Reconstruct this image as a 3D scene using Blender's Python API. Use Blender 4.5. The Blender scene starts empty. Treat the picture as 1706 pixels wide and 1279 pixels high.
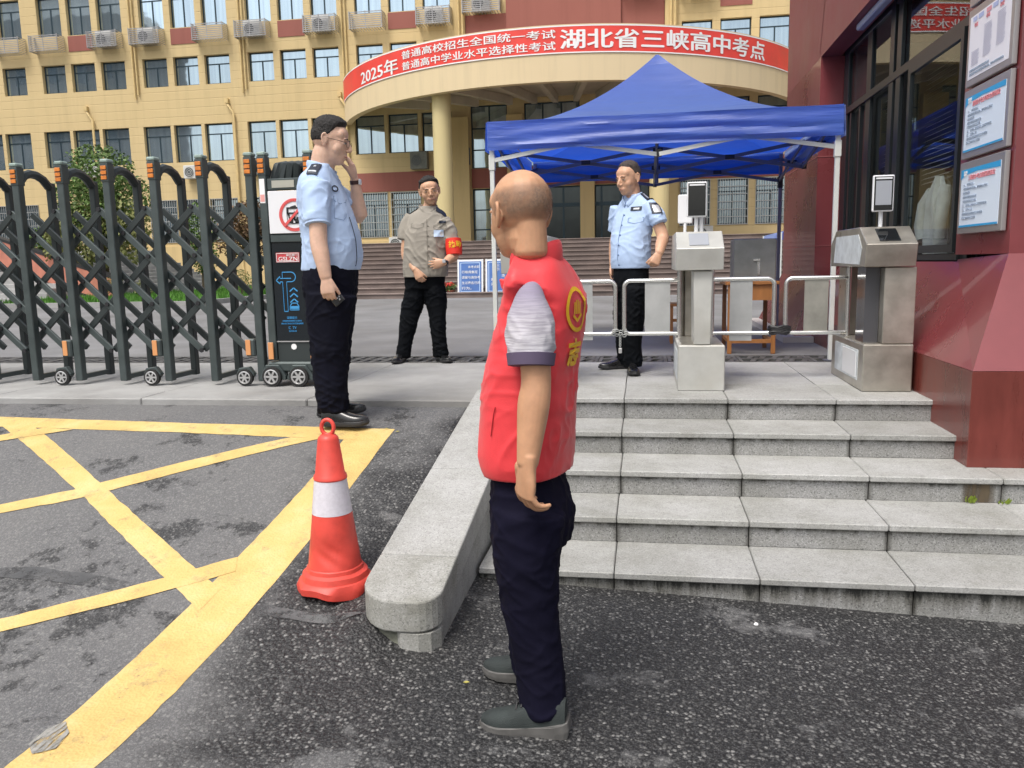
import bpy, math, random
import numpy as np
from mathutils import Vector, Matrix, noise
random.seed(7)
SC = bpy.context.scene
COL = SC.collection

# ---------------------------------------------------------------- camera, world, sun, exposure
cam_data = bpy.data.cameras.new('camera')
cam = bpy.data.objects.new('camera', cam_data); COL.objects.link(cam)
cam_data.sensor_width = 36.0
cam_data.lens = 1350 / 1706 * 36.0
cam_data.clip_start = 0.05; cam_data.clip_end = 600
pitch, roll, yaw = math.atan(200 / 1350), math.radians(-1.2), math.radians(9.4)
f0 = Vector((-math.sin(yaw), math.cos(yaw), 0)); r0 = Vector((math.cos(yaw), math.sin(yaw), 0)); zz = Vector((0, 0, 1))
fw = f0 * math.cos(pitch) - zz * math.sin(pitch); upv = zz * math.cos(pitch) + f0 * math.sin(pitch)
Rr = r0 * math.cos(roll) + upv * math.sin(roll); Uu = upv * math.cos(roll) - r0 * math.sin(roll)
m = Matrix((Rr, Uu, -fw)).transposed().to_4x4(); m.translation = Vector((0, 0, 1.5))
cam.matrix_world = m
SC.camera = cam

world = bpy.data.worlds.new('World'); SC.world = world; world.use_nodes = True
wn = world.node_tree.nodes; wl = world.node_tree.links; wn.clear()
sky = wn.new('ShaderNodeTexSky'); sky.sky_type = 'NISHITA'; sky.sun_disc = False
SUN_EL, SUN_AZ = math.radians(62), math.radians(205)      # azimuth clockwise from +Y: high, behind the camera and a little left
sky.sun_elevation = SUN_EL; sky.sun_rotation = SUN_AZ
sky.altitude = 0; sky.air_density = 1.3; sky.dust_density = 6.0; sky.ozone_density = 1.0
bg = wn.new('ShaderNodeBackground'); bg.inputs['Strength'].default_value = 0.135
hs = wn.new('ShaderNodeHueSaturation'); hs.inputs['Saturation'].default_value = 0.45
wo = wn.new('ShaderNodeOutputWorld')
wl.new(sky.outputs[0], hs.inputs['Color']); wl.new(hs.outputs[0], bg.inputs[0]); wl.new(bg.outputs[0], wo.inputs[0])
sd = bpy.data.lights.new('sun', 'SUN'); sd.energy = 1.25; sd.angle = math.radians(20); sd.color = (1.0, .965, .91)
so = bpy.data.objects.new('sun', sd); COL.objects.link(so)
sdir = Vector((math.sin(SUN_AZ) * math.cos(SUN_EL), math.cos(SUN_AZ) * math.cos(SUN_EL), math.sin(SUN_EL)))
so.rotation_euler = sdir.to_track_quat('Z', 'Y').to_euler(); so.location = (0, -10, 40)
SC.view_settings.view_transform = 'Standard'; SC.view_settings.look = 'None'
SC.view_settings.exposure = 0.56; SC.view_settings.gamma = 1.0
SC.view_settings.use_curve_mapping = False
SC.render.engine = 'CYCLES'
SC.cycles.max_bounces = 8; SC.cycles.diffuse_bounces = 3; SC.cycles.glossy_bounces = 4; SC.cycles.transmission_bounces = 6
SC.cycles.transparent_max_bounces = 8
SC.cycles.use_denoising = True

# ---------------------------------------------------------------- materials
MATS = {}
def mat(name, col, rough=.6, metal=0., var=.0, vs=4., bump=0., bs=80., spec=.5, col2=None, coat=0., dirt=0., ds=1.5, sheen=0., alpha=None, emit=None, stretch=None, detail=5):
    """principled material; var mixes in darker / lighter noise patches, dirt a large scale stain, bump a fine relief"""
    if name in MATS: return MATS[name]
    M = bpy.data.materials.new(name); M.use_nodes = True; MATS[name] = M
    n = M.node_tree.nodes; l = M.node_tree.links
    b = n['Principled BSDF']
    b.inputs['Roughness'].default_value = rough; b.inputs['Metallic'].default_value = metal
    b.inputs['Specular IOR Level'].default_value = spec; b.inputs['Coat Weight'].default_value = coat
    b.inputs['Sheen Weight'].default_value = sheen
    c = (*col, 1); b.inputs['Base Color'].default_value = c
    M.diffuse_color = c
    tc = n.new('ShaderNodeTexCoord')
    src = tc.outputs['Object']
    if stretch:
        mp = n.new('ShaderNodeMapping'); mp.inputs['Scale'].default_value = stretch
        l.new(src, mp.inputs[0]); src = mp.outputs[0]
    last = None
    if var or col2:
        t = n.new('ShaderNodeTexNoise'); t.inputs['Scale'].default_value = vs; t.inputs['Detail'].default_value = detail; t.inputs['Roughness'].default_value = .62
        l.new(src, t.inputs['Vector'])
        r = n.new('ShaderNodeValToRGB'); r.color_ramp.elements[0].position = .36; r.color_ramp.elements[1].position = .64
        c2 = col2 if col2 else tuple(min(1, x * (1 + var)) for x in col)
        c1 = col if col2 else tuple(x * (1 - var) for x in col)
        r.color_ramp.elements[0].color = (*c1, 1); r.color_ramp.elements[1].color = (*c2, 1)
        l.new(t.outputs[0], r.inputs[0]); last = r.outputs[0]
        rr = n.new('ShaderNodeMapRange'); rr.inputs[1].default_value = .3; rr.inputs[2].default_value = .7
        rr.inputs[3].default_value = max(0, rough - .07); rr.inputs[4].default_value = min(1, rough + .07)
        l.new(t.outputs[0], rr.inputs[0]); l.new(rr.outputs[0], b.inputs['Roughness'])
    if dirt:
        t2 = n.new('ShaderNodeTexNoise'); t2.inputs['Scale'].default_value = ds; t2.inputs['Detail'].default_value = 8
        l.new(tc.outputs['Object'], t2.inputs['Vector'])
        r2 = n.new('ShaderNodeValToRGB'); r2.color_ramp.elements[0].position = .42; r2.color_ramp.elements[1].position = .7
        k = 1 - dirt
        r2.color_ramp.elements[0].color = (1, 1, 1, 1); r2.color_ramp.elements[1].color = (k, k * .98, k * .95, 1)
        l.new(t2.outputs[0], r2.inputs[0])
        mx = n.new('ShaderNodeMix'); mx.data_type = 'RGBA'; mx.blend_type = 'MULTIPLY'; mx.inputs[0].default_value = 1
        if last: l.new(last, mx.inputs[6])
        else: mx.inputs[6].default_value = c
        l.new(r2.outputs[0], mx.inputs[7]); last = mx.outputs[2]
    if last: l.new(last, b.inputs['Base Color'])
    if bump:
        t3 = n.new('ShaderNodeTexNoise'); t3.inputs['Scale'].default_value = bs; t3.inputs['Detail'].default_value = 4
        l.new(src, t3.inputs['Vector'])
        bp = n.new('ShaderNodeBump'); bp.inputs['Strength'].default_value = bump; bp.inputs['Distance'].default_value = .01
        l.new(t3.outputs[0], bp.inputs['Height']); l.new(bp.outputs[0], b.inputs['Normal'])
    if emit:
        b.inputs['Emission Color'].default_value = (*col, 1); b.inputs['Emission Strength'].default_value = emit
    return M

def ramp(n, l, fac, stops, interp='LINEAR'):
    r = n.new('ShaderNodeValToRGB'); r.color_ramp.interpolation = interp
    e = r.color_ramp.elements
    while len(e) < len(stops): e.new(.5)
    for x, (p, c) in zip(e, stops):
        x.position = p; x.color = (*c, 1) if len(c) == 3 else c
    l.new(fac, r.inputs[0]); return r.outputs[0]
def tex(n, l, kind, scale, src, **kw):
    t = n.new('ShaderNodeTex' + kind); t.inputs['Scale'].default_value = scale
    for k, v in kw.items():
        if k in t.inputs: t.inputs[k].default_value = v
        else: setattr(t, k, v)
    l.new(src, t.inputs['Vector']); return t
def mixc(n, l, fac, a, b, blend='MIX'):
    x = n.new('ShaderNodeMix'); x.data_type = 'RGBA'; x.blend_type = blend
    for s, v in ((0, fac), (6, a), (7, b)):
        if isinstance(v, (int, float)): x.inputs[s].default_value = v
        elif isinstance(v, tuple): x.inputs[s].default_value = (*v, 1)
        else: l.new(v, x.inputs[s])
    return x.outputs[2]
def math_(n, l, op, a, b=None):
    x = n.new('ShaderNodeMath'); x.operation = op
    for s, v in ((0, a), (1, b)):
        if v is None: continue
        if isinstance(v, (int, float)): x.inputs[s].default_value = v
        else: l.new(v, x.inputs[s])
    return x.outputs[0]

def asphalt_material():
    M = bpy.data.materials.new('asphalt'); M.use_nodes = True
    n = M.node_tree.nodes; l = M.node_tree.links; b = n['Principled BSDF']
    tc = n.new('ShaderNodeTexCoord'); s = tc.outputs['Object']
    big = tex(n, l, 'Noise', .9, s, Detail=7, Roughness=.62).outputs[0]
    sx = n.new('ShaderNodeSeparateXYZ'); l.new(s, sx.inputs[0])
    # coarse dark wearing course to the right and in front of the cheek, finer grey one on the ramp
    edge = math_(n, l, 'ADD', sx.outputs[0], math_(n, l, 'MULTIPLY', math_(n, l, 'SUBTRACT', big, .5), 3.4))
    dk = n.new('ShaderNodeMapRange'); dk.interpolation_type = 'SMOOTHSTEP'
    l.new(edge, dk.inputs[0]); dk.inputs[1].default_value = -1.75; dk.inputs[2].default_value = -1.05
    # worn patches inside the dark course
    pat = tex(n, l, 'Noise', 1.7, s, Detail=9, Roughness=.7).outputs[0]
    worn = ramp(n, l, pat, [(.56, (0, 0, 0)), (.62, (1, 1, 1))])
    dark = math_(n, l, 'MULTIPLY', dk.outputs[0], math_(n, l, 'SUBTRACT', 1, math_(n, l, 'MULTIPLY', worn, .75)))
    pat2 = tex(n, l, 'Noise', 2.3, s, Detail=10, Roughness=.75).outputs[0]
    spots = ramp(n, l, pat2, [(.555, (0, 0, 0)), (.60, (1, 1, 1))])
    dark = math_(n, l, 'MAXIMUM', dark, math_(n, l, 'MULTIPLY', spots, .8))
    # stones
    wob = tex(n, l, 'Noise', 60, s, Detail=2)
    warp = n.new('ShaderNodeVectorMath'); warp.operation = 'MULTIPLY_ADD'
    l.new(wob.outputs['Color'], warp.inputs[0]); warp.inputs[1].default_value = (.012, .012, .012); l.new(s, warp.inputs[2])
    vo = tex(n, l, 'Voronoi', 68, warp.outputs[0])
    vo2 = tex(n, l, 'Voronoi', 170, warp.outputs[0])
    rnd = n.new('ShaderNodeSeparateColor'); l.new(vo.outputs['Color'], rnd.inputs[0])
    rnd2 = n.new('ShaderNodeSeparateColor'); l.new(vo2.outputs['Color'], rnd2.inputs[0])
    stone = math_(n, l, 'MULTIPLY', ramp(n, l, vo.outputs['Distance'], [(.34, (1, 1, 1)), (.52, (0, 0, 0))]), ramp(n, l, rnd.outputs[0], [(.38, (0, 0, 0)), (.85, (1, 1, 1))]))
    fine = math_(n, l, 'MULTIPLY', ramp(n, l, vo2.outputs['Distance'], [(.25, (1, 1, 1)), (.6, (0, 0, 0))]), ramp(n, l, rnd2.outputs[0], [(.35, (0, 0, 0)), (.6, (1, 1, 1))]))
    stonec = mixc(n, l, rnd.outputs[1], (.05, .05, .05), (.23, .227, .22))
    darkc = mixc(n, l, stone, mixc(n, l, fine, (.013, .013, .014), (.075, .075, .076)), stonec)
    greyc = mixc(n, l, fine, (.105, .105, .108), (.185, .185, .188))
    greyc = mixc(n, l, math_(n, l, 'MULTIPLY', stone, .45), greyc, (.27, .27, .26))
    greyc = mixc(n, l, ramp(n, l, big, [(.35, (0, 0, 0)), (.7, (1, 1, 1))]), greyc, mixc(n, l, .35, greyc, (.20, .195, .185)))
    l.new(mixc(n, l, dark, greyc, darkc), b.inputs['Base Color'])
    # smooth tar seam crossing the lane
    b.inputs['Roughness'].default_value = .78
    l.new(math_(n, l, 'SUBTRACT', .85, math_(n, l, 'MULTIPLY', dark, .25)), b.inputs['Roughness'])
    h = math_(n, l, 'ADD', math_(n, l, 'MULTIPLY', math_(n, l, 'SUBTRACT', 1, vo.outputs['Distance']), math_(n, l, 'ADD', .35, math_(n, l, 'MULTIPLY', dark, .9))),
              math_(n, l, 'MULTIPLY', math_(n, l, 'SUBTRACT', 1, vo2.outputs['Distance']), .3))
    bp = n.new('ShaderNodeBump'); bp.inputs['Strength'].default_value = .9; bp.inputs['Distance'].default_value = .006
    l.new(h, bp.inputs['Height']); l.new(bp.outputs[0], b.inputs['Normal'])
    return M

def granite(name, base, dark, light, bump=.25, stain=.25, drip=False):
    M = bpy.data.materials.new(name); M.use_nodes = True
    n = M.node_tree.nodes; l = M.node_tree.links; b = n['Principled BSDF']
    tc = n.new('ShaderNodeTexCoord'); gm = n.new('ShaderNodeNewGeometry'); s = gm.outputs['Position']
    v = tex(n, l, 'Voronoi', 210, s); rc = n.new('ShaderNodeSeparateColor'); l.new(v.outputs['Color'], rc.inputs[0])
    c = ramp(n, l, rc.outputs[0], [(0, dark), (.22, base), (.75, base), (1, light)])
    oi = n.new('ShaderNodeObjectInfo')
    tone = n.new('ShaderNodeMapRange'); l.new(oi.outputs['Random'], tone.inputs[0]); tone.inputs[3].default_value = .86; tone.inputs[4].default_value = 1.06
    c = mixc(n, l, 1.0, c, tone.outputs[0], 'MULTIPLY')
    st = tex(n, l, 'Noise', 2.6, s, Detail=8, Roughness=.65).outputs[0]
    c = mixc(n, l, 1.0, c, ramp(n, l, st, [(.4, (1, 1, 1)), (.72, (1 - stain, 1 - stain, 1 - stain * 1.15))]), 'MULTIPLY')
    st2 = tex(n, l, 'Noise', 19, s, Detail=6, Roughness=.7).outputs[0]
    c = mixc(n, l, 1.0, c, ramp(n, l, st2, [(.5, (1, 1, 1)), (.75, (.82, .82, .80))]), 'MULTIPLY')
    if drip:   # dirt washed down from the nosing joint above
        g = n.new('ShaderNodeSeparateXYZ'); l.new(tc.outputs['Generated'], g.inputs[0])
        mp = n.new('ShaderNodeMapping'); mp.inputs['Scale'].default_value = (16, 16, 2.5); l.new(s, mp.inputs[0])
        nz = tex(n, l, 'Noise', 1, mp.outputs[0], Detail=6, Roughness=.7).outputs[0]
        top = math_(n, l, 'ADD', g.outputs[2], math_(n, l, 'MULTIPLY', math_(n, l, 'SUBTRACT', nz, .5), .7))
        c = mixc(n, l, 1.0, c, ramp(n, l, top, [(.80, (1, 1, 1)), (.94, (.5, .49, .46)), (1.0, (.12, .12, .11))]), 'MULTIPLY')
        ex = math_(n, l, 'ABSOLUTE', math_(n, l, 'SUBTRACT', g.outputs[0], .5))
        ex = math_(n, l, 'ADD', ex, math_(n, l, 'MULTIPLY', math_(n, l, 'SUBTRACT', nz, .5), .05))
        c = mixc(n, l, 1.0, c, ramp(n, l, ex, [(.465, (1, 1, 1)), (.5, (.35, .34, .32))]), 'MULTIPLY')
    l.new(c, b.inputs['Base Color']); b.inputs['Roughness'].default_value = .72
    nb = tex(n, l, 'Noise', 160, s, Detail=3).outputs[0]
    bp = n.new('ShaderNodeBump'); bp.inputs['Strength'].default_value = bump; bp.inputs['Distance'].default_value = .004
    l.new(nb, bp.inputs['Height']); l.new(bp.outputs[0], b.inputs['Normal'])
    return M

def paint_material():
    M = bpy.data.materials.new('yellow_road_paint'); M.use_nodes = True
    n = M.node_tree.nodes; l = M.node_tree.links; b = n['Principled BSDF']
    s = n.new('ShaderNodeNewGeometry').outputs['Position']
    a = tex(n, l, 'Noise', 3.2, s, Detail=8, Roughness=.7).outputs[0]
    c = ramp(n, l, a, [(.3, (.50, .345, .12)), (.5, (.61, .43, .155)), (.7, (.65, .50, .23))])
    d = tex(n, l, 'Noise', 9, s, Detail=10, Roughness=.78).outputs[0]
    c = mixc(n, l, ramp(n, l, d, [(.54, (0, 0, 0)), (.70, (1, 1, 1))]), c, mixc(n, l, .6, c, (.14, .13, .11)))
    l.new(c, b.inputs['Base Color']); b.inputs['Roughness'].default_value = .7
    # chips where the asphalt shows through
    vo = tex(n, l, 'Noise', 120, s, Detail=4, Roughness=.7).outputs[0]
    k = math_(n, l, 'ADD', vo, math_(n, l, 'MULTIPLY', math_(n, l, 'SUBTRACT', d, .5), .5))
    al = ramp(n, l, k, [(.69, (1, 1, 1)), (.71, (0, 0, 0))])
    l.new(al, b.inputs['Alpha'])
    bp = n.new('ShaderNodeBump'); bp.inputs['Strength'].default_value = .55; bp.inputs['Distance'].default_value = .004
    l.new(tex(n, l, 'Voronoi', 85, s).outputs['Distance'], bp.inputs['Height']); l.new(bp.outputs[0], b.inputs['Normal'])
    return M

def wall_material(name, c1, c2, lines=True, stain=.15, grain=True):
    """rendered wall scored into horizontal boards"""
    M = bpy.data.materials.new(name); M.use_nodes = True
    n = M.node_tree.nodes; l = M.node_tree.links; b = n['Principled BSDF']
    s = n.new('ShaderNodeNewGeometry').outputs['Position']
    a = tex(n, l, 'Noise', .35, s, Detail=8, Roughness=.6).outputs[0]
    c = mixc(n, l, a, c1, c2)
    mp = n.new('ShaderNodeMapping'); mp.inputs['Scale'].default_value = (2.2, 2.2, .12); l.new(s, mp.inputs[0])
    st = tex(n, l, 'Noise', 1, mp.outputs[0], Detail=7, Roughness=.65).outputs[0]
    c = mixc(n, l, 1.0, c, ramp(n, l, st, [(.48, (1, 1, 1)), (.8, (1 - stain, 1 - stain, 1 - stain))]), 'MULTIPLY')
    if lines:
        x = n.new('ShaderNodeSeparateXYZ'); l.new(s, x.inputs[0])
        fr = math_(n, l, 'FRACT', math_(n, l, 'MULTIPLY', x.outputs[2], 1 / .46))
        ln = ramp(n, l, fr, [(0, (.0, .0, .0)), (.045, (1, 1, 1)), (.955, (1, 1, 1)), (1, (0, 0, 0))])
        bp = n.new('ShaderNodeBump'); bp.inputs['Strength'].default_value = .45; bp.inputs['Distance'].default_value = .03
        l.new(ln, bp.inputs['Height']); l.new(bp.outputs[0], b.inputs['Normal'])
        c = mixc(n, l, 1.0, c, ramp(n, l, fr, [(0, (.93, .92, .90)), (.05, (1, 1, 1)), (.95, (1, 1, 1)), (1, (.93, .92, .90))]), 'MULTIPLY')
    l.new(c, b.inputs['Base Color']); b.inputs['Roughness'].default_value = .75
    return M

def glass_material(name, tint, rough=.03, metal=.85, var=.12):
    """mirror-coated window glass with slightly uneven panes"""
    M = bpy.data.materials.new(name); M.use_nodes = True
    n = M.node_tree.nodes; l = M.node_tree.links; b = n['Principled BSDF']
    oi = n.new('ShaderNodeObjectInfo')
    mr = n.new('ShaderNodeMapRange'); l.new(oi.outputs['Random'], mr.inputs[0]); mr.inputs[3].default_value = 1 - var; mr.inputs[4].default_value = 1 + var
    s = n.new('ShaderNodeNewGeometry').outputs['Position']
    # curtains faintly seen behind the coating
    mp = n.new('ShaderNodeMapping'); mp.inputs['Scale'].default_value = (5, 5, .15); l.new(s, mp.inputs[0])
    cu = tex(n, l, 'Noise', 1, mp.outputs[0], Detail=4).outputs[0]
    c = mixc(n, l, 1.0, tint, mr.outputs[0], 'MULTIPLY')
    c = mixc(n, l, 1.0, c, ramp(n, l, cu, [(.35, (.86, .86, .88)), (.6, (1, 1, 1))]), 'MULTIPLY')
    l.new(c, b.inputs['Base Color']); b.inputs['Metallic'].default_value = metal; b.inputs['Roughness'].default_value = rough
    nz = tex(n, l, 'Noise', .7, s, Detail=2).outputs[0]
    bp = n.new('ShaderNodeBump'); bp.inputs['Strength'].default_value = .03; bp.inputs['Distance'].default_value = .2
    l.new(nz, bp.inputs['Height']); l.new(bp.outputs[0], b.inputs['Normal'])
    return M

def clear_glass(name, tint=(.8, .85, .85), alpha=.35):
    """thin pane: mirror reflection over a see-through tint"""
    M = bpy.data.materials.new(name); M.use_nodes = True
    n = M.node_tree.nodes; l = M.node_tree.links; n.remove(n['Principled BSDF'])
    tr = n.new('ShaderNodeBsdfTransparent'); tr.inputs[0].default_value = (*tint, 1)
    gl = n.new('ShaderNodeBsdfGlossy'); gl.inputs['Roughness'].default_value = .01; gl.inputs[0].default_value = (.9, .93, .95, 1)
    lw = n.new('ShaderNodeLayerWeight'); lw.inputs['Blend'].default_value = .25
    mr = n.new('ShaderNodeMapRange'); l.new(lw.outputs['Fresnel'], mr.inputs[0]); mr.inputs[3].default_value = alpha; mr.inputs[4].default_value = .62
    mx = n.new('ShaderNodeMixShader'); l.new(mr.outputs[0], mx.inputs[0]); l.new(tr.outputs[0], mx.inputs[1]); l.new(gl.outputs[0], mx.inputs[2])
    l.new(mx.outputs[0], n['Material Output'].inputs[0])
    return M

# ---------------------------------------------------------------- mesh helpers
def wloc(o):
    v = Vector((0, 0, 0))
    while o: v += Vector(o.location); o = o.parent
    return v
class MB:
    """collects shapes in world coordinates, then links them as one mesh object below its parent"""
    def __init__(s): s.v = []; s.f = []
    def add(s, vs, fs):
        k = len(s.v); s.v += [tuple(p) for p in vs]; s.f += [tuple(i + k for i in f) for f in fs]; return s
    def box(s, x0, x1, y0, y1, z0, z1):
        return s.add([(x0, y0, z0), (x1, y0, z0), (x1, y1, z0), (x0, y1, z0), (x0, y0, z1), (x1, y0, z1), (x1, y1, z1), (x0, y1, z1)],
                     [(0, 3, 2, 1), (4, 5, 6, 7), (0, 1, 5, 4), (1, 2, 6, 5), (2, 3, 7, 6), (3, 0, 4, 7)])
    def obox(s, c, sx, sy, sz, M=None):
        """box about c with half sizes, turned by matrix M"""
        M = M or Matrix.Identity(3); c = Vector(c)
        vs = [c + M @ Vector((a * sx, b * sy, d * sz)) for d in (-1, 1) for a, b in ((-1, -1), (1, -1), (1, 1), (-1, 1))]
        return s.add(vs, [(0, 3, 2, 1), (4, 5, 6, 7), (0, 1, 5, 4), (1, 2, 6, 5), (2, 3, 7, 6), (3, 0, 4, 7)])
    def bar(s, p, q, w, h, up=(0, 0, 1)):
        """square bar from p to q, w across, h along up"""
        p, q = Vector(p), Vector(q); d = (q - p).normalized(); up = Vector(up)
        sd_ = d.cross(up)
        if sd_.length < 1e-4: sd_ = d.cross(Vector((0, 1, 0)))
        sd_.normalize(); u = sd_.cross(d)
        a, b = sd_ * w / 2, u * h / 2
        vs = [p - a - b, p + a - b, p + a + b, p - a + b, q - a - b, q + a - b, q + a + b, q - a + b]
        return s.add(vs, [(0, 1, 2, 3), (7, 6, 5, 4), (4, 5, 1, 0), (5, 6, 2, 1), (6, 7, 3, 2), (7, 4, 0, 3)])
    def tube(s, pts, r, n=10, closed=False, cap=True):
        pts = [Vector(p) for p in pts]; rs = r if isinstance(r, (list, tuple)) else [r] * len(pts)
        N = len(pts); rings = []; prev = None
        for i, p in enumerate(pts):
            a = pts[i - 1] if (i or closed) else p; b = pts[(i + 1) % N] if (i < N - 1 or closed) else p
            d = (b - a).normalized()
            if prev is None:
                x = d.cross(Vector((0, 0, 1)))
                if x.length < 1e-3: x = d.cross(Vector((0, 1, 0)))
            else: x = prev - d * prev.dot(d)
            x.normalize(); prev = x; y = d.cross(x)
            rings.append([p + (x * math.cos(t) + y * math.sin(t)) * rs[i] for t in [2 * math.pi * k / n for k in range(n)]])
        vs = [v for rg in rings for v in rg]; fs = []
        for i in range(N if closed else N - 1):
            j = (i + 1) % N
            for k in range(n):
                k2 = (k + 1) % n; fs.append((i * n + k, i * n + k2, j * n + k2, j * n + k))
        if cap and not closed: fs += [tuple(range(n - 1, -1, -1)), tuple(range((N - 1) * n, N * n))]
        return s.add(vs, fs)
    def lathe(s, c, prof, n=24, cap=True):
        """profile [(r, z)...] turned about the vertical through c"""
        c = Vector(c); vs = []; fs = []
        for r, z in prof:
            vs += [c + Vector((r * math.cos(2 * math.pi * k / n), r * math.sin(2 * math.pi * k / n), z)) for k in range(n)]
        for i in range(len(prof) - 1):
            for k in range(n):
                k2 = (k + 1) % n; fs.append((i * n + k, i * n + k2, (i + 1) * n + k2, (i + 1) * n + k))
        if cap: fs += [tuple(range(n - 1, -1, -1)), tuple(range((len(prof) - 1) * n, len(prof) * n))]
        return s.add(vs, fs)
    def prism(s, pts, d):
        """polygon pts pushed along d"""
        pts = [Vector(p) for p in pts]; d = Vector(d); n = len(pts)
        nrm = (pts[1] - pts[0]).cross(pts[2] - pts[1])
        if nrm.dot(d) > 0: pts = pts[::-1]
        vs = pts + [p + d for p in pts]
        fs = [tuple(range(n)), tuple(range(2 * n - 1, n - 1, -1))] + [(i, n + i, n + (i + 1) % n, (i + 1) % n) for i in range(n)]
        return s.add(vs, fs)
    def quad(s, a, b, c, d): return s.add([a, b, c, d], [(0, 1, 2, 3)])
    def grid(s, P):
        """2-D array of points"""
        R, Cn = len(P), len(P[0])
        return s.add([p for r in P for p in r], [(i * Cn + j, i * Cn + j + 1, (i + 1) * Cn + j + 1, (i + 1) * Cn + j) for i in range(R - 1) for j in range(Cn - 1)])
    def build(s, name, material, parent=None, smooth=False, bevel=0., local=None, seg=1):
        o0 = wloc(parent) if parent else Vector((0, 0, 0))
        if local is not None: o0 = Vector(local)
        me = bpy.data.meshes.new(name)
        me.from_pydata([(p[0] - o0[0], p[1] - o0[1], p[2] - o0[2]) for p in s.v], [], s.f)
        if material: me.materials.append(material)
        if smooth:
            me.polygons.foreach_set('use_smooth', [True] * len(me.polygons))
            try: me.set_sharp_from_angle(angle=math.radians(38))
            except Exception: pass
        me.update()
        o = bpy.data.objects.new(name, me); COL.objects.link(o)
        if parent: o.parent = parent
        if local is not None: o.location = Vector(local) - (wloc(parent) if parent else Vector((0, 0, 0)))
        if bevel:
            md = o.modifiers.new('bevel', 'BEVEL'); md.width = bevel; md.segments = seg; md.limit_method = 'ANGLE'; md.angle_limit = math.radians(40)
        return o
def box_part(name, material, parent, x0, x1, y0, y1, z0, z1, bevel=0.):
    return MB().box(x0, x1, y0, y1, z0, z1).build(name, material, parent, bevel=bevel)
def tag(o, label=None, cat=None, group=None, kind=None):
    if label: o['label'] = label
    if cat: o['category'] = cat
    if group: o['group'] = group
    if kind: o['kind'] = kind
    return o
def thing(name, label, cat, loc=(0, 0, 0), group=None):
    o = bpy.data.objects.new(name, None); COL.objects.link(o); o.location = loc; o.empty_display_size = .2
    return tag(o, label, cat, group)
def structure(name, mb, material, **kw):
    o = mb.build(name, material, **kw); o['kind'] = 'structure'; return o
def children(o): return [c for c in list(COL.objects) if c.parent is o]
KIDS = {}
def copy_at(o, d, parent=None):
    """copy of a single part moved by d"""
    c = o.copy(); COL.objects.link(c); c.parent = parent if parent else o.parent
    c.location = Vector(o.location) + Vector(d); return c
def copy_tree(o, parent, kids):
    c = o.copy(); COL.objects.link(c); c.parent = parent
    for k in kids.get(o, []): copy_tree(k, c, kids)
    return c
def kid_map():
    m_ = {}
    for o in COL.objects:
        if o.parent: m_.setdefault(o.parent, []).append(o)
    return m_
def text_mesh(txt, size, bold=0., extrude=.002, align='LEFT', spacing=1.0, line=1.0, res=3):
    """flat lettering in the XY plane, as vertices and faces"""
    cu = bpy.data.curves.new('lettering', 'FONT'); cu.body = txt; cu.size = size; cu.offset = bold; cu.extrude = extrude
    cu.align_x = align; cu.space_character = spacing; cu.space_line = line; cu.resolution_u = res
    o = bpy.data.objects.new('lettering', cu); COL.objects.link(o)
    dg = bpy.context.evaluated_depsgraph_get(); me = bpy.data.meshes.new_from_object(o.evaluated_get(dg))
    vs = [v.co.copy() for v in me.vertices]; fs = [tuple(p.vertices) for p in me.polygons]
    bpy.data.objects.remove(o); bpy.data.curves.remove(cu); bpy.data.meshes.remove(me)
    return vs, fs
def text_on(mb, txt, origin, right, up, size, **kw):
    """lettering laid on the plane of right / up at origin; fit=(w,h) stretches it to that box"""
    fit = kw.pop('fit', None)
    vs, fs = text_mesh(txt, size, **kw)
    if not vs: return mb
    origin, right, up = Vector(origin), Vector(right).normalized(), Vector(up).normalized(); nn = right.cross(up)
    if fit:
        x0, x1 = min(v.x for v in vs), max(v.x for v in vs); y0, y1 = min(v.y for v in vs), max(v.y for v in vs)
        vs = [Vector(((v.x - x0) / (x1 - x0) * fit[0], (v.y - y0) / (y1 - y0) * fit[1], v.z)) for v in vs]
    return mb.add([origin + right * v.x + up * v.y + nn * v.z for v in vs], fs)
def ss(t): t = min(1., max(0., t)); return t * t * (3 - 2 * t)
# ================================================================ SETTING
PZ = .643                                     # level of the plaza, apron and gate platform
def gz(u, v):
    """height of the asphalt: a ramp up to the gate on the left, nearly level before the steps"""
    left = .60 * ss((v - 2.2) / 2.8)
    right = max(-.06, min(.05, .015 - .045 * u)) * ss((v - 1.2) / 2.2)
    w = ss((u + 1.12) / .36)
    return left * (1 - w) + right * w + .05 * math.exp(-((u + 1.10) / .10) ** 2 - ((v - 2.90) / .16) ** 2)
def axis(lo, a, b, hi, st, far=1.35):
    xs = [a + i * st for i in range(int(round((b - a) / st)) + 1)]
    d = st
    while xs[0] > lo: d *= far; xs.insert(0, xs[0] - d)
    d = st
    while xs[-1] < hi: d *= far; xs.append(xs[-1] + d)
    return xs
US = axis(-300, -8, 4, 300, .08); VS = axis(-300, -1, 5.4, 300, .08)
grd = MB().grid([[(u, v, gz(u, v)) for u in US] for v in VS])
ASPH = asphalt_material()
go = grd.build('ground', ASPH, smooth=True); go['kind'] = 'structure'

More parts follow.
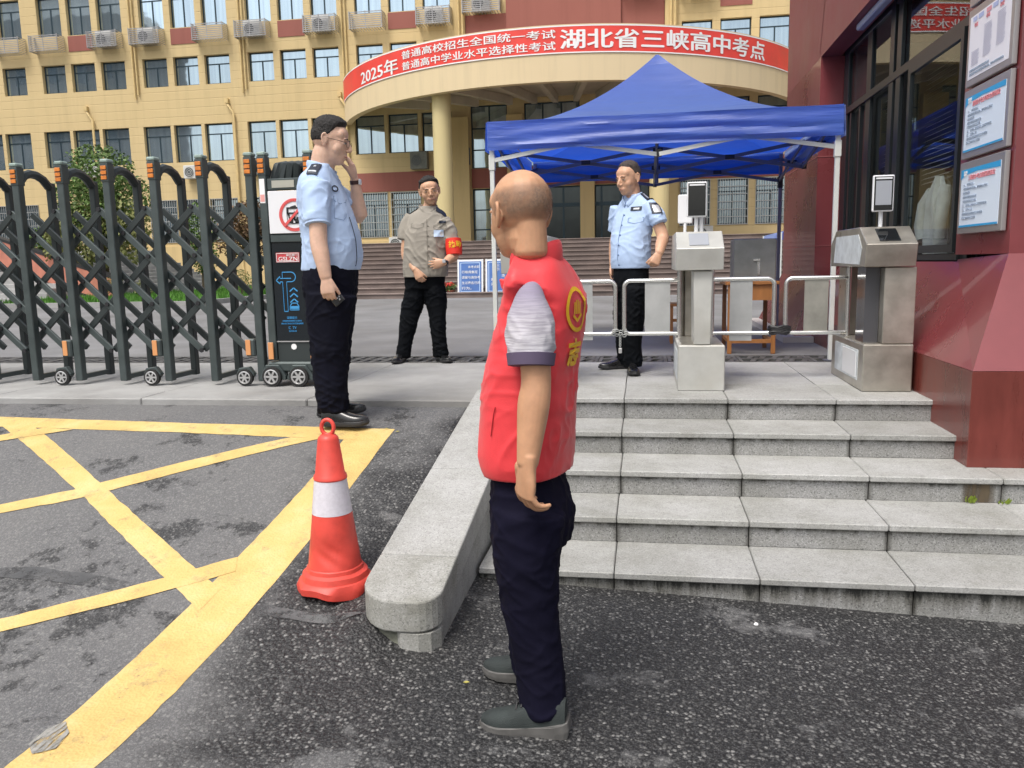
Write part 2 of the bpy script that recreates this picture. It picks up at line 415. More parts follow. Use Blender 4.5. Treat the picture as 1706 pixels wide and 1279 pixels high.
# ---- yellow box marking: hand-laid strips following the asphalt
PAINT = paint_material()
def strip(L, Rr_, lift, st=.05):
    """ribbon between two polylines of equal length"""
    rows = []
    for i in range(len(L) - 1):
        a0, a1, b0, b1 = Vector(L[i]), Vector(L[i + 1]), Vector(Rr_[i]), Vector(Rr_[i + 1])
        n_ = max(2, int((a1 - a0).length / st))
        for k in range(n_ + (1 if i == len(L) - 2 else 0)):
            t = k / n_; a = a0.lerp(a1, t); b = b0.lerp(b1, t)
            w = (b - a).normalized()
            a = a + w * (noise.noise((a.x * 14, a.y * 14, 3.1)) * .007); b = b + w * (noise.noise((b.x * 14, b.y * 14, 8.2)) * .007)
            rows.append([(p.x, p.y, gz(p.x, p.y) + lift) for p in [a.lerp(b, q / 5) for q in range(6)]])
    return MB().grid(rows)
marks = [
    ([(-1.449, 4.505), (-1.468, 4.082), (-1.500, 3.761), (-1.531, 3.487), (-1.565, 3.24), (-1.595, 3.014), (-1.62, 2.799), (-1.64, 2.593), (-1.652, 2.394), (-1.655, 2.199), (-1.657, 2.019), (-1.66, 1.859), (-1.70, -.5)], [(-1.70, 4.503), (-1.726, 3.96), (-1.764, 3.664), (-1.809, 3.405), (-1.850, 3.17), (-1.882, 2.949), (-1.91, 2.74), (-1.928, 2.539), (-1.935, 2.342), (-1.938, 2.15), (-1.938, 1.977), (-1.94, 1.823), (-1.97, -.5)], .0020),
    ([(-1.452, 4.507), (-2.821, 4.562), (-4.19, 4.637), (-8, 4.80)], [(-1.50, 4.34), (-2.80, 4.415), (-3.95, 4.462), (-8, 4.63)], .0026),
    ([(-3.80, 4.47), (-2.841, 3.791), (-1.80, 3.07)], [(-4.03, 4.47), (-2.926, 3.718), (-1.82, 2.935)], .0032),
    ([(-6.0, 2.05), (-3.33, 3.618), (-3.012, 3.762), (-2.041, 4.368)], [(-5.9, 1.97), (-3.272, 3.548), (-2.922, 3.690), (-1.85, 4.36)], .0038),
    ([(-5.5, 1.22), (-2.655, 2.816), (-2.098, 3.127), (-1.83, 3.290)], [(-5.42, 1.14), (-2.589, 2.738), (-1.992, 3.072), (-1.79, 3.19)], .0044),
    ([(-7.5, 2.55), (-3.928, 4.335), (-3.72, 4.45)], [(-7.4, 2.47), (-3.866, 4.257), (-3.50, 4.43)], .0050),
]
for k, (L, R_, z) in enumerate(marks):
    o = strip(L, R_, z).build('yellow_road_marking', PAINT); o['kind'] = 'structure'

def worn_material(nm, c1, c2, sc, lo, hi, top=1.):
    M = mat(nm, c1, .6, col2=c2, vs=sc[0] * .7, bump=.2, bs=80); n = M.node_tree.nodes; l = M.node_tree.links
    mp = n.new('ShaderNodeMapping'); mp.inputs['Scale'].default_value = sc; l.new(n.new('ShaderNodeNewGeometry').outputs['Position'], mp.inputs[0])
    l.new(ramp(n, l, tex(n, l, 'Noise', 1, mp.outputs[0], Detail=8, Roughness=.7).outputs[0], [(lo, (0, 0, 0)), (hi, (top, top, top))]), n['Principled BSDF'].inputs['Alpha']); return M
TAR = worn_material('tar_seam', (.075, .076, .078), (.12, .12, .122), (7, 9, 7), .38, .52, .85)
def ground_patch(pts, lift, m_, nm):
    c = sum((Vector((*p, 0)) for p in pts), Vector()) / len(pts); vs = [(c.x, c.y, gz(c.x, c.y) + lift)]
    for k in range(len(pts)):
        a, b_ = Vector((*pts[k], 0)), Vector((*pts[(k + 1) % len(pts)], 0))
        for q in range(6):
            p = a.lerp(b_, q / 6); p += (p - c) * (.10 * noise.noise((p.x * 11, p.y * 11, 2.))); vs.append((p.x, p.y, gz(p.x, p.y) + lift))
    n_ = len(vs) - 1
    o = MB().add(vs, [(0, 1 + i, 1 + (i + 1) % n_) for i in range(n_)]).build(nm, m_); o['kind'] = 'structure'; return o
ground_patch([(-3.6, 3.11), (-2.93, 3.15), (-2.762, 3.164), (-2.433, 3.131), (-2.177, 3.077), (-2.168, 3.019), (-2.506, 3.067), (-2.883, 3.085), (-3.6, 3.04)], .0030, TAR, 'tar_seam')
ground_patch([(-1.60, 2.995), (-1.446, 2.972), (-1.199, 2.936), (-1.111, 2.9), (-1.204, 2.882), (-1.448, 2.917), (-1.60, 2.94)], .0030, TAR, 'tar_seam')
WP = worn_material('worn_paint_grey', (.20, .20, .19), (.34, .33, .30), (70, 9, 9), .40, .50)
ground_patch([(-1.955, 2.12), (-1.955, 2.215), (-1.925, 2.262), (-1.865, 2.20), (-1.850, 2.115), (-1.90, 2.075)], .0060, WP, 'paint_wear')
# ---- granite
G_TREAD = granite('granite_tread', (.385, .385, .375), (.26, .26, .255), (.49, .49, .48), .14, .30)
G_RISER = granite('granite_riser', (.30, .30, .295), (.14, .14, .14), (.43, .43, .425), .45, .28, drip=True)
G_PAVE = granite('granite_paving', (.38, .38, .375), (.30, .30, .30), (.45, .45, .45), .08, .2)
CONC = mat('concrete', (.33, .33, .325), .8, var=.12, vs=2.5, bump=.3, bs=60, dirt=.3, ds=.8)
CONC_D = mat('plaza_concrete', (.19, .19, .195), .8, var=.16, vs=1.3, bump=.3, bs=90, dirt=.3, ds=.35)
DARKVOID = mat('dark_joint', (.03, .03, .03), .9)

# ---- granite cheek wall beside the steps, top sloping down towards the street, rounded end
cheek = thing('granite_cheek_wall', 'sloping pale granite cheek wall with a rounded end between the ramp and the steps', 'low wall', (-.93, 3.9, 0))
CX0, CX1 = -1.095, -.765
def ctop(v): return .245 + (v - 2.8) * (.643 + .01 - .245) / (5.04 - 2.8)
def cheek_slab(v0, v1, round_end, x0, x1, th, dz=0., name='coping_slab', m_=None, segs=14):
    pts = []
    if round_end:
        r = .155; rr_ = .10
        pts += [(x0, v1), (x0, v0 + r)]
        for k in range(1, 7): a = math.pi / 2 * k / 6; pts.append((x0 + r - r * math.cos(a), v0 + r - r * math.sin(a)))
        for k in range(0, 7): a = math.pi / 2 * k / 6; pts.append((x1 - rr_ + rr_ * math.sin(a), v0 + rr_ - rr_ * math.cos(a)))
        pts += [(x1, v1)]
    else: pts = [(x0, v1), (x0, v0), (x1, v0), (x1, v1)]
    n_ = len(pts); vs = [(x, y, ctop(y) + dz) for x, y in pts] + [(x, y, ctop(y) + dz - th) for x, y in pts]
    fs = [tuple(range(n_)), tuple(range(2 * n_ - 1, n_ - 1, -1))] + [(i, n_ + i, n_ + (i + 1) % n_, (i + 1) % n_) for i in range(n_)]
    return MB().add(vs, fs).build(name, m_ or G_TREAD, cheek, bevel=.008, seg=2)
G_END = granite('granite_weathered', (.36, .36, .345), (.22, .22, .215), (.46, .46, .45), .2, .5)
cheek_slab(2.80, 3.135, True, CX0, CX1, .125, m_=G_END)
cheek_slab(3.139, 3.98, False, CX0, CX1, .125)
cheek_slab(3.984, 4.90, False, CX0, CX1, .125)
cheek_slab(4.904, 5.20, False, CX0, CX1, .125)
G_CHEEK = granite('granite_cheek', (.36, .36, .35), (.25, .25, .25), (.45, .45, .44), .25, .4)
MB().prism([(-1.078, 3.3, -.12), (-1.078, 3.0, -.12), (-1.062, 2.915, -.12), (-1.015, 2.855, -.12), (-.95, 2.828, -.12), (-.90, 2.82, -.12), (-.88, 3.3, -.12)], (0, 0, .2405)).build('mortar_bed', mat('mossy_mortar', (.17, .175, .14), .9, var=.3, vs=12, bump=.5, bs=60), cheek, bevel=.02)
for a_, b_ in ((2.87, 3.30), (3.303, 3.85), (3.853, 4.45), (4.453, 5.2)):
    vs = []
    for y in (a_, b_):
        vs += [(CX0 + .05, y, -.15), (CX1 - .012, y, -.15), (CX1 - .012, y, ctop(y) - .127), (CX0 + .05, y, ctop(y) - .127)]
    MB().add(vs, [(0, 1, 2, 3), (7, 6, 5, 4), (0, 4, 5, 1), (1, 5, 6, 2), (2, 6, 7, 3), (3, 7, 4, 0)]).build('facing_stone', G_CHEEK, cheek, bevel=.003)
vs = [(-.935, 2.90, -.2), (-.935, 2.825, -.2), (-.915, 2.806, -.2), (-.845, 2.803, -.2), (-.800, 2.822, -.2), (-.772, 2.87, -.2), (-.772, 2.90, -.2)]
MB().prism(vs, (0, 0, ctop(2.8) - .1275 + .2)).build('facing_stone', G_END, cheek, bevel=.003)

# ---- steps
STZ = [.107, .241, .375, .509, .643]; STV = [3.545, 3.941, 4.337, 4.733, 5.129]
steps = thing('granite_steps', 'five broad pale granite steps rising from the asphalt to the gate platform', 'steps', (.5, 4.3, 0)); del steps['category']; del steps['label']
tag(steps, kind='structure')
core = MB()
for z, v in zip(STZ, STV): core.box(-.76, 3.6, v + .03, 5.6, -.4, z - .032)
core.build('step_core', DARKVOID, steps)
rs = random.Random(3)
for k, (z, v) in enumerate(zip(STZ, STV)):
    nxt = STV[k + 1] if k < 4 else v + .60
    x = -.13 - .64 + rs.uniform(-.008, .008)
    first = True
    while x < 3.3:
        x1 = x + .64
        a, b = max(x, -.762) + .002, x1 - .002
        lim = 1.72 + (.0 if k == 4 else .02)
        if k >= 3: b = min(b, lim)
        if b - a > .05:
            dz = rs.uniform(-.001, .001)
            box_part('tread_slab', G_TREAD, steps, a, b, v - .016, nxt + .02, z - .032, z + dz, bevel=.005)
            zb = (STZ[k - 1] + .001) if k else -.35
            o = box_part('riser_slab', G_RISER, steps, a, b, v + .004 + rs.uniform(0, .002), v + .03, zb, z - .034, bevel=.0015)
        x = x1
STAIN = bpy.data.materials.new('rust_stain'); STAIN.use_nodes = True; n = STAIN.node_tree.nodes; l = STAIN.node_tree.links; b_ = n['Principled BSDF']; b_.inputs['Base Color'].default_value = (.10, .075, .045, 1); b_.inputs['Roughness'].default_value = .8
g_ = n.new('ShaderNodeTexCoord'); x_ = n.new('ShaderNodeSeparateXYZ'); l.new(g_.outputs['Generated'], x_.inputs[0])
e_ = ramp(n, l, math_(n, l, 'ABSOLUTE', math_(n, l, 'SUBTRACT', x_.outputs[0], .5)), [(.28, (1, 1, 1)), (.5, (0, 0, 0))])
mp_ = n.new('ShaderNodeMapping'); mp_.inputs['Scale'].default_value = (30, 30, 6); l.new(g_.outputs['Object'], mp_.inputs[0])
l.new(math_(n, l, 'MULTIPLY', e_, ramp(n, l, tex(n, l, 'Noise', 1, mp_.outputs[0], Detail=6).outputs[0], [(.3, (.35, .35, .35)), (.6, (.95, .95, .95))])), b_.inputs['Alpha'])
MB().quad((1.60, 4.3385, .243), (1.77, 4.3385, .243), (1.77, 4.3385, .342), (1.60, 4.3385, .342)).build('rust_stain', STAIN, steps)
# ---- granite paving of the platform behind the top step
rows = [(5.733, 6.36), (6.364, 6.995)]
for a_, b_ in rows:
    x = -.77
    while x < 2.3:
        box_part('paving_slab', G_PAVE, steps, max(x, -1.05) + .002, min(x + .636, 2.3), a_, b_, PZ - .04, PZ + rs.uniform(-.001, .001), bevel=.002)
        x += .64
box_part('platform_core', DARKVOID, steps, -1.05, 2.6, 5.6, 7.0, -.3, PZ - .042)

# ---- concrete apron below the sliding gate, left of the steps
apron = thing('gate_apron', None, None, (-3, 6, 0)); tag(apron, kind='structure')
x = -9.4
while x < -1.1:
    x1 = min(x + 1.2, -1.06)
    box_part('kerb_stone', CONC, apron, x + .002, x1 - .002, 4.985, 5.30, .3, PZ + .001, bevel=.008)
    box_part('apron_slab', CONC, apron, x + .002, x1 - .002, 5.304, 6.99, .5, PZ - .002, bevel=.003)
    x = x1

# ---- drain channel with slotted iron covers across the whole gateway
IRON = mat('cast_iron', (.12, .12, .12), .6, metal=.4, var=.3, vs=12, bump=.3, bs=120)
chan = thing('drain_channel', None, None, (-1, 7.2, .5)); tag(chan, kind='structure')
box_part('channel_floor', DARKVOID, chan, -10, 2.3, 7.0, 7.50, .40, .50)
x = -9.4; proto_g = None
while x < 2.2:
    if proto_g is None:
        b = MB(); W = .6
        b.box(x, x + W - .006, 7.0, 7.05, .61, PZ + .001).box(x, x + W - .006, 7.225, 7.275, .61, PZ + .001).box(x, x + W - .006, 7.445, 7.495, .61, PZ + .001)
        b.box(x, x + .03, 7.0, 7.495, .61, PZ - .001).box(x + W - .036, x + W - .006, 7.0, 7.495, .61, PZ - .001)
        for q in range(5):
            xx = x + .075 + q * .105
            for y0, y1 in ((7.05, 7.225), (7.275, 7.445)):
                b.prism([(xx, y0, .61), (xx + .045, y0, .61), (xx + .085, y1, .61), (xx + .04, y1, .61)], (0, 0, .031))
        proto_g = b.build('drain_cover', IRON, chan); gx = x
    else: copy_at(proto_g, (x - gx, 0, 0))
    x += .6

# ---- plaza up to the stairs of the school
plaza = structure('plaza', MB().box(-70, 40, 7.5, 60, .3, PZ - .001), CONC_D)
# ---- grass strip before the left wing
def scatter_blades(name, region, n_, hmin, hmax, m_, z0, seed, wid=.02, parent=None):
    r = random.Random(seed); b = MB()
    for _ in range(n_):
        x, y = r.uniform(*region[0]), r.uniform(*region[1]); a = r.uniform(0, 6.28); h = r.uniform(hmin, hmax); le = r.uniform(-.5, .5) * h
        dx, dy = math.cos(a) * wid, math.sin(a) * wid
        b.add([(x - dx, y - dy, z0), (x + dx, y + dy, z0), (x + le * math.sin(a), y + le * math.cos(a), z0 + h)], [(0, 1, 2)])
    return b.build(name, m_, parent)
GRASS = mat('grass', (.07, .19, .02), .7, var=.35, vs=3)
SOIL = mat('soil', (.08, .09, .03), .9, var=.3, vs=3)
lawn = structure('lawn', MB().box(-17.5, -11.0, 18.5, 38, PZ, PZ + .08), GRASS)
tag(scatter_blades('grass', ((-17.0, -11.05), (18.55, 34)), 16000, .06, .20, GRASS, PZ + .07, 5), kind='stuff')
kb = structure('lawn_kerb', MB().box(-17.5, -10.9, 18.3, 18.5, PZ - .1, PZ + .12).box(-10.99, -10.85, 18.3, 38, PZ - .1, PZ + .12), CONC)

# ================================================================ SCHOOL BUILDING
Y_WALL = wall_material('yellow_render', (.58, .44, .22), (.64, .50, .265))
Y_PLAIN = wall_material('yellow_plain', (.58, .43, .20), (.64, .485, .24), lines=False, stain=.22)
CREAM = wall_material('cream_render', (.66, .53, .33), (.71, .58, .37), lines=False, stain=.15)
RED_B = wall_material('brick_red_render', (.26, .085, .065), (.32, .11, .085), lines=False)
FRAME = mat('window_frame_metal', (.035, .06, .075), .4, metal=.5)
GLASS = glass_material('window_glass', (.56, .70, .80))
DARKG = glass_material('dark_window_glass', (.09, .11, .12), metal=.7)
VF = 44.0
school = thing('school_building', 'long yellow school building with rows of blue windows and a curved entrance canopy', 'building', (-10, 44, 0))
C4 = [-34.4 + 0.0, -28.05, -21.70, -15.42]            # first window of each group of three
W3 = {0: 1.66, 1: 1.5}
def groups(wd, first_off=0.):
    out = []
    for g in (-47.1, -40.75, -34.42, -28.06, -21.7, -15.44):
        for k in range(3): out.append((g + 1.885 * k + first_off, g + 1.885 * k + first_off + wd))
    return out
UR = [(1.79, 3.3), (3.69, 5.2), (5.59, 7.1), (9.4, 10.9), (11.3, 12.8), (13.2, 14.7), (17, 18.5), (19, 20.5)]
holes = []     # u0,u1,z0,z1,kind
for k, (a, b) in enumerate(groups(1.5)):
    holes.append((a, b, 14.9, 17.05, 'r1')); holes.append((a, b, 11.80, 13.35, 'r2')); holes.append((a, b, 18.6, 20.6, 'r0'))
for a, b in groups(1.68, -.25):
    holes.append((a - .02, b - .02, 7.62, 9.68, 'r3'))
for a, b in groups(1.68, -.25):
    if a < -14: holes.append((a, b, 3.13, 5.52, 'gr'))
for a, b in UR:
    holes.append((a, b, 14.9, 17.05, 'r1')); holes.append((a, b, 11.80, 13.45, 'r2')); holes.append((a, b, 7.62, 9.68, 'r3'))
    if a < 8 or True: holes.append((a, b, 3.30, 5.60, 'gr'))
holes.append((-13.8, -12.12, 3.13, 5.52, 'gr'))
# glazed bays behind the portico
for a, b in ((-9.25, -7.25), (-6.35, -3.4), (-2.6, .2)):
    holes.append((a, b, 6.62, 9.9, 'bay'))
holes.append((-9.25, -7.25, 2.45, 5.55, 'bay')); holes.append((-6.35, .75, 2.3, 5.55, 'door'))
def wall_grid(holes, x0, x1, z0, z1, v, depth):
    xs = sorted({x0, x1, *[h[0] for h in holes], *[h[1] for h in holes]}); zs = sorted({z0, z1, *[h[2] for h in holes], *[h[3] for h in holes]})
    xs = [x for x in xs if x0 <= x <= x1]
    b = MB()
    hs_ = [h for h in holes]
    for i in range(len(zs) - 1):
        run = None
        for j in range(len(xs) - 1):
            cx, cz = (xs[j] + xs[j + 1]) / 2, (zs[i] + zs[i + 1]) / 2
            hole = any(h[0] < cx < h[1] and h[2] < cz < h[3] for h in hs_)
            if not hole:
                if run is None: run = xs[j]
            if hole or j == len(xs) - 2:
                if run is not None:
                    e = xs[j] if hole else xs[j + 1]
                    b.quad((run, v, zs[i]), (e, v, zs[i]), (e, v, zs[i + 1]), (run, v, zs[i + 1])); run = None
    for a, c, z, w, _ in hs_:
        d = v + depth
        b.quad((a, v, z), (a, d, z), (a, d, w), (a, v, w)); b.quad((c, d, z), (c, v, z), (c, v, w), (c, d, w))
        b.quad((a, v, w), (a, d, w), (c, d, w), (c, v, w)); b.quad((a, d, z), (a, v, z), (c, v, z), (c, d, z))
    return b
holes = [h for h in holes if h[0] > -49]
wb = wall_grid(holes, -50, 24, 0, 21.5, VF, .32)
wb.box(-50, 24, VF + .7, VF + 14, 0, 21.4)
wb.box(-50.2, 24.2, VF - .1, VF + 14.2, 21.51, 22.3)
wb.build('wall', Y_WALL, school)
def make_window(w, h, kind, m_glass):
    """frame at local origin (lower left corner on the outer face of the frame); pane below it"""
    f = MB(); t = .07; d = .06
    f.box(0, t, 0, d, 0, h).box(w - t, w, 0, d, 0, h).box(t, w - t, 0, d, 0, t).box(t, w - t, 0, d, h - t, h)
    if kind in ('r3', 'r2', 'r1', 'r0', 'gr'):
        tz = h * (.70 if kind in ('r2',) else .73)
        f.box(t, w - t, .005, d - .005, tz - .03, tz + .03).box(w / 2 - .035, w / 2 + .035, .002, d - .002, t, tz - .03)
    elif kind == 'bay':
        n_ = max(2, round(w / 1.0))
        for k in range(1, n_): f.box(w * k / n_ - .04, w * k / n_ + .04, .002, d, t, h - t)
        for z in (h * .30, h * .64): f.box(t, w - t, .005, d - .005, z - .035, z + .035)
    elif kind == 'door':
        n_ = 7
        for k in range(1, n_): f.box(w * k / n_ - .05, w * k / n_ + .05, .002, d, t, h - t)
        f.box(t, w - t, -.01, d + .01, h * .70 - .1, h * .70 + .1)
    fo = f.build('window_frame' if kind != 'door' else 'entrance_door', FRAME, None)
    g = MB().quad((t, .03, t), (w - t, .03, t), (w - t, .03, h - t), (t, .03, h - t)).build('pane', m_glass, fo)
    return fo, g
protos = {}
for a, b, z0, z1, kd in holes:
    w, h = b - a, z1 - z0
    key = (round(w, 2), round(h, 2), kd)
    if key not in protos:
        fo, g = make_window(w, h, kd, GLASS if kd not in ('door',) else DARKG); protos[key] = (fo, g)
        fo.parent = school; fo.location = Vector((a, VF + .22, z0)) - school.location
    else:
        fo, g = protos[key]; c = fo.copy(); COL.objects.link(c); c.location = Vector((a, VF + .22, z0)) - school.location
        c.parent = school; q = g.copy(); COL.objects.link(q); q.parent = c
for o in list(COL.objects):
    if o.parent is school and o.name.startswith('window_frame'): pass
# rooms behind are closed by a dark lining
box_part('room_lining', DARKVOID, school, -49.9, 23.9, VF + .36, VF + .69, .1, 21.3)
# red panels below the middle windows of each group
for g in (-47.1, -40.75, -34.42, -28.06, -21.7, -15.44):
    a = g + 1.885
    box_part('red_panel', RED_B, school, a - .02, a + 1.52, VF - .03, VF - .004, 14.02, 14.86)
for a, b in UR[1::3]: box_part('red_panel', RED_B, school, a - .02, b + .02, VF - .03, VF - .004, 14.02, 14.86)
# red middle block above the portico
box_part('red_block', RED_B, school, -7.15, -1.25, VF - .30, VF - .004, 11.2, 21.5)
box_part('red_block', RED_B, school, -9.35, -7.155, VF - .12, VF - .004, 11.2, 14.4)
box_part('red_block', RED_B, school, -1.245, .93, VF - .12, VF - .004, 11.2, 21.5)
box_part('rib', Y_PLAIN, school, .95, 1.55, VF - .28, VF - .004, 11.2, 21.5)
box_part('rib', Y_PLAIN, school, -9.95, -9.36, VF - .22, VF - .004, 11.2, 21.5)
# red band across the ground floor and pilasters behind the portico
for a, b in ((-16.0, -10.46), (-9.24, -7.26), (-6.34, -3.4), (-2.6, .74)):
    box_part('red_band', RED_B, school, a, b, VF - .04, VF - .004, 5.58, 6.60)
box_part('red_band', RED_B, school, 1.72, 8.6, VF - .04, VF - .004, 5.66, 6.70)
for a, b in ((-10.42, -9.28), (-7.22, -6.38), (-3.37, -2.63), (.78, 1.66)):
    box_part('pilaster', Y_PLAIN, school, a, b, VF - .5, VF - .004, 2.3, 9.25)
# plinth below the ground floor of the left wing
box_part('plinth', Y_PLAIN, school, -50, -10.5, VF - .12, VF - .004, .5, 2.9)

# window grilles of the ground floor
GR = mat('grille_steel', (.42, .43, .42), .45, metal=.6)
gp = None
for a, b, z0, z1, kd in holes:
    if kd != 'gr' or a > 16: continue
    if gp is None or abs((b - a) - gw) > .01:
        g = MB(); gw = b - a; gh = z1 - z0
        for q in range(13): xx = a + gw * q / 12; g.box(xx - .014, xx + .014, VF - .05, VF - .02, z0, z1)
        for q in range(7): zx = z0 + gh * q / 6; g.box(a - .02, b + .02, VF - .052, VF - .018, zx - .02, zx + .02)
        gp = g.build('window_grille', GR, school); ga, gz0 = a, z0
    else: copy_at(gp, (a - ga, 0, z0 - gz0))

# downpipes
PIPE = mat('yellow_pipe', (.62, .47, .22), .55, var=.1, vs=3)
for u in (-22.05, -28.6, -16.15, -9.65, 1.25):
    for du in (0, .2):
        MB().tube([(u + du, VF - .36 if u > -10 else VF - .1, 21), (u + du, VF - .36 if u > -10 else VF - .1, 11.2 + du)], .05, 8).build('downpipe', PIPE, school, smooth=True)
for u in (-31.4, -22.7, -16.1):
    MB().tube([(u - .35, VF - .05, 10.75), (u - .3, VF - .12, 10.6), (u, VF - .14, 10.15), (u, VF - .14, .7)], .07, 8).build('downpipe', PIPE, school, smooth=True)
    box_part('pipe_hopper', PIPE, school, u - .45, u - .25, VF - .2, VF - .004, 10.7, 10.95)

# ---- curved entrance canopy
CC = Vector((-4.35, 49.0)); CR = 12.9
def cyl(th, r=CR): return (CC.x + r * math.sin(th), CC.y - r * math.cos(th))
TH = [-1.17 + 2.34 * k / 72 for k in range(73)]
b = MB()
outer = [cyl(t) for t in TH]; inner = [cyl(t, CR - .35) for t in TH]
n_ = len(TH)
P = [[(x, y, z) for x, y in outer] for z in (9.2, 11.5)]
b.add([p for r in P for p in r], [(j, j + 1, n_ + j + 1, n_ + j) for j in range(n_ - 1)])
b.add([(x, y, 9.2) for x, y in outer] + [(x, y, 9.2) for x, y in inner], [(j, n_ + j, n_ + j + 1, j + 1) for j in range(n_ - 1)])
b.add([(x, y, 9.2) for x, y in inner] + [(x, y, 11.5) for x, y in inner], [(j, n_ + j, n_ + j + 1, j + 1) for j in range(n_ - 1)])
b.add([(x, y, 11.5) for x, y in outer] + [(x, y, 11.5) for x, y in inner], [(j, j + 1, n_ + j + 1, n_ + j) for j in range(n_ - 1)])
b.build('canopy_fascia', CREAM, school, smooth=True)
SOFF = mat('soffit_paint', (.50, .44, .34), .8, var=.1, vs=1)
ins = [cyl(t, CR - .36) for t in TH]
b = MB(); pts = [(x, y, 10.15) for x, y in ins]
b.add(pts + [(CC.x, 46, 10.15)], [(j + 1, j, len(pts)) for j in range(n_ - 1)])
b.add([(x, y, 10.4) for x, y in ins] + [(CC.x, 46, 10.4)], [(j, j + 1, len(pts)) for j in range(n_ - 1)])
b.build('canopy_soffit', SOFF, school)
for t in (-.95, -.72, -.48, -.26, -.05, .16, .37, .6, .85):
    x0, y0 = cyl(t, CR - .37); L = (44.0 - y0)
    x1 = x0 + (CC.x - x0) * L / (CC.y - y0); y1 = 43.5
    MB().bar((x0, y0, 9.93), (x1, y1, 9.93), .28, .42).build('canopy_beam', SOFF, school)
COLM = wall_material('column_paint', (.58, .48, .24), (.63, .53, .29), lines=False, stain=.25)
for u, v in ((-9.33, 38.0), (.62, 38.0)):
    MB().lathe((u, v, 2.2), [(.44, 0), (.44, 7.5)], 28).build('column', COLM, school, smooth=True)

# ---- curved banner along the fascia
BRED = mat('banner_red', (.76, .06, .045), .5, var=.08, vs=1.2)
WHITE = mat('white_print', (.85, .85, .85), .5)
banner = thing('red_banner', 'long curved red banner with white exam lettering along the entrance canopy', 'banner', (-4.35, 36, 10.8))
TB = [-1.14 + 2.22 * k / 80 for k in range(81)]
b = MB().grid([[(*cyl(t, CR + .03), z) for t in TB] for z in (10.32, 11.44)])
b.grid([[(*cyl(t, CR + .012), z) for t in TB[::-1]] for z in (10.32, 11.44)])
b.build('banner_cloth', BRED, banner, smooth=True)
for z in (10.32, 11.40):
    MB().grid([[(*cyl(t, CR + .036), zq) for t in TB] for zq in (z, z + .05)]).build('banner_border', WHITE, banner)
def banner_text(txt, t0, t1, z0, z1, bold):
    b = MB()
    for q, (dx, dy) in enumerate(((0, 0), (bold, 0), (-bold, 0), (0, bold * .6), (0, -bold * .6))):
        vs, fs = text_mesh(txt, 1.0, extrude=0, res=2)
        x0, x1 = min(v.x for v in vs), max(v.x for v in vs); y0, y1 = min(v.y for v in vs), max(v.y for v in vs); out = []
        for v in vs:
            t = t0 + (v.x + dx - x0) / (x1 - x0) * (t1 - t0); z = z0 + (v.y + dy - y0) / (y1 - y0) * (z1 - z0)
            out.append((*cyl(t, CR + .042 + .002 * q), z))
        b.add(out, fs)
    return b.build('lettering', WHITE, banner)
banner_text('2025年', -.835, -.575, 10.42, 11.12, .022)
banner_text('普通高校招生全国统一考试', -.552, .043, 10.94, 11.30, .016)
banner_text('普通高中学业水平选择性考试', -.552, .043, 10.46, 10.82, .016)
banner_text('湖北省三峡高中考点', .060, .852, 10.50, 11.28, .026)

# ---- wide stairs to the entrance
STAIR = mat('brown_stair_stone', (.185, .145, .13), .75, var=.22, vs=1.1, bump=.2, bs=40, dirt=.25, ds=.5)
stairs = thing('entrance_stairs', None, None, (-3, 25, 0)); tag(stairs, kind='structure')
NS = 12; z0 = PZ; z1 = 2.28; V0, V1 = 21.0, 30.0
for k in range(NS):
    za = PZ + (z1 - PZ) * k / NS; zb = PZ + (z1 - PZ) * (k + 1) / NS; v = V0 + (V1 - V0) * k / (NS - 1) * .62
    ul = -8.2 - k * .26
    if k == 0: V_ = v
    o = MB().box(ul, 9.5, v, V1 + 14 if k == NS - 1 else v + 9.3 / NS + .5, .3, zb - .03).build('stair_riser', STAIR, stairs)
    MB().box(ul - .03, 9.53, v - .03, V1 + 13.98 if k == NS - 1 else v + 9.3 / NS + .45, zb - .03, zb).build('stair_tread', STAIR, stairs, bevel=.006)
# left flight and red ramp parapet seen through the gate
SLATE = mat('grey_stair_stone', (.30, .30, .295), .8, var=.2, vs=1.5, bump=.2, bs=30)
lf = thing('side_stairs', None, None, (-18, 26, 0)); tag(lf, kind='structure')
for k in range(13):
    MB().box(-34, -17.6 - k * .30, 21.5 + k * .62, 33, .3, PZ + .135 * (k + 1)).build('stair_step', SLATE, lf, bevel=.01)
PARA = mat('terracotta_parapet', (.42, .16, .11), .8, var=.15, vs=1.5)
par = thing('stair_parapet', 'terracotta stair parapet wall sloping down behind the sliding gate', 'wall', (-16, 24, 0))
MB().prism([(-26.5, 27.5, 3.6), (-15.6, 22.0, 1.30), (-15.6, 22.0, .60), (-26.5, 27.5, 2.5)], (.10, .20, 0)).build('wall', PARA, par)
BLK = mat('black_metal', (.02, .02, .022), .5, metal=.3)
MB().bar((-26.5, 27.6, 3.66), (-15.5, 22.08, 1.34), .24, .09).build('coping', BLK, par)

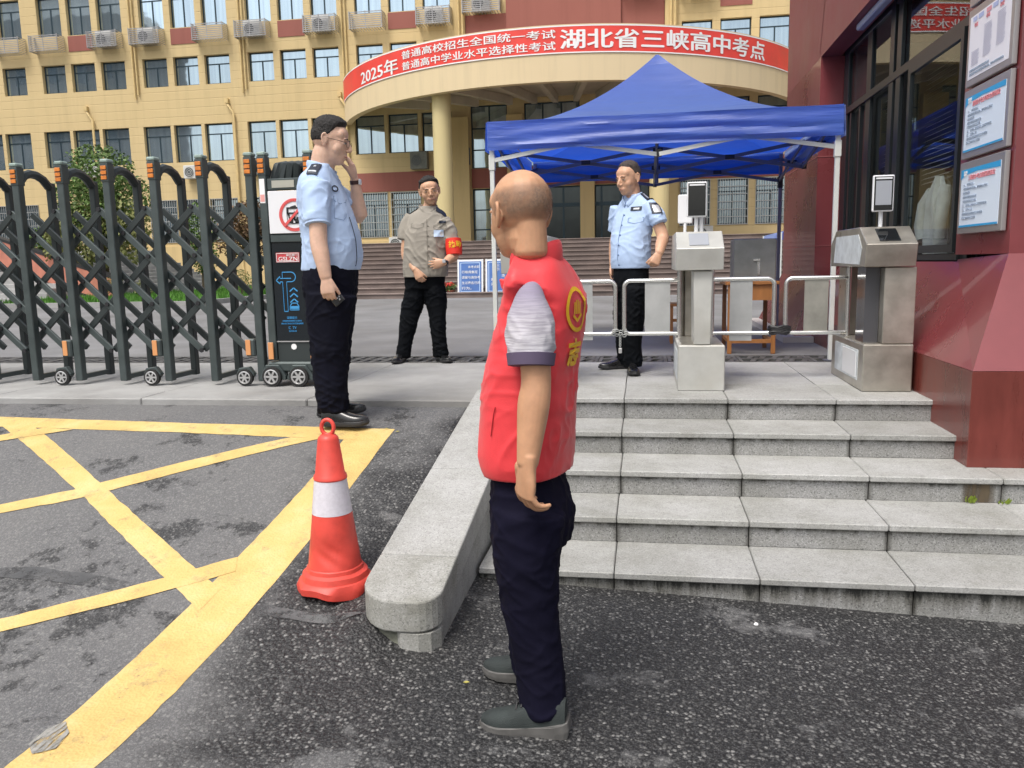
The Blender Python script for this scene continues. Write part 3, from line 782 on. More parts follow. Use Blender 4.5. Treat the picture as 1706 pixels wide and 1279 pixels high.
# ---- air conditioners in slatted cages
CAGE = mat('cage_metal', (.36, .36, .37), .5, metal=.5, var=.1, vs=3)
ACW = mat('ac_white', (.62, .62, .60), .5, var=.12, vs=2)
ACD = mat('ac_grey', (.17, .175, .155), .6, var=.2, vs=3)
FAN = mat('fan_dark', (.12, .13, .13), .6)
def make_ac(u, zb, label, w=1.83, unit=True, dark=False, v=VF, h=.85, cage=True):
    t = thing('air_conditioner', label, 'air conditioner', (u, v - .35, zb), 'air conditioners in metal cages on the school front')
    if unit:
        x0 = u + w * .25; mm = ACD if dark else ACW
        box_part('casing', mm, t, x0, x0 + .95, v - .46, v - .08, zb + .06, zb + h * .98, bevel=.02)
        if not dark or True:
            MB().tube([(x0 + .36, v - .462, zb + h * .5), (x0 + .36, v - .475, zb + h * .5)], .28, 20).build('fan', FAN, t)
            b = MB()
            for r in (.10, .19, .28): b.tube([(x0 + .36 + r * math.cos(a * math.pi / 8), v - .485, zb + h * .5 + r * math.sin(a * math.pi / 8)) for a in range(16)], .010, 4, closed=True)
            b.build('fan_guard', mm, t)
    if cage:
        b = MB()
        for k in range(9):
            z = zb + h * k / 8.6
            b.box(u, u + w, v - .60, v - .57, z, z + .040)
            b.box(u, u + .03, v - .57, v - .01, z, z + .040); b.box(u + w - .03, u + w, v - .57, v - .01, z, z + .040)
        b.build('slats', CAGE, t)['kind'] = 'stuff'
        b = MB()
        for x in (u, u + w / 2 - .02, u + w - .04): b.box(x, x + .04, v - .615, v - .60, zb - .02, zb + h + .02)
        for k in range(12): b.box(u + w * k / 12, u + w * k / 12 + .03, v - .60, v - .01, zb - .03, zb - .005)
        b.build('cage_frame', CAGE, t)
    return t
ac_at = [(-47.25, 1), (-43.5, 1), (-40.9, 0), (-37.1, 0), (-34.62, 0), (-30.98, 1), (-28.4, 1), (-24.6, 0), (-22.1, 1), (-18.15, 1), (-15.55, 0), (-11.9, 1)]
names_ = ['at the far left edge of the facade', 'beyond the left picture edge', 'left of the first red panel', 'just left of the first full window group', 'under the dark window at the far left', 'right of the left red panel, against the downpipes',
    'right of the paired downpipes, holding a white unit', 'empty slatted cage right of the second red panel', 'holding a white unit left of the third red panel', 'holding a white unit right of the third red panel', 'empty cage above the left end of the banner', 'holding a white unit above the rising part of the banner']
for (u, un), nm in zip(ac_at, names_):
    if u < -38: continue
    make_ac(u, 14.03, 'grey metal cage for an air conditioner, ' + nm if not un else 'caged air conditioner ' + nm, unit=bool(un))
make_ac(-9.42, 14.45, 'wide caged air conditioner beside the red wall above the banner', w=2.0)
make_ac(-1.2, 15.0, 'caged air conditioner on the red wall right of the middle, at the top edge', w=2.05, v=VF - .13)
make_ac(1.72, 14.6, 'caged air conditioner above the windows next to the yellow rib on the right', w=1.75)
make_ac(-13.05, 6.62, 'dark air conditioner pair behind the round entrance column', w=2.1, dark=True, h=1.0, cage=False)
make_ac(-11.9 + 1.2, 6.72, 'dark air conditioner half hidden by the right side of the entrance column', w=1.9, dark=True, h=1.0, cage=False)
for u, zb, nm in ((-32.5, 6.9, 'white air conditioner low on the wall behind the bush'), (-26.2, 6.6, 'white air conditioner on the wall seen through the gate arches'), (-22.2, 6.7, 'white air conditioner beside the low downpipe behind the gate'), (2.1, 2.5, 'white air conditioner standing below the grille windows behind the metal cabinet'), (-14.3, 2.35, 'white air conditioner at the left end of the entrance stairs')):
    make_ac(u, zb, nm, w=1.6, cage=False, h=.8 if zb > 3 else .75)
# ================================================================ GUARD HOUSE
RED_P = mat('dark_red_cladding', (.215, .045, .050), .30, var=.10, vs=1.4, bump=.05, bs=2.5, spec=.6, coat=.35)
RED_T = mat('dark_red_upper_cladding', (.205, .048, .050), .42, var=.12, vs=1.6, bump=.06, bs=2)
RED_G = mat('red_polished_stone', (.165, .036, .028), .30, var=.18, vs=3.0, dirt=.25, ds=2.2, coat=.2, stretch=(2.5, 2.5, .7))
ALU = mat('dark_aluminium', (.055, .065, .070), .35, metal=.7)
CG = clear_glass('booth_glass', alpha=.16)
gh = thing('guard_house', 'dark red guard house with battered stone base and tall dark windows on the right', 'guard house', (3.0, 8.0, 0))
# base blocks on the step
MB().box(1.70, 6.0, 4.55, 5.6, .372, .892).build('base_stone', RED_G, gh, bevel=.004)
MB().box(1.705, 2.4, 5.603, 8.70, .60, .890).build('base_stone', RED_G, gh, bevel=.004)
# battered facets above the base
A = {'p2': (1.70, 4.55, .893), 'p1': (1.70, 5.60, .893), 'q1': (1.985, 5.66, 1.47), 'q2': (1.96, 4.86, 1.50), 'f2': (6, 4.55, .893), 'g2': (6, 4.86, 1.50), 'mid': (1.78, 5.05, 1.06)}
MB().add([A['p2'], A['p1'], A['q1'], A['q2']], [(0, 2, 1), (0, 3, 2)]).build('battered_panel', RED_P, gh)
MB().add([A['p2'], A['f2'], A['g2'], A['q2']], [(0, 1, 2, 3)]).build('battered_panel', RED_P, gh)
MB().add([(1.705, 5.603, .893), (1.705, 8.7, .893), (2.0, 8.9, 1.455), (1.99, 5.663, 1.455)], [(0, 3, 2), (0, 2, 1)]).build('battered_panel', RED_P, gh)
# corner pier that carries the notices
b = MB().box(1.96, 6.0, 4.86, 5.64, 1.50, 6.0); b.build('corner_pier', RED_P, gh)
for z in (3.05, 4.3): box_part('panel_seam', DARKVOID, gh, 1.957, 6.0, 4.857, 5.63, z, z + .006)
# far pier, deep fascia above the windows
box_part('far_pier', RED_P, gh, 1.80, 2.6, 9.24, 11.3, .5, 3.56)
for z in (1.62, 2.55): box_part('panel_seam', mat('seam_pale', (.34, .10, .10), .6), gh, 1.797, 2.45, 9.236, 11.29, z, z + .008)
box_part('fascia', RED_T, gh, 1.80, 2.0, 3.6, 11.3, 3.562, 6.2)
MB().add([(1.797, 9.3, 3.6), (1.797, 10.1, 3.9), (1.770, 9.85, 4.9), (1.797, 8.7, 5.4), (1.797, 10.9, 5.2)], [(0, 1, 2), (0, 2, 3), (1, 4, 2)]).build('folded_panel', RED_T, gh)
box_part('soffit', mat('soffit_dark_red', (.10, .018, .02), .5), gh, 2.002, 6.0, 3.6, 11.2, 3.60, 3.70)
# battered foot of the far pier
MB().add([(1.50, 8.72, .62), (1.50, 11.5, .62), (1.797, 11.3, 1.30), (1.797, 9.20, 1.30), (2.4, 8.72, .62), (2.4, 9.20, 1.30)], [(0, 3, 2, 1), (0, 4, 5, 3)]).build('battered_panel', RED_P, gh)
box_part('kick_plate', mat('pale_plinth', (.45, .42, .41), .6), gh, 1.40, 1.7, 8.62, 11.5, .60, .70)
# glazed wall
WU = 2.03
def vbar(v0, v1, z0=1.46, z1=3.60, du=0., d=.03, nm='mullion'): return box_part(nm, ALU, gh, WU - du, WU - du + d, v0, v1, z0, z1, bevel=.003)
vbar(9.02, 9.22); vbar(8.16, 8.32); vbar(7.22, 7.34, du=.012); vbar(7.42, 7.54, du=.012); vbar(5.645, 5.76)
vbar(5.765, 9.015, 2.93, 2.995, du=.02, nm='transom'); vbar(5.765, 9.015, 3.53, 3.597, du=.005, nm='transom'); vbar(5.765, 9.015, 1.462, 1.51, du=.022, nm='window_sill')
for a_, b_, z0, z1, du in ((5.77, 7.21, 3.0, 3.53, -.02), (7.55, 8.15, 3.0, 3.53, -.02), (8.33, 9.01, 3.0, 3.53, -.02), (6.9, 7.21, 1.51, 2.93, -.05), (7.55, 8.15, 1.51, 2.93, -.05), (8.33, 9.01, 1.51, 2.93, -.05)):
    MB().quad((WU - du, a_, z0), (WU - du, a_, z1), (WU - du, b_, z1), (WU - du, b_, z0)).build('pane', CG, gh)
# sliding leaf standing proud
lf_ = MB()
for a_, b_, z0, z1 in ((5.78, 5.83, 1.515, 2.925), (6.84, 6.90, 1.515, 2.925), (5.83, 6.84, 1.515, 1.57), (5.83, 6.84, 2.865, 2.925)): lf_.box(WU - .045, WU - .012, a_, b_, z0, z1)
leaf = lf_.build('sliding_sash', ALU, gh)
MB().quad((WU - .03, 5.83, 1.57), (WU - .03, 5.83, 2.865), (WU - .03, 6.84, 2.865), (WU - .03, 6.84, 1.57)).build('pane', CG, leaf)
for v0 in (8.50,):
    s_ = MB()
    for a_, b_, z0, z1 in ((v0 - .02, v0 + .03, 1.515, 2.925), (v0 + .33, v0 + .38, 1.515, 2.925)): s_.box(WU - .005, WU + .03, a_, b_, z0, z1)
    s_.build('sliding_sash', ALU, gh)
# room behind
ROOM = mat('room_wall', (.16, .16, .15), .8, var=.2, vs=1)
box_part('room_back', ROOM, gh, 4.6, 4.7, 5.65, 9.2, .6, 3.6); box_part('room_floor', ROOM, gh, 2.1, 4.6, 5.65, 9.2, .6, .7)
box_part('room_side', ROOM, gh, 2.1, 4.6, 9.0, 9.1, .7, 3.59); box_part('room_side', ROOM, gh, 2.1, 4.6, 5.66, 5.7, .7, 3.59)
box_part('room_desk', mat('desk_dark', (.03, .03, .032), .5), gh, 2.15, 2.9, 5.9, 8.6, 1.38, 1.50)
BL = mat('blind_slat', (.62, .62, .60), .5)
for v0, v1, z0, u in ((7.66, 8.10, 2.05, 2.14), (6.45, 7.05, 2.05, 2.16)):
    b = MB(); z = z0
    while z < 2.90: b.add([(u, v0, z), (u + .035, v0, z + .018), (u + .035, v1, z + .018), (u, v1, z)], [(0, 1, 2, 3)]); z += .036
    o = b.build('blind', BL, gh)
tube_l = box_part('strip_light', mat('lamp_tube_off', (.35, .38, .46), .4), gh, 1.86, 1.93, 5.4, 8.05, 3.50, 3.558, bevel=.01)

# pale jacket hanging on a stand inside the window
JK = mat('pale_fabric', (.78, .82, .80), .8, var=.1, vs=8, bump=.4, bs=14)
jk = thing('hanging_jacket', 'pale grey jacket hanging behind the guard house window', 'jacket', (2.2, 6.6, 1.5))
rows_ = []
for k in range(15):
    t = k / 14; z = 1.50 + .58 * t; w = .16 * (1 - .10 * t) if t < .78 else .145 * (1 - (t - .78) / .22 * .72); d = .09 * (1 - .5 * max(0, t - .7) / .3)
    rows_.append([(2.18 + (d + .015 * math.sin(5 * a + 3 * t)) * math.cos(a), 6.62 + (w + .02 * math.sin(7 * a + 2 * t)) * math.sin(a), z) for a in [2 * math.pi * q / 28 for q in range(29)]])
MB().grid(rows_).build('body', JK, jk, smooth=True)
for sgn in (-1, 1): MB().tube([(2.16, 6.62 + sgn * .13, 1.98), (2.13, 6.62 + sgn * .21, 1.88), (2.11, 6.62 + sgn * .22, 1.72), (2.12, 6.62 + sgn * .20, 1.62)], [.045, .05, .045, .04], 10).build('sleeve', JK, jk, smooth=True)

# notices on the pier
SIL = mat('notice_frame', (.42, .40, .40), .35, metal=.6)
PAPER = mat('notice_paper', (.74, .84, .97), .35); PAPW = mat('notice_paper_white', (.86, .86, .95), .35); CY = mat('print_cyan', (.03, .36, .72), .4)
PR = mat('print_red', (.70, .10, .10), .5); PRS = mat('print_soft_red', (.75, .30, .34), .5); PB = mat('print_grey', (.42, .50, .62), .6); PK = mat('print_pink', (.80, .35, .42), .5); PL = mat('print_lilac', (.45, .52, .80), .5)
def notice(z0, z1, label, kind, v0=4.90, v1=5.545):
    t = thing('notice_board', label, 'notice board', (1.93, (v0 + v1) / 2, z0), 'framed notices on the guard house pier')
    u = 1.955
    box_part('frame', SIL, t, u - .028, u, v0, v1, z0, z1, bevel=.004)
    uf = u - .030; a, b_, c, d = v0 + .045, v1 - .035, z0 + .04, z1 - .045     # a is near (image right)
    box_part('paper', PAPER if kind else PAPW, t, uf, u - .027, a, b_, c, d)
    X = uf - .002; H_ = d - c; W_ = b_ - a
    P_ = lambda s, q: (X, b_ - s * W_, c + q * H_)          # s to the right, q up
    R_, U_ = (0, -1, 0), (0, 0, 1)
    if kind:
        MB().add([P_(0, 1), P_(0, .83), P_(.10, .90), P_(.45, .93), P_(1, .90), P_(1, 1)], [(0, 1, 2), (0, 2, 3), (0, 3, 5), (3, 4, 5)]).build('header_print', CY, t)
        MB().add([P_(0, .0), P_(1, .0), P_(1, .035), P_(0, .035)], [(0, 1, 2, 3)]).build('footer_print', CY, t)
        text_on(MB(), '招聘', P_(.08, .885), R_, U_, .03, fit=(.05, .03)).build('emblem_print', WHITE, t)
        ttl = '普通高考考点考场安全管理规定' if kind == 1 else '三峡高中考点疫情防控规定'
        text_on(MB(), ttl, P_(.20, .80), R_, U_, .04, fit=(W_ * .68, .030)).build('title_print', PRS, t)
        body = ['一、考场规则', '考生凭准考证进入考场参加考试', '保持安静', '遵守考场纪律规定', '不得携带通讯工具', '二、监考人员应当认真履行职责', '三、工作人员', '按照要求完成各项工作任务', '服从安排听从指挥']
    else:
        for s, w, mm in ((.08, .10, PL), (.22, .13, PL), (.42, .12, PK), (.58, .12, PL), (.74, .20, PL)):
            MB().add([P_(s, .90), P_(s + w, .90), P_(s + w, .97), P_(s, .97)], [(0, 1, 2, 3)]).build('header_print', mm, t)
        for s, q, tx in ((.12, .80, '平面'), (.42, .82, '考场'), (.75, .84, '示意')):
            text_on(MB(), tx, P_(s, q), R_, U_, .04, fit=(.05, .022)).build('title_print', PRS, t)
        b = MB(); rq = random.Random(9)
        PALE = mat('print_pale', (.55, .55, .68), .5)
        for s, q0, q1 in ((.08, .2, .42), (.38, .25, .74), (.70, .30, .80)):
            q = q0
            while q < q1:
                b.add([P_(s, q), P_(s + rq.uniform(.14, .22), q), P_(s + .2, q + .012), P_(s, q + .012)], [(0, 1, 2, 3)]); q += .024
        b.build('table_print', PALE, t)['kind'] = 'stuff'
        body = []
        for q, tx in ((.11, '温馨提示请考生提前到达'), (.05, '请按照考场示意图有序进入考场并保持安静')):
            text_on(MB(), tx, P_(.05, q), R_, U_, .03, fit=(W_ * (.5 if q > .1 else .85), .014)).build('text_print', PB, t)
    q = .715
    for ln in body:
        text_on(MB(), ln, P_(.08, q), R_, U_, .03, fit=(W_ * .045 * len(ln), .014)).build('text_print', PB, t); q -= .072
notice(2.965, 3.5, 'topmost white notice on the red pier, cut by the top edge of the picture', 0)
notice(2.50, 2.945, 'white notice with lilac header and pale columns, second from the top on the red pier', 0)
notice(2.075, 2.48, 'light blue notice with cyan header in the middle of the red pier', 1)
notice(1.625, 2.055, 'light blue notice with cyan header, lowest on the red pier above the slope', 2)

# ================================================================ BLUE TENT
BLUE = bpy.data.materials.new('blue_tent_fabric'); BLUE.use_nodes = True
n = BLUE.node_tree.nodes; l = BLUE.node_tree.links; b_ = n['Principled BSDF']
s = n.new('ShaderNodeTexCoord').outputs['Object']
nzt = tex(n, l, 'Noise', 1.6, s, Detail=5).outputs[0]
cb = ramp(n, l, nzt, [(.35, (.018, .078, .42)), (.65, (.028, .108, .52))])
l.new(cb, b_.inputs['Base Color']); b_.inputs['Roughness'].default_value = .42; b_.inputs['Sheen Weight'].default_value = .8; b_.inputs['Sheen Roughness'].default_value = .6; b_.inputs['Sheen Tint'].default_value = (.6, .75, 1, 1); b_.inputs['Specular IOR Level'].default_value = .6
b_.inputs['Coat Weight'].default_value = .35; b_.inputs['Coat Roughness'].default_value = .42; b_.inputs['Coat IOR'].default_value = 1.9
mp = n.new('ShaderNodeMapping'); mp.inputs['Scale'].default_value = (.9, .9, 7); l.new(s, mp.inputs[0])
wr = tex(n, l, 'Noise', 1.6, mp.outputs[0], Detail=3).outputs[0]
bp = n.new('ShaderNodeBump'); bp.inputs['Strength'].default_value = .55; bp.inputs['Distance'].default_value = .05; l.new(wr, bp.inputs['Height']); l.new(bp.outputs[0], b_.inputs['Normal'])
trn = n.new('ShaderNodeBsdfTranslucent'); trn.inputs[0].default_value = (.01, .10, .75, 1)
mxs = n.new('ShaderNodeMixShader'); mxs.inputs[0].default_value = .38
l.new(b_.outputs[0], mxs.inputs[1]); l.new(trn.outputs[0], mxs.inputs[2]); l.new(mxs.outputs[0], n['Material Output'].inputs[0])
TW = mat('tent_frame_white', (.62, .64, .62), .4, var=.05, vs=5); TG = mat('tent_truss_shaded_grey', (.14, .15, .19), .45, metal=.4); TB_ = mat('plastic_black', (.015, .015, .018), .5)  # TG: frame colour darkened to carry the shade under the roof
tent = thing('canopy_tent', 'blue pop-up canopy tent with peaked roof over the turnstiles', 'tent', (.11, 8.5, PZ))
X0, X1, Y0, Y1, ZE, ZP = -1.335, 1.56, 7.05, 9.95, 2.70, 3.52
TC = Vector(((X0 + X1) / 2, (Y0 + Y1) / 2))
def hip(t, c):   # t 0 at the peak, 1 at the corner
    z = ZE + (ZP - ZE) * (1 - t) ** 1.9 + .0
    return Vector((TC.x + (c[0] - TC.x) * t, TC.y + (c[1] - TC.y) * t, z))
corn = [(X0, Y0), (X1, Y0), (X1, Y1), (X0, Y1)]
roof = MB()
NT, NE = 26, 30
for k in range(4):
    c0, c1 = corn[k], corn[(k + 1) % 4]
    rows_ = []
    for i in range(NT + 1):
        t = .008 + .992 * i / NT; a_, b2 = hip(t, c0), hip(t, c1)
        row = []
        for j in range(NE + 1):
            s_ = j / NE; p = a_.lerp(b2, s_)
            p.z -= .085 * math.sin(math.pi * s_) * (t * (1 - t)) * 2.2
            p.z += .012 * noise.noise((p.x * 2.2, p.y * 2.2, 1.)) * t
            row.append(p)
        rows_.append(row)
    roof.grid([r for r in rows_])
roof.build('canopy', BLUE, tent, smooth=True)
for k in range(4):
    c0, c1 = Vector(corn[k]), Vector(corn[(k + 1) % 4]); nrm = Vector(((c1 - c0).y, -(c1 - c0).x)).normalized()
    rows_ = []
    for q in range(13):
        zt = q / 12; row = []
        for j in range(61):
            s_ = j / 60; p = c0.lerp(c1, s_)
            rip = math.sin(math.pi * s_) ** .5
            o_ = rip * (.011 * math.sin(zt * 15 + 2.2 * math.sin(s_ * 4 + k) + s_ * 3) * (.3 + zt) + .010 * noise.noise((s_ * 5, zt * 9, k)))
            p2 = p + nrm * (.012 + o_ + .012 * zt)
            sag = .012 * math.sin(math.pi * 2 * s_)
            row.append((p2.x, p2.y, ZE + .002 - zt * (.24 + sag * 0)))
        rows_.append(row)
    MB().grid(rows_).build('valance', BLUE, tent, smooth=True)
# legs, mast, scissor trusses
for (x, y) in corn:
    xi, yi = x + (.03 if x < 0 else -.03), y + (.03 if y < 8 else -.03)
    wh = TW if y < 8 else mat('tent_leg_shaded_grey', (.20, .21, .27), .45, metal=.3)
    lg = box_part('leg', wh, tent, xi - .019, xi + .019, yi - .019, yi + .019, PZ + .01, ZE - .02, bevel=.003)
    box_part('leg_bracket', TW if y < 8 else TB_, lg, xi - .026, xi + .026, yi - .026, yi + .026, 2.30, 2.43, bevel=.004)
    box_part('foot_plate', TG, lg, xi - .05, xi + .05, yi - .05, yi + .05, PZ, PZ + .01)
MB().tube([(TC.x, TC.y, 2.27), (TC.x, TC.y, ZP - .02)], .018, 10).build('centre_mast', TG, tent)
def scissor(p, q, front=False):
    p, q = Vector(p), Vector(q); d = (q - p); off = Vector((-d.y, d.x, 0)).normalized() * .014
    mm = TW if front else TG
    MB().bar(p + Vector((0, 0, 2.62)) + off, q + Vector((0, 0, 2.38)) + off, .016, .034).build('truss_bar', mm, tent)
    MB().bar(p + Vector((0, 0, 2.38)) - off, q + Vector((0, 0, 2.62)) - off, .016, .034).build('truss_bar', mm, tent)
    c_ = (p + q) / 2 + Vector((0, 0, 2.5)); MB().obox(c_, .045, .03, .022).build('truss_joint', TB_, tent)
mids = []
for k in range(4):
    c0, c1 = Vector((*corn[k], 0)), Vector((*corn[(k + 1) % 4], 0)); cc = Vector((TC.x, TC.y, 0))
    c0, c1 = c0.lerp(cc, .02), c1.lerp(cc, .02); md = (c0 + c1) / 2
    scissor(c0, md, k == 0); scissor(md, c1, k == 0); scissor(md, cc)
    MB().obox(md + Vector((0, 0, 2.39)), .02, .02, .03).build('truss_joint', TB_, tent)
# second small blue tent far behind
t2 = thing('canopy_tent', 'small blue tent roof far back beside the guard house', 'tent', (4.4, 18.5, PZ))
b = MB(); ap = (4.5, 18.6, 2.45)
cs = [(2.72, 17.4, 2.02), (6.2, 17.4, 2.02), (6.2, 19.8, 2.02), (2.72, 19.8, 2.02)]
for k in range(4): b.add([cs[k], cs[(k + 1) % 4], ap], [(0, 1, 2)])
b.build('canopy', BLUE, t2)
for c_ in cs: MB().bar((c_[0], c_[1], PZ), (c_[0], c_[1], 2.02), .05, .05).build('leg', TW, t2)
for k in range(4): MB().quad(cs[k], cs[(k + 1) % 4], (*cs[(k + 1) % 4][:2], 1.92), (*cs[k][:2], 1.92)).build('valance', BLUE, t2)

# ================================================================ RETRACTABLE GATE
GM = mat('gate_metal', (.068, .086, .086), .38, metal=.35, var=.12, vs=6, spec=.6)
GM2 = mat('gate_metal_dark', (.042, .052, .053), .42, metal=.3)
GCAP = mat('gate_cap', (.26, .34, .31), .4, var=.1, vs=8); ORG = mat('reflector_orange', (.62, .20, .035), .35, var=.15, vs=40); ORG2 = mat('reflector_amber', (.66, .30, .12), .4)
RUB = mat('rubber', (.018, .018, .018), .7); RIM = mat('wheel_rim', (.55, .55, .55), .3, metal=.6)
gate = thing('retractable_gate', 'dark grey folding scissor gate on small wheels closing the school entrance', 'gate', (-4.5, 5.8, PZ))
GV, GB = 5.60, 5.98
def post_parts(u, parent, back=True, z0=PZ + .03):
    out = []
    b = MB().box(u, u + .058, GV, GV + .062, z0, 2.245); out.append(b.build('front_post', GM, parent, bevel=.005))
    out.append(MB().box(u - .003, u + .061, GV - .006, GV + .072, 2.165, 2.30).build('post_cap', GM, parent, bevel=.004))
    MB().box(u - .004, u + .062, GV - .007, GV + .073, 2.302, 2.330).build('cap_top', GCAP, parent, bevel=.008)
    for k in range(3): MB().box(u + .004, u + .050, GV - .014, GV - .007, 2.180 + k * .036, 2.208 + k * .036).build('reflector', ORG, parent, bevel=.003)
    if back:
        arc = [(u + .03, GV + .055, 2.20), (u + .03, GV + .10, 2.245), (u + .03, GV + .16, 2.265), (u + .03, GV + .23, 2.262), (u + .03, GV + .30, 2.235), (u + .03, GV + .36, 2.18)]
        b = MB()
        for p, q in zip(arc, arc[1:]): b.bar(p, q, .036, .055, up=(1, 0, 0) if 0 else (0, .01, 1))
        b = MB().tube(arc, .033, 8); b.build('arch', GM2, parent, smooth=True)
        MB().box(u + .004, u + .054, GB - .028, GB + .03, z0, 2.215).build('rear_post', GM2, parent, bevel=.006)
        MB().box(u + .012, u + .046, GV + .063, GB - .03, z0 + .01, z0 + .045).build('foot_rail', GM, parent)
def wheel(c, r, parent, nm='wheel'):
    """c centre of the outer face, axis along v"""
    w = MB().tube([(c[0], c[1], c[2]), (c[0], c[1] + .032, c[2])], r, 20).build(nm, RUB, parent, smooth=True)
    b = MB().tube([(c[0], c[1] - .003, c[2]), (c[0], c[1] + .001, c[2])], r * .22, 10)
    for k in range(6):
        a = math.pi / 3 * k; b.bar((c[0] + r * .2 * math.cos(a), c[1] - .002, c[2] + r * .2 * math.sin(a)), (c[0] + r * .64 * math.cos(a), c[1] - .002, c[2] + r * .64 * math.sin(a)), .004, r * .20, up=(math.sin(a), 0, -math.cos(a)))
    b.tube([(c[0] + r * .7 * math.cos(2 * math.pi * q / 16), c[1] - .002, c[2] + r * .7 * math.sin(2 * math.pi * q / 16)) for q in range(16)], r * .085, 5, closed=True)
    b.build('rim', RIM, w)
    return w
pu = [-2.845 - .378 * k for k in range(13)]
for k, u in enumerate(pu):
    post_parts(u, gate)
    if k % 2 == 0:
        uw = u - .085
        MB().box(uw + .005, uw + .082, GV - .012, GV + .05, .86, .99).build('wheel_bracket', GM, gate, bevel=.01)
        MB().box(uw + .01, uw + .05, GV - .018, GV - .013, .87, .985).build('amber_strip', ORG2, gate, bevel=.003)
        MB().prism([(uw - .075, GV - .03, .72), (uw - .05, GV - .03, .775), (uw + .03, GV - .03, .785), (uw + .07, GV - .03, .73), (uw + .05, GV - .03, .70), (uw - .05, GV - .03, .70)], (0, .05, 0)).build('wheel_guard', GM, gate, bevel=.004)
        wheel((uw, GV - .045, PZ + .064), .062, gate)
# scissor bars: two lattices
ZT, ZB = 1.97, .90; run = 3 * .378
for vv, mm in ((GV + .085, GM), (GB - .075, GM2)):
    k = -1
    for k in range(-1, 15):
        ut = pu[0] + .378 - .378 * k - .10
        for sgn, dv in (((1, 0), (-1, .026)) if vv < 5.8 else ((1, 0),)):
            u0, u1, za, zb = ut, ut + sgn * run, ZT, ZB
            lo, hi = pu[-1] - .05, pu[0] + .04
            def clip(u0, z0, u1, z1):
                if max(u0, u1) <= lo or min(u0, u1) >= hi: return None
                f = lambda u: z0 + (z1 - z0) * (u - u0) / (u1 - u0)
                a, b2 = max(lo, min(hi, u0)), max(lo, min(hi, u1)); return a, f(a), b2, f(b2)
            c_ = clip(u0, za, u1, zb)
            if c_ and abs(c_[0] - c_[2]) > .06:
                MB().bar((c_[0], vv + dv, c_[1]), (c_[2], vv + dv, c_[3]), .024, .046, up=(0, 0, 1)).build('scissor_bar', mm if sgn > 0 else GM2, gate, bevel=.003)
b = MB()
for k in range(13):
    for q in range(0, 7):
        u = pu[0] - .10 - .378 * k + (.189 if q % 2 else 0); z = ZT - q * (ZT - ZB) / 6
        if u < pu[0]: b.tube([(u, GV + .062, z), (u, GV + .074, z)], .017, 8)
b.build('pivot_bolts', TB_, gate)['kind'] = 'stuff'
# drive head at the leading end
hd = gate
HX0, HX1 = -2.742, -2.335
for u in (HX0, HX1 - .06): post_parts(u, gate, back=False, z0=.83)
for dx in (.0, .11, .2, .3):      # folded arches stacked behind the head
    pass
for k in range(4):
    u = HX0 + .07 + k * .05
    MB().tube([(u, GV + .10 + .02 * k, 2.13), (u + .02, GV + .14, 2.24), (u + .04, GV + .24, 2.26), (u + .06, GV + .33, 2.20), (u + .07, GB, 2.05), (u + .07, GB, 1.2)], .032, 8).build('arch', GM2, gate, smooth=True)
MB().box(HX0 + .062, HX1 - .062, GV + .004, GV + .06, 2.06, 2.14).build('head_rail', GM, gate, bevel=.004)
MB().box(HX0 + .062, HX1 - .062, GV + .004, GV + .06, 1.69, 1.745).build('head_rail', GM, gate, bevel=.004)
MB().box(HX0 + .01, HX1 - .01, GV + .065, GB, .86, 2.06).build('head_body', GM2, gate, bevel=.01)
MB().box(HX0 + .062, HX1 - .062, GV + .012, GV + .05, .975, 1.688).build('black_panel', mat('gloss_black', (.006, .010, .014), .18, coat=.3), gate, bevel=.003)
MB().box(HX0 + .062, HX1 - .062, GV + .006, GV + .052, .965, .973).build('trim_strip', RIM, gate)
MB().box(HX0 + .062, HX1 - .062, GV + .016, GV + .05, .80, .963).build('lower_panel', GM2, gate, bevel=.003)
MB().tube([(HX0 + .19, GV + .012, .93), (HX0 + .19, GV + .016, .93)], .022, 10).build('lock_cover', WHITE, gate)
MB().box(HX0 - .01, HX1 + .01, GV - .02, GV + .30, .745, .82).build('head_sill', GM, gate, bevel=.012)
for u in (HX0 + .03, HX1 - .05): MB().box(u - .025, u + .015, GV - .030, GV - .018, .84, .965).build('amber_strip', ORG2, gate, bevel=.003)
for u in (HX0 + .035, HX0 + .245):
    MB().prism([(u - .10, GV - .04, .71), (u - .055, GV - .04, .80), (u + .05, GV - .04, .80), (u + .10, GV - .04, .72), (u + .10, GV - .04, .69), (u + .072, GV - .04, .69), (u + .05, GV - .04, .76), (u - .05, GV - .04, .76), (u - .075, GV - .04, .69), (u - .10, GV - .04, .69)], (0, .06, 0)).build('wheel_guard', GM, gate, bevel=.004)
    wheel((u, GV - .065, PZ + .073), .072, gate)
MB().box(HX0 + .10, HX0 + .27, GV - .001, GV + .003, 2.075, 2.125).build('name_plate', mat('plate', (.45, .44, .38), .4, metal=.3), gate)
MB().box(HX0 + .006, HX0 + .046, GV - .003, GV, 1.97, 2.14).build('paper_label', WHITE, gate)
MB().box(HX0 + .010, HX0 + .042, GV - .0045, GV - .003, 1.98, 2.03).build('label_print', mat('faded_pink', (.75, .35, .33), .6), gate)
NEON = mat('print_sky_blue', (.05, .30, .62), .5); RLOGO = mat('logo_red', (.55, .06, .07), .4)
Xp = GV + .010
def seg(pts, w, mm, nm, z=Xp):
    b = MB()
    for p, q in zip(pts, pts[1:]): b.bar((p[0], z, p[1]), (q[0], z, q[1]), .003, w, up=(0, 0, 1))
    return b.build(nm, mm, gate)
hx = HX0
MB().box(hx + .095, hx + .275, Xp - .001, Xp + .002, 1.545, 1.615).build('logo_plate', RLOGO, gate)
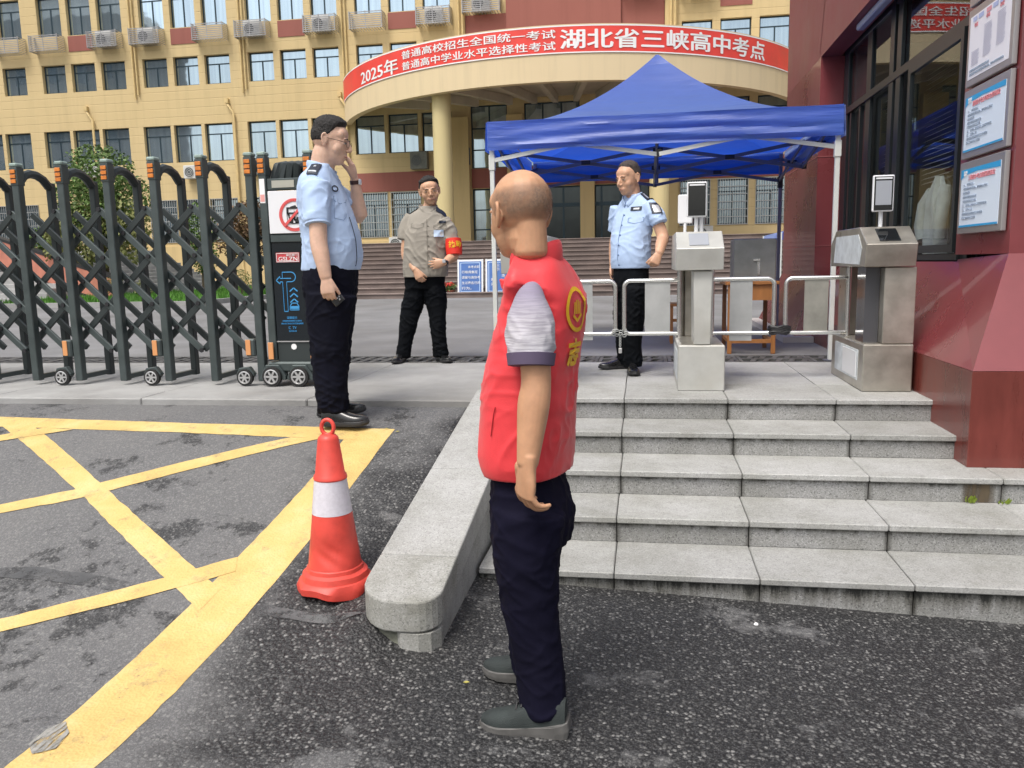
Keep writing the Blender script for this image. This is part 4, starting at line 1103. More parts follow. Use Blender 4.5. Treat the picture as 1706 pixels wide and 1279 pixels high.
seg([(hx + .10, 1.55), (hx + .27, 1.55), (hx + .27, 1.61), (hx + .10, 1.61), (hx + .10, 1.55)], .004, WHITE, 'logo_outline', Xp - .003)
text_on(MB(), 'GSLZN', (hx + .115, Xp - .004, 1.555), (1, 0, 0), (0, 0, 1), .05, fit=(.145, .03)).build('logo_lettering', WHITE, gate)
text_on(MB(), '捷仕隆门', (hx + .175, Xp - .004, 1.590), (1, 0, 0), (0, 0, 1), .02, fit=(.085, .014)).build('logo_lettering', WHITE, gate)
arcp = [(hx + .135, 1.43), (hx + .135, 1.475), (hx + .20, 1.475)] + [(hx + .20 + .035 * math.sin(a), 1.44 + .035 * math.cos(a)) for a in [math.pi * q / 8 for q in range(9)]] + [(hx + .165, 1.405), (hx + .165, 1.19), (hx + .135, 1.19), (hx + .135, 1.405), (hx + .115, 1.405), (hx + .115, 1.39), (hx + .085, 1.415), (hx + .115, 1.445), (hx + .115, 1.43), (hx + .20, 1.43)]
seg(arcp, .006, NEON, 'parking_symbol')
for z in (1.36, 1.32, 1.28): seg([(hx + .185, z - .025), (hx + .215, z), (hx + .245, z - .025)], .008, NEON, 'chevron_print'); 
seg([(hx + .18, 1.20), (hx + .18, 1.225), (hx + .195, 1.25), (hx + .235, 1.25), (hx + .25, 1.225), (hx + .25, 1.20), (hx + .18, 1.20)], .006, NEON, 'car_symbol'); seg([(hx + .18, 1.218), (hx + .25, 1.218)], .02, NEON, 'car_symbol')
for z, w, tx, sz in ((1.135, .08, '温馨提示', .018), (1.115, .15, '车辆进出请减速慢行注意安全', .012), (1.095, .17, '禁止在门体运行时穿越或攀爬', .012), (1.06, .06, 'C  TV', .02), (1.04, .06, '监控区域', .012)):
    text_on(MB(), tx, (hx + .19 - w / 2, Xp, z), (1, 0, 0), (0, 0, 1), .02, fit=(w, sz)).build('small_print', NEON, gate)
# prohibition sign board
sg = thing('no_noise_sign', 'white sign with a red crossed ring around a black character on the gate head', 'sign', (-2.54, GV, 1.9))
MB().box(HX0 + .066, HX1 - .066, GV - .004, GV + .003, 1.752, 2.052).build('board', mat('sign_white', (.76, .77, .80), .4), sg, bevel=.002)
cx_, cz_ = HX0 + .262, 1.880
ring = [(cx_ + .105 * math.cos(2 * math.pi * q / 40), GV - .006, cz_ + .105 * math.sin(2 * math.pi * q / 40)) for q in range(40)]
b = MB()
for k in range(40):
    p, q = Vector(ring[k]), Vector(ring[(k + 1) % 40]); b.bar(p, q + (q - p) * .1, .003, .022, up=(p.x - cx_, 0, p.z - cz_))
b.build('ring', PR, sg)
text_on(MB(), '高', (cx_ - .058, GV - .0065, cz_ - .062), (1, 0, 0), (0, 0, 1), .1, bold=.02, fit=(.116, .13)).build('character', TB_, sg)
MB().bar((cx_ - .075, GV - .010, cz_ - .075), (cx_ + .075, GV - .010, cz_ + .075), .003, .018, up=(-1, 0, 1)).build('slash', PR, sg)

# ================================================================ TURNSTILES
STEEL = mat('brushed_steel', (.50, .475, .42), .34, metal=.75, var=.10, vs=7, dirt=.25, ds=5)
STEELW = mat('pale_steel', (.52, .52, .49), .42, metal=.35, var=.06, vs=6, dirt=.12, ds=4)
CHROME = mat('polished_tube', (.72, .72, .70), .22, metal=.85)
SCRW = mat('device_white', (.74, .75, .77), .35); SCRG = mat('screen_grey', (.33, .35, .39), .12, coat=.5); SCRB = mat('screen_black', (.012, .014, .016), .08, coat=.6); FILM = mat('peeling_film', (.60, .64, .66), .5, var=.15, vs=12)
def turnstile(u0, label, col=(.09, .21), right=False, screen=SCRB):
    t = thing('turnstile', label, 'turnstile', (u0 + .15, 5.85, PZ), 'turnstile cabinets on the platform')
    W = .30; v0, v1 = 5.42, 6.30
    MB().box(u0, u0 + W, v0, v1, PZ, .945).build('base', STEEL if right else STEELW, t, bevel=.006)
    MB().box(u0 + .02, u0 + W - .02, v0 + .02, v1 - .02, .945, .95).build('base_top', STEEL, t)
    MB().box(u0 - .003, u0, v0 + .12, v1 - .12, .70, .90).build('service_panel', FILM, t, bevel=.001)
    if right: MB().box(u0 - .006, u0 - .003, v0 + .16, v0 + .52, .715, .885).build('peeling_sticker', SCRW, t)
    if right:
        MB().box(u0 + .11, u0 + W - .002, v0 + .004, v0 + .40, .951, 1.43).build('column', STEEL, t, bevel=.004)
        MB().box(u0 + .02, u0 + .108, v0 + .10, v0 + .30, .951, 1.43).build('inner_column', mat('smoked_panel', (.11, .11, .12), .15, metal=.4), t)
        MB().box(u0 + .03, u0 + .28, v1 - .22, v1 - .02, .951, 1.43).build('rear_column', STEEL, t, bevel=.004)
    else:
        MB().prism([(u0 + .10, v0 + .004, .951), (u0 + .205, v0 + .004, .951), (u0 + .213, v0 + .004, 1.43), (u0 + .092, v0 + .004, 1.43)], (0, .30, 0)).build('column', STEELW, t, bevel=.004)
        MB().tube([(u0 + .045, v1 - .2, .95), (u0 + .045, v1 - .2, 1.43)], .028, 12).build('inner_column', STEEL, t, smooth=True)
        MB().box(u0 + .07, u0 + .25, v1 - .25, v1 - .1, .951, 1.43).build('rear_column', STEEL, t, bevel=.004)
    MB().prism([(u0 - .02, v0 - .03, 1.435), (u0 - .02, v0 - .055, 1.575), (u0 - .02, v0 + .13, 1.685), (u0 - .02, v1 - .10, 1.685), (u0 - .02, v1 + .06, 1.58), (u0 - .02, v1 + .03, 1.435)], (W + .0, 0, 0)).build('head', STEELW if not right else STEEL, t, bevel=.004)
    if right: MB().prism([(u0 - .0225, v0 + .10, 1.45), (u0 - .0225, v0 + .05, 1.55), (u0 - .0225, v0 + .15, 1.64), (u0 - .0225, v1 - .12, 1.64), (u0 - .0225, v1 - .06, 1.46)], (.002, 0, 0)).build('film', FILM, t)
    dirv = Vector((0, .185, .11)).normalized(); nr = Vector((0, -.11, .185)).normalized()
    c_ = Vector((u0 + .125, v0 + .0375, 1.63)) + nr * .003
    M_ = Matrix((Vector((1, 0, 0)), dirv, nr)).transposed()
    MB().obox(c_, .062, .075, .003, M_).build('display', SCRB if right else SCRG, t, bevel=.001)
    # face scanner on a short pole
    pu_ = u0 + (.11 if right else .115)
    pl = MB().tube([(pu_, v0 + .16, 1.675), (pu_, v0 + .16, 1.80)], .013, 10).build('scanner_pole', SCRW, t, smooth=True)
    if not right: MB().tube([(pu_ + .035, v0 + .18, 1.675), (pu_ + .035, v0 + .18, 1.80)], .013, 10).build('scanner_pole', SCRW, t, smooth=True)
    sc_ = MB().obox((pu_, v0 + .13, 1.892), .064, .012, .113).build('scanner', SCRW, t, bevel=.008, seg=2)
    MB().obox((pu_, v0 + .1165, 1.892), .056, .001, .104).build('screen_border', SCRB, sc_)
    MB().obox((pu_, v0 + .1145, 1.895), .047, .001, .075).build('screen', screen, sc_)
    MB().obox((pu_, v0 + .1148, 1.985), .048, .001, .005).build('light_bar', SCRW, sc_)
    return t
turnstile(.218, 'pale turnstile cabinet with narrow column and dark-screened face scanner, middle of the three', screen=SCRB)
turnstile(1.372, 'scuffed brushed steel turnstile against the red guard house, light grey scanner screen', right=True, screen=SCRG)
turnstile(-.93, 'turnstile cabinet mostly hidden behind the bald man', screen=SCRB)
for u_, nm in ((.10, 'small white scanner seen from the back, left behind the middle turnstile scanner'),):
    t = thing('rear_scanner', nm, 'scanner', (u_ + .17, 5.95, 1.68))
    MB().obox((u_ + .18, 6.0, 1.86), .05, .012, .10).build('casing', SCRW, t, bevel=.006); MB().tube([(u_ + .18, 6.0, 1.62), (u_ + .18, 6.0, 1.80)], .011, 8).build('pole', SCRW, t)
t = thing('rear_scanner', 'white scanner back beside the bald head', 'scanner', (-.7, 5.95, 1.68))
MB().obox((-.70, 5.72, 1.90), .03, .012, .10).build('casing', SCRW, t, bevel=.006); MB().tube([(-.71, 5.72, 1.60), (-.71, 5.72, 1.82)], .011, 8).build('pole', SCRW, t)

# swing arms: U-shaped tubes with infill panels
PANEL = mat('panel_grey', (.45, .46, .46), .45, metal=.3, var=.08, vs=5); PANELS = mat('panel_steel', (.40, .39, .35), .4, metal=.6, var=.15, vs=5)
def arm(ua, ub, label, panel, pm=PANEL, v=6.0, low=0.):
    """ua: hinge at the cabinet, ub: free rounded end"""
    t = thing('swing_barrier', label, 'barrier', (ua, v, PZ + .3), 'swing barriers between the turnstiles')
    s_ = 1 if ub > ua else -1; r = .045; pts = [(ua, v, 1.36)]
    for k in range(7): a = math.pi / 2 * k / 6; pts.append((ub - s_ * r + s_ * r * math.sin(a), v, 1.36 - r + r * math.cos(a)))
    for k in range(7): a = math.pi / 2 * k / 6; pts.append((ub - s_ * r + s_ * r * math.cos(a), v, .975 + r - r * math.sin(a)))
    pts.append((ua, v, .975))
    MB().tube(pts, .0155, 10).build('tube_frame', CHROME, t, smooth=True)
    MB().tube([(ua, v, .945), (ua, v, 1.43)], .017, 10).build('hinge_post', CHROME, t, smooth=True)
    MB().box(panel[0], panel[1], v - .004, v + .004, .99 - low, 1.345).build('infill_panel', pm, t)
arm(.245, -.149, 'swing barrier left of the middle turnstile with grey infill panel', (0.0, .18))
arm(-.63, -.214, 'swing barrier emerging behind the bald man with a torn pale panel', (-.47, -.38), low=.06)
arm(.475, .905, 'swing barrier right of the middle turnstile with a long pale panel', (.60, .755), low=.07)
arm(1.405, .985, 'swing barrier hinged on the right steel turnstile with a scuffed steel panel', (1.11, 1.27), PANELS)
MB_ = MB()
ch = thing('lock_chain', 'small chain and padlock tying the two left barriers together', 'chain', (-.18, 5.97, .97))
for k in range(9):
    a = 2 * math.pi * k / 9; c_ = Vector((-.182 + .045 * math.cos(a), 5.975 + .02 * math.sin(a), .985 + .022 * math.sin(a * 2)))
    MB().tube([c_ + Vector((.014 * math.cos(q), .004, .009 * math.sin(q))) for q in [2 * math.pi * j / 8 for j in range(8)]], .0035, 5, closed=True).build('link', GR, ch)
for k in range(4): MB().tube([Vector((-.178, 5.965, .955 - .02 * k)) + Vector((.006 * math.cos(q), .0, .012 * math.sin(q))) for q in [2 * math.pi * j / 8 for j in range(8)]], .0035, 5, closed=True).build('link', GR, ch)
MB().box(-.19, -.165, 5.955, 5.97, .835, .875).build('padlock', RIM, ch, bevel=.004)
st = thing('black_strap', 'black strap wound round the free ends of the two right barriers', 'strap', (.945, 6.0, .99))
for k in range(5):
    z = .972 + k * .012
    MB().tube([(.945 + (.072 + .004 * (k % 2)) * math.cos(2 * math.pi * q / 14), 6.0 + .028 * math.sin(2 * math.pi * q / 14), z + .006 * math.sin(q * 2 + k)) for q in range(14)], .009, 6, closed=True).build('winding', TB_, st, smooth=True)
cup = thing('blue_cup', 'small light blue plastic cup below the right swing barrier', 'cup', (1.33, 6.25, .95))
MB().lathe((1.31, 6.35, 1.02), [(.024, 0), (.030, .07), (.027, .07), (.022, .01)], 14).build('body', mat('cup_blue', (.05, .40, .55), .4), cup, smooth=True)
box_part('holder', SCRW, cup, 1.29, 1.33, 6.33, 6.37, .95, 1.02)

# desk with a grey metal box, stool
WOOD = mat('orange_wood', (.36, .15, .045), .5, var=.25, vs=5, stretch=(1, 1, .2)); WOOD_SHADED = mat('orange_wood_shaded', (.16, .07, .03), .55, var=.2, vs=5)
dk = thing('wooden_desk', 'orange-brown wooden school desk behind the barriers', 'desk', (.95, 7.9, PZ))
box_part('desktop', WOOD, dk, .72, 1.19, 7.58, 8.20, 1.27, 1.30, bevel=.004)
for x in (.745, 1.13):
    for y in (7.60, 8.14): box_part('leg', WOOD if y < 8 else WOOD_SHADED, dk, x, x + .038, y, y + .038, PZ, 1.27, bevel=.003)  # rear legs: shade below the desktop put into the wood colour
box_part('apron', WOOD, dk, .785, 1.128, 7.605, 7.63, 1.13, 1.27); box_part('stretcher', WOOD, dk, .784, 1.129, 7.61, 7.64, .74, .775)
for x in (.750, 1.135): box_part('stretcher', WOOD, dk, x, x + .028, 7.64, 8.14, .742, .773)
mb_ = thing('metal_box', 'grey metal box with a latch standing on the wooden desk', 'box', (.98, 7.85, 1.30))
box_part('body', mat('box_grey', (.24, .25, .24), .45, metal=.3, var=.15, vs=4), mb_, .80, 1.17, 7.70, 8.05, 1.302, 1.68, bevel=.006)
box_part('latch', CHROME, mb_, .97, 1.03, 7.685, 7.70, 1.48, 1.50); box_part('latch', CHROME, mb_, 1.005, 1.03, 7.685, 7.70, 1.36, 1.475)
sto = thing('wooden_stool', 'small orange wooden stool left behind the middle turnstile', 'stool', (.40, 8.72, PZ))
box_part('seat', WOOD, sto, .24, .56, 8.56, 8.86, 1.03, 1.06, bevel=.004)
for x in (.26, .51):
    for y in (8.58, 8.81): box_part('leg', WOOD, sto, x, x + .03, y, y + .03, PZ, 1.03)
for x in (.262, .512): box_part('rung', WOOD, sto, x, x + .024, 8.61, 8.81, .84, .87)
box_part('rung', WOOD, sto, .29, .51, 8.583, 8.607, .87, .90)

# ---- blue A-frame boards
AB = mat('board_blue', (.07, .16, .42), .5, var=.08, vs=4); AW = mat('board_frame_white', (.74, .76, .77), .5); LB = mat('board_line', (.50, .66, .85), .5)
def aframe(u0, lines, label):
    t = thing('a_frame_board', label, 'notice board', (u0 + .35, 21.5, PZ), 'blue notice boards at the foot of the stairs')
    w, h, v = .70, 1.0, 21.4
    for x in (u0, u0 + w - .04): MB().bar((x + .02, v, PZ), (x + .02, v + .10, PZ + h), .04, .03, up=(0, -1, 0)).build('front_leg', AW, t)
    for x in (u0, u0 + w - .04): MB().bar((x + .02, v + .45, PZ), (x + .02, v + .13, PZ + h - .02), .04, .03, up=(0, -1, 0)).build('rear_leg', AW, t)
    dz = Vector((0, .10, 1)).normalized(); P0 = Vector((u0, v - .012, PZ))
    def q(x, z, d=0.): return P0 + Vector((x, -d, 0)) + dz * z
    def quad(x0, x1, z0, z1, d, mm, nm): MB().add([q(x0, z0, d), q(x1, z0, d), q(x1, z1, d), q(x0, z1, d), q(x0, z0, d - .012), q(x1, z0, d - .012), q(x1, z1, d - .012), q(x0, z1, d - .012)], [(0, 1, 2, 3), (7, 6, 5, 4), (0, 4, 5, 1), (1, 5, 6, 2), (2, 6, 7, 3), (3, 7, 4, 0)]).build(nm, mm, t)
    quad(.0, w, .07, 1.0, .004, AW, 'frame_board'); quad(.05, w - .05, .11, .95, .018, AB, 'blue_panel')
    for a in ((.085, w - .085, .145, .160), (.085, w - .085, .905, .92)): quad(*a, .021, LB, 'border_line')
    for a in ((.085, .10, .16, .905), (w - .10, w - .085, .16, .905)): quad(*a, .021, LB, 'border_line')
    for (tx, x, z, s_) in lines:
        text_on(MB(), tx, q(x, z, .022), (1, 0, 0), dz, s_, fit=(len(tx) * s_ * 1.02, s_ * .92)).build('lettering', WHITE, t)
aframe(-4.97, [('本考点前', .29, .77, .078), ('行每得集旺', .12, .63, .085), ('请留与高协考', .12, .49, .082), ('生过界各已的', .12, .345, .082), ('行为。', .12, .20, .085)], 'left blue board with five lines of white characters by the stairs')
aframe(-4.205, [('公', .30, .80, .085), ('示', .30, .69, .085), ('考', .44, .64, .085), ('场', .44, .52, .085), ('时', .16, .42, .085), ('间', .16, .30, .085)], 'right blue board with upright white characters, partly behind the tent leg')

# ---- traffic cone
CONEM = mat('cone_orange_red', (.72, .075, .055), .45, var=.08, vs=6, dirt=.28, ds=9); BAND = mat('reflective_band', (.64, .62, .68), .35, var=.06, vs=60)
cz = gz(-1.304, 3.147) - .012
cone = thing('traffic_cone', 'red traffic cone with one silver-white band and a ring on top', 'traffic cone', (-1.304, 3.147, cz))
c0 = (-1.304, 3.147, cz)
def cr(z): return .112 + (.040 - .112) * ((z - .10) / .575)
base = MB(); nb = 40; prof = [(.158, 0), (.162, .028), (.150, .048), (.142, .052), (.136, .075), (.120, .085), (.117, .10), (.112, .104)]
vs = []; fs = []
for r, z in prof:
    for k in range(nb):
        a = 2 * math.pi * k / nb; wob = 1 + (.035 * math.sin(8 * a) if z < .04 else .01 * math.sin(8 * a)); vs.append((c0[0] + r * wob * math.cos(a), c0[1] + r * wob * math.sin(a), c0[2] + z + (.010 * math.sin(3 * a + 1) if z < .04 else 0)))
for i in range(len(prof) - 1):
    for k in range(nb): k2 = (k + 1) % nb; fs.append((i * nb + k, i * nb + k2, (i + 1) * nb + k2, (i + 1) * nb + k))
fs.append(tuple(range(nb - 1, -1, -1)))
MB().add(vs, fs).build('base', CONEM, cone, smooth=True)
# dented body
rows_ = []
for i in range(40):
    z = .10 + (.50 - .10) * i / 39; row = []
    for k in range(49):
        a = 2 * math.pi * k / 48; r = cr(z)
        da = abs((a - 4.9 + math.pi) % (2 * math.pi) - math.pi)
        x_ = (a - 4.9) * .1 / .1; zz_ = z - .17
        dent = math.exp(-((zz_) / .055) ** 2 - (da / .55) ** 2) * (.010 * abs(math.sin((x_ * 4 + zz_ * 50))) + .006)
        r -= dent
        row.append((c0[0] + r * math.cos(a), c0[1] + r * math.sin(a), c0[2] + z))
    rows_.append(row)
MB().grid(rows_).build('body', CONEM, cone, smooth=True)
MB().lathe(c0, [(cr(.34) + .0022, .332), (cr(.475) + .0022, .478)], 40, cap=False).build('reflective_band', BAND, cone, smooth=True)
MB().lathe(c0, [(cr(.475), .47), (cr(.478) + .006, .480), (cr(.485) + .004, .494), (cr(.50), .50), (cr(.645), .645), (.040, .655), (.030, .665), (.012, .668)], 40, cap=False).build('upper_body', CONEM, cone, smooth=True)
MB().tube([(c0[0] + .027 * math.cos(a), c0[1], c0[2] + .695 + .032 * math.sin(a)) for a in [2 * math.pi * k / 24 for k in range(24)]], .0085, 10, closed=True).build('ring_handle', CONEM, cone, smooth=True)

# ---- litter: a few yellow leaves and a white pebble
LY = mat('fallen_leaf_yellow', (.34, .30, .06), .6)
for k, (u, v, lb) in enumerate(((-1.50, 4.50, 'yellow fallen leaf at the far corner of the yellow road marking'), (-1.42, 4.46, 'small yellow leaf just right of the marking corner'), (-.62, 2.62, 'small yellow leaf beside the far sneaker of the bald man'))):
    z = gz(u, v) + .006; o = MB().add([(u - .013, v, z), (u - .002, v + .006, z + .004), (u + .012, v + .002, z + .002), (u + .001, v - .006, z + .001)], [(0, 1, 2), (0, 2, 3)]).build('fallen_leaf', LY, local=(u, v, z)); tag(o, lb, 'leaf')
b = MB().lathe((.46, 3.30, gz(.46, 3.30)), [(.006, 0), (.010, .004), (.006, .010)], 9)
tag(b.build('pebble', WHITE, local=(.46, 3.30, 0)), 'tiny white pebble on the asphalt in front of the lowest step', 'pebble')

# ---- plants
BARK = mat('bark', (.13, .10, .07), .9, var=.3, vs=6); LEAF1 = mat('leaf_green', (.105, .175, .040), .6, var=.45, vs=1.6); LEAF2 = mat('leaf_olive', (.17, .18, .055), .6, var=.4, vs=1.5); LEAF3 = mat('leaf_bronze', (.13, .075, .035), .6, var=.4, vs=2)
def leaves(name, parent, blobs, n_, size, m_, seed, droop=.3):
    r = random.Random(seed); vs = np.zeros((n_ * 4, 3)); tot = sum(b_[3] * b_[4] * b_[5] for b_ in blobs); i = 0
    P = []
    for bl in blobs:
        for _ in range(int(n_ * bl[3] * bl[4] * bl[5] / tot)):
            while True:
                x, y, z = r.uniform(-1, 1), r.uniform(-1, 1), r.uniform(-1, 1); d = x * x + y * y + z * z
                if d <= 1 and (d > .30 or r.random() < .35) and noise.noise((x * 2.3 + bl[0], y * 2.3 + bl[1], z * 2.3 + bl[2])) > -.16 - .2 * r.random(): break
            P.append((bl[0] + x * bl[3], bl[1] + y * bl[4], bl[2] + z * bl[5]))
    vs = []; fs = []
    for p in P:
        a = Vector((r.gauss(0, 1), r.gauss(0, 1), r.gauss(0, .5) - droop)).normalized(); c_ = a.cross(Vector((r.gauss(0, 1), r.gauss(0, 1), r.gauss(0, 1)))).normalized()
        s_ = size * r.uniform(.6, 1.4); p = Vector(p); k = len(vs)
        vs += [p, p + a * s_ * .5 + c_ * s_ * .28, p + a * s_, p + a * s_ * .5 - c_ * s_ * .28]; fs.append((k, k + 1, k + 2, k + 3))
    o = MB().add(vs, fs).build(name, m_, parent); return o
def tree(u, v, z0, hgt, blobs, label, cat, n_=7000, size=.10, m_=None, seed=1, tr=.09, limbs=7, nm='tree', droop=.3):
    t = thing(nm, label, cat, (u, v, z0)); r = random.Random(seed)
    b = MB(); top = z0 + hgt * .55
    b.tube([(u, v, z0 - .1), (u + .05, v, z0 + hgt * .2), (u - .04, v + .05, top)], [tr, tr * .75, tr * .4], 8)
    for k in range(limbs):
        bl = r.choice(blobs); a = z0 + hgt * r.uniform(.12, .5)
        e = (bl[0] + r.uniform(-.5, .5) * bl[3], bl[1] + r.uniform(-.5, .5) * bl[4], bl[2] + r.uniform(-.2, .6) * bl[5])
        b.tube([(u, v, a), ((u + e[0]) / 2 + r.uniform(-.1, .1), (v + e[1]) / 2, (a + e[2]) / 2 + .15), e], [tr * .45, tr * .3, tr * .12], 6)
    b.build('trunk', BARK, t, smooth=True); leaves('crown', t, blobs, n_, size, m_ or LEAF1, seed, droop); return t
tree(-17.2, 24, PZ, 5.0, [(-17.1, 24, 4.6, 1.15, 1.0, .95), (-17.9, 24, 3.8, .8, .8, .8), (-16.3, 24.1, 3.9, .8, .8, .8), (-17.1, 23.8, 3.3, 1.1, .9, .9)], 'round green willow-like tree behind the gate on the left', 'tree', 7000, .12, LEAF1, 2, droop=.5)
leaves('crown', [o for o in COL.objects if o.name.startswith('tree') and o.type == 'EMPTY'][0], [(-17.3, 23.6, 2.7, 1.2, .8, 1.1), (-15.9, 23.6, 2.9, .6, .6, 1.1), (-18.6, 23.8, 2.5, .5, .6, .9)], 4200, .13, LEAF2, 5, 1.4)
tree(-12.4, 24.5, PZ, 3.2, [(-12.3, 24.5, 3.0, .8, .7, .7), (-12.9, 24.4, 2.5, .6, .6, .6), (-11.8, 24.5, 2.3, .5, .5, .7)], 'bushy young tree with bronze leaves on the lawn near the gate head', 'tree', 3600, .11, LEAF3, 3, nm='young_tree')
tree(-14.7, 25.5, PZ, 3.2, [(-14.7, 25.5, 2.9, .55, .5, .9), (-14.5, 25.3, 2.0, .5, .5, .6)], 'slender dark green shrub between the two gate arches', 'shrub', 2600, .10, LEAF1, 4, nm='shrub')
tree(-20.0, 25, PZ, 2.6, [(-20.0, 25, 2.3, .9, .6, .8)], 'low dark shrub at the far left behind the gate', 'shrub', 2600, .11, LEAF1, 9, nm='shrub')
for k, (u, v, s_) in enumerate(((-10.4, 22.2, .7), (-13.3, 20.5, .6), (-12.2, 20.2, .5))):
    tree(u - 1.2, v, PZ, s_, [(u - 1.2, v, PZ + s_ * .8, s_ * .5, s_ * .45, s_ * .45)], ['small flowering shrub at the right end of the lawn', 'small leafy plant at the front kerb of the lawn', 'tiny leafy plant on the lawn beside the drain'][k], 'plant', 500, .06, LEAF2, 20 + k, tr=.02, limbs=3, nm='small_plant')
# flower pots by the boards
FLR = mat('flower_red', (.70, .03, .03), .6); POT = mat('pot_terracotta', (.22, .07, .04), .7)
for k, u in enumerate((-5.42, -5.18)):
    t = thing('flower_pot', ['red flowers in a pot, the left one beside the blue board', 'red flowers in a pot touching the blue board'][k], 'flower pot', (u, 21.5, PZ))
    MB().lathe((u, 21.5, PZ), [(.07, 0), (.10, .16), (.11, .16), (.11, .19), (.09, .19), (.085, .15)], 14).build('pot', POT, t, smooth=True)
    leaves('foliage', t, [(u, 21.5, PZ + .28, .13, .12, .12)], 260, .06, LEAF1, 40 + k)
    leaves('flowers', t, [(u, 21.45, PZ + .36, .13, .11, .05)], 90, .045, FLR, 50 + k)
# weeds in the step joint
for k, (u, v) in enumerate(((1.64, 4.325), (1.80, 4.32))):
    t = thing('weed', ['small green weed growing in the stained joint under the red base', 'tiny weed in the step joint further right of the stain'][k], 'weed', (u, v, .375 - .13))
    rq = random.Random(k); b = MB()
    for q in range(26 if k == 0 else 10):
        a = rq.uniform(0, 6.28); h = rq.uniform(.012, .035); x, y = u + rq.uniform(-.025, .025), v + rq.uniform(-.01, .004)
        b.add([(x, y, .243), (x + .012 * math.cos(a), y - .006 + .006 * math.sin(a), .243 + h), (x + .004 * math.cos(a), y - .012, .243 + h * 1.3), (x - .008, y, .243 + h * .6)], [(0, 1, 2, 3)])
    b.build('leaves', mat('weed_green', (.22, .30, .03), .6), t)
# neighbour block behind the photographer, seen only mirrored in the windows
NB = mat('neighbour_render', (.20, .19, .17), .8, var=.15, vs=.3)
nbld = thing('neighbour_building', 'grey apartment block across the street, mirrored in the school windows', 'building', (-72, -2, 0))
b = MB().box(-100, -58, -12, 2, 0, 30); b.add([(-100, -12, 30), (-58, -12, 30), (-58, 2, 30), (-100, 2, 30), (-96, -5, 36), (-64, -5, 36)], [(0, 1, 5, 4), (1, 2, 5), (2, 3, 4, 5), (3, 0, 4)])
b.build('wall', NB, nbld)
for k in range(12):
    for q in range(8): box_part('window', DARKG, nbld, -98 + k * 3.4, -96.2 + k * 3.4, 2.0, 2.05, 2.5 + q * 3.4, 4.2 + q * 3.4)
# ================================================================ PEOPLE
def ico(c, r, axes=None, n=14, nn=20):
    """ellipsoid as a closed grid; axes = (X, Y, Z) unit vectors"""
    X, Y, Z = axes or (Vector((1, 0, 0)), Vector((0, 1, 0)), Vector((0, 0, 1))); c = Vector(c); vs = []; fs = []
    for i in range(n + 1):
        th = math.pi * (i + .02) / (n + .04)
        for j in range(nn):
            p = 2 * math.pi * j / nn
            vs.append(c + X * (r[0] * math.sin(th) * math.cos(p)) + Y * (r[1] * math.sin(th) * math.sin(p)) + Z * (r[2] * math.cos(th)))
    for i in range(n):
        for j in range(nn): j2 = (j + 1) % nn; fs.append((i * nn + j, (i + 1) * nn + j, (i + 1) * nn + j2, i * nn + j2))
    fs += [tuple(range(nn)), tuple(range((n + 1) * nn - 1, n * nn - 1, -1))]
    return vs, fs
def catmull(P, k):
    P = [np.array(p, float) for p in P]; out = []
    for i in range(len(P) - 1):
        p0 = P[i - 1] if i else 2 * P[0] - P[1]; p1, p2 = P[i], P[i + 1]; p3 = P[i + 2] if i + 2 < len(P) else 2 * P[-1] - P[-2]
        for q in range(k):
            t = q / k; out.append(.5 * ((2 * p1) + (-p0 + p2) * t + (2 * p0 - 5 * p1 + 4 * p2 - p3) * t * t + (-p0 + 3 * p1 - 3 * p2 + p3) * t ** 3))
    out.append(P[-1]); return out
def limb(mb, pts, rad, side, k=4, n=16, cap=.6):
    """smooth tapering limb; rad = list of r or (ra, rb): ra along side, rb across"""
    rad = [(r, r) if not isinstance(r, tuple) else r for r in rad]
    rows = catmull([(*p, *r) for p, r in zip(pts, rad)], k)
    C_ = [Vector(r[:3]) for r in rows]; R_ = [(max(.001, r[3]), max(.001, r[4])) for r in rows]; N = len(C_)
    D = [(C_[min(i + 1, N - 1)] - C_[max(i - 1, 0)]).normalized() for i in range(N)]
    C2, R2, D2 = [], [], []
    for s_ in (.97, .8, .45): C2.append(C_[0] - D[0] * (min(R_[0]) * cap * s_)); R2.append(tuple(x * math.sqrt(1 - s_ * s_) for x in R_[0])); D2.append(D[0])
    C2 += C_; R2 += R_; D2 += D
    for s_ in (.45, .8, .97): C2.append(C_[-1] + D[-1] * (min(R_[-1]) * cap * s_)); R2.append(tuple(x * math.sqrt(1 - s_ * s_) for x in R_[-1])); D2.append(D[-1])
    side = Vector(side); vs = []; fs = []
    for c, r, d in zip(C2, R2, D2):
        a = (side - d * side.dot(d)).normalized(); b = d.cross(a)
        vs += [c + a * (r[0] * math.cos(t)) + b * (r[1] * math.sin(t)) for t in [2 * math.pi * q / n for q in range(n)]]
    M_ = len(C2)
    for i in range(M_ - 1):
        for q in range(n): q2 = (q + 1) % n; fs.append((i * n + q, i * n + q2, (i + 1) * n + q2, (i + 1) * n + q))
    fs += [tuple(range(n - 1, -1, -1)), tuple(range((M_ - 1) * n, M_ * n))]
    return mb.add(vs, fs)
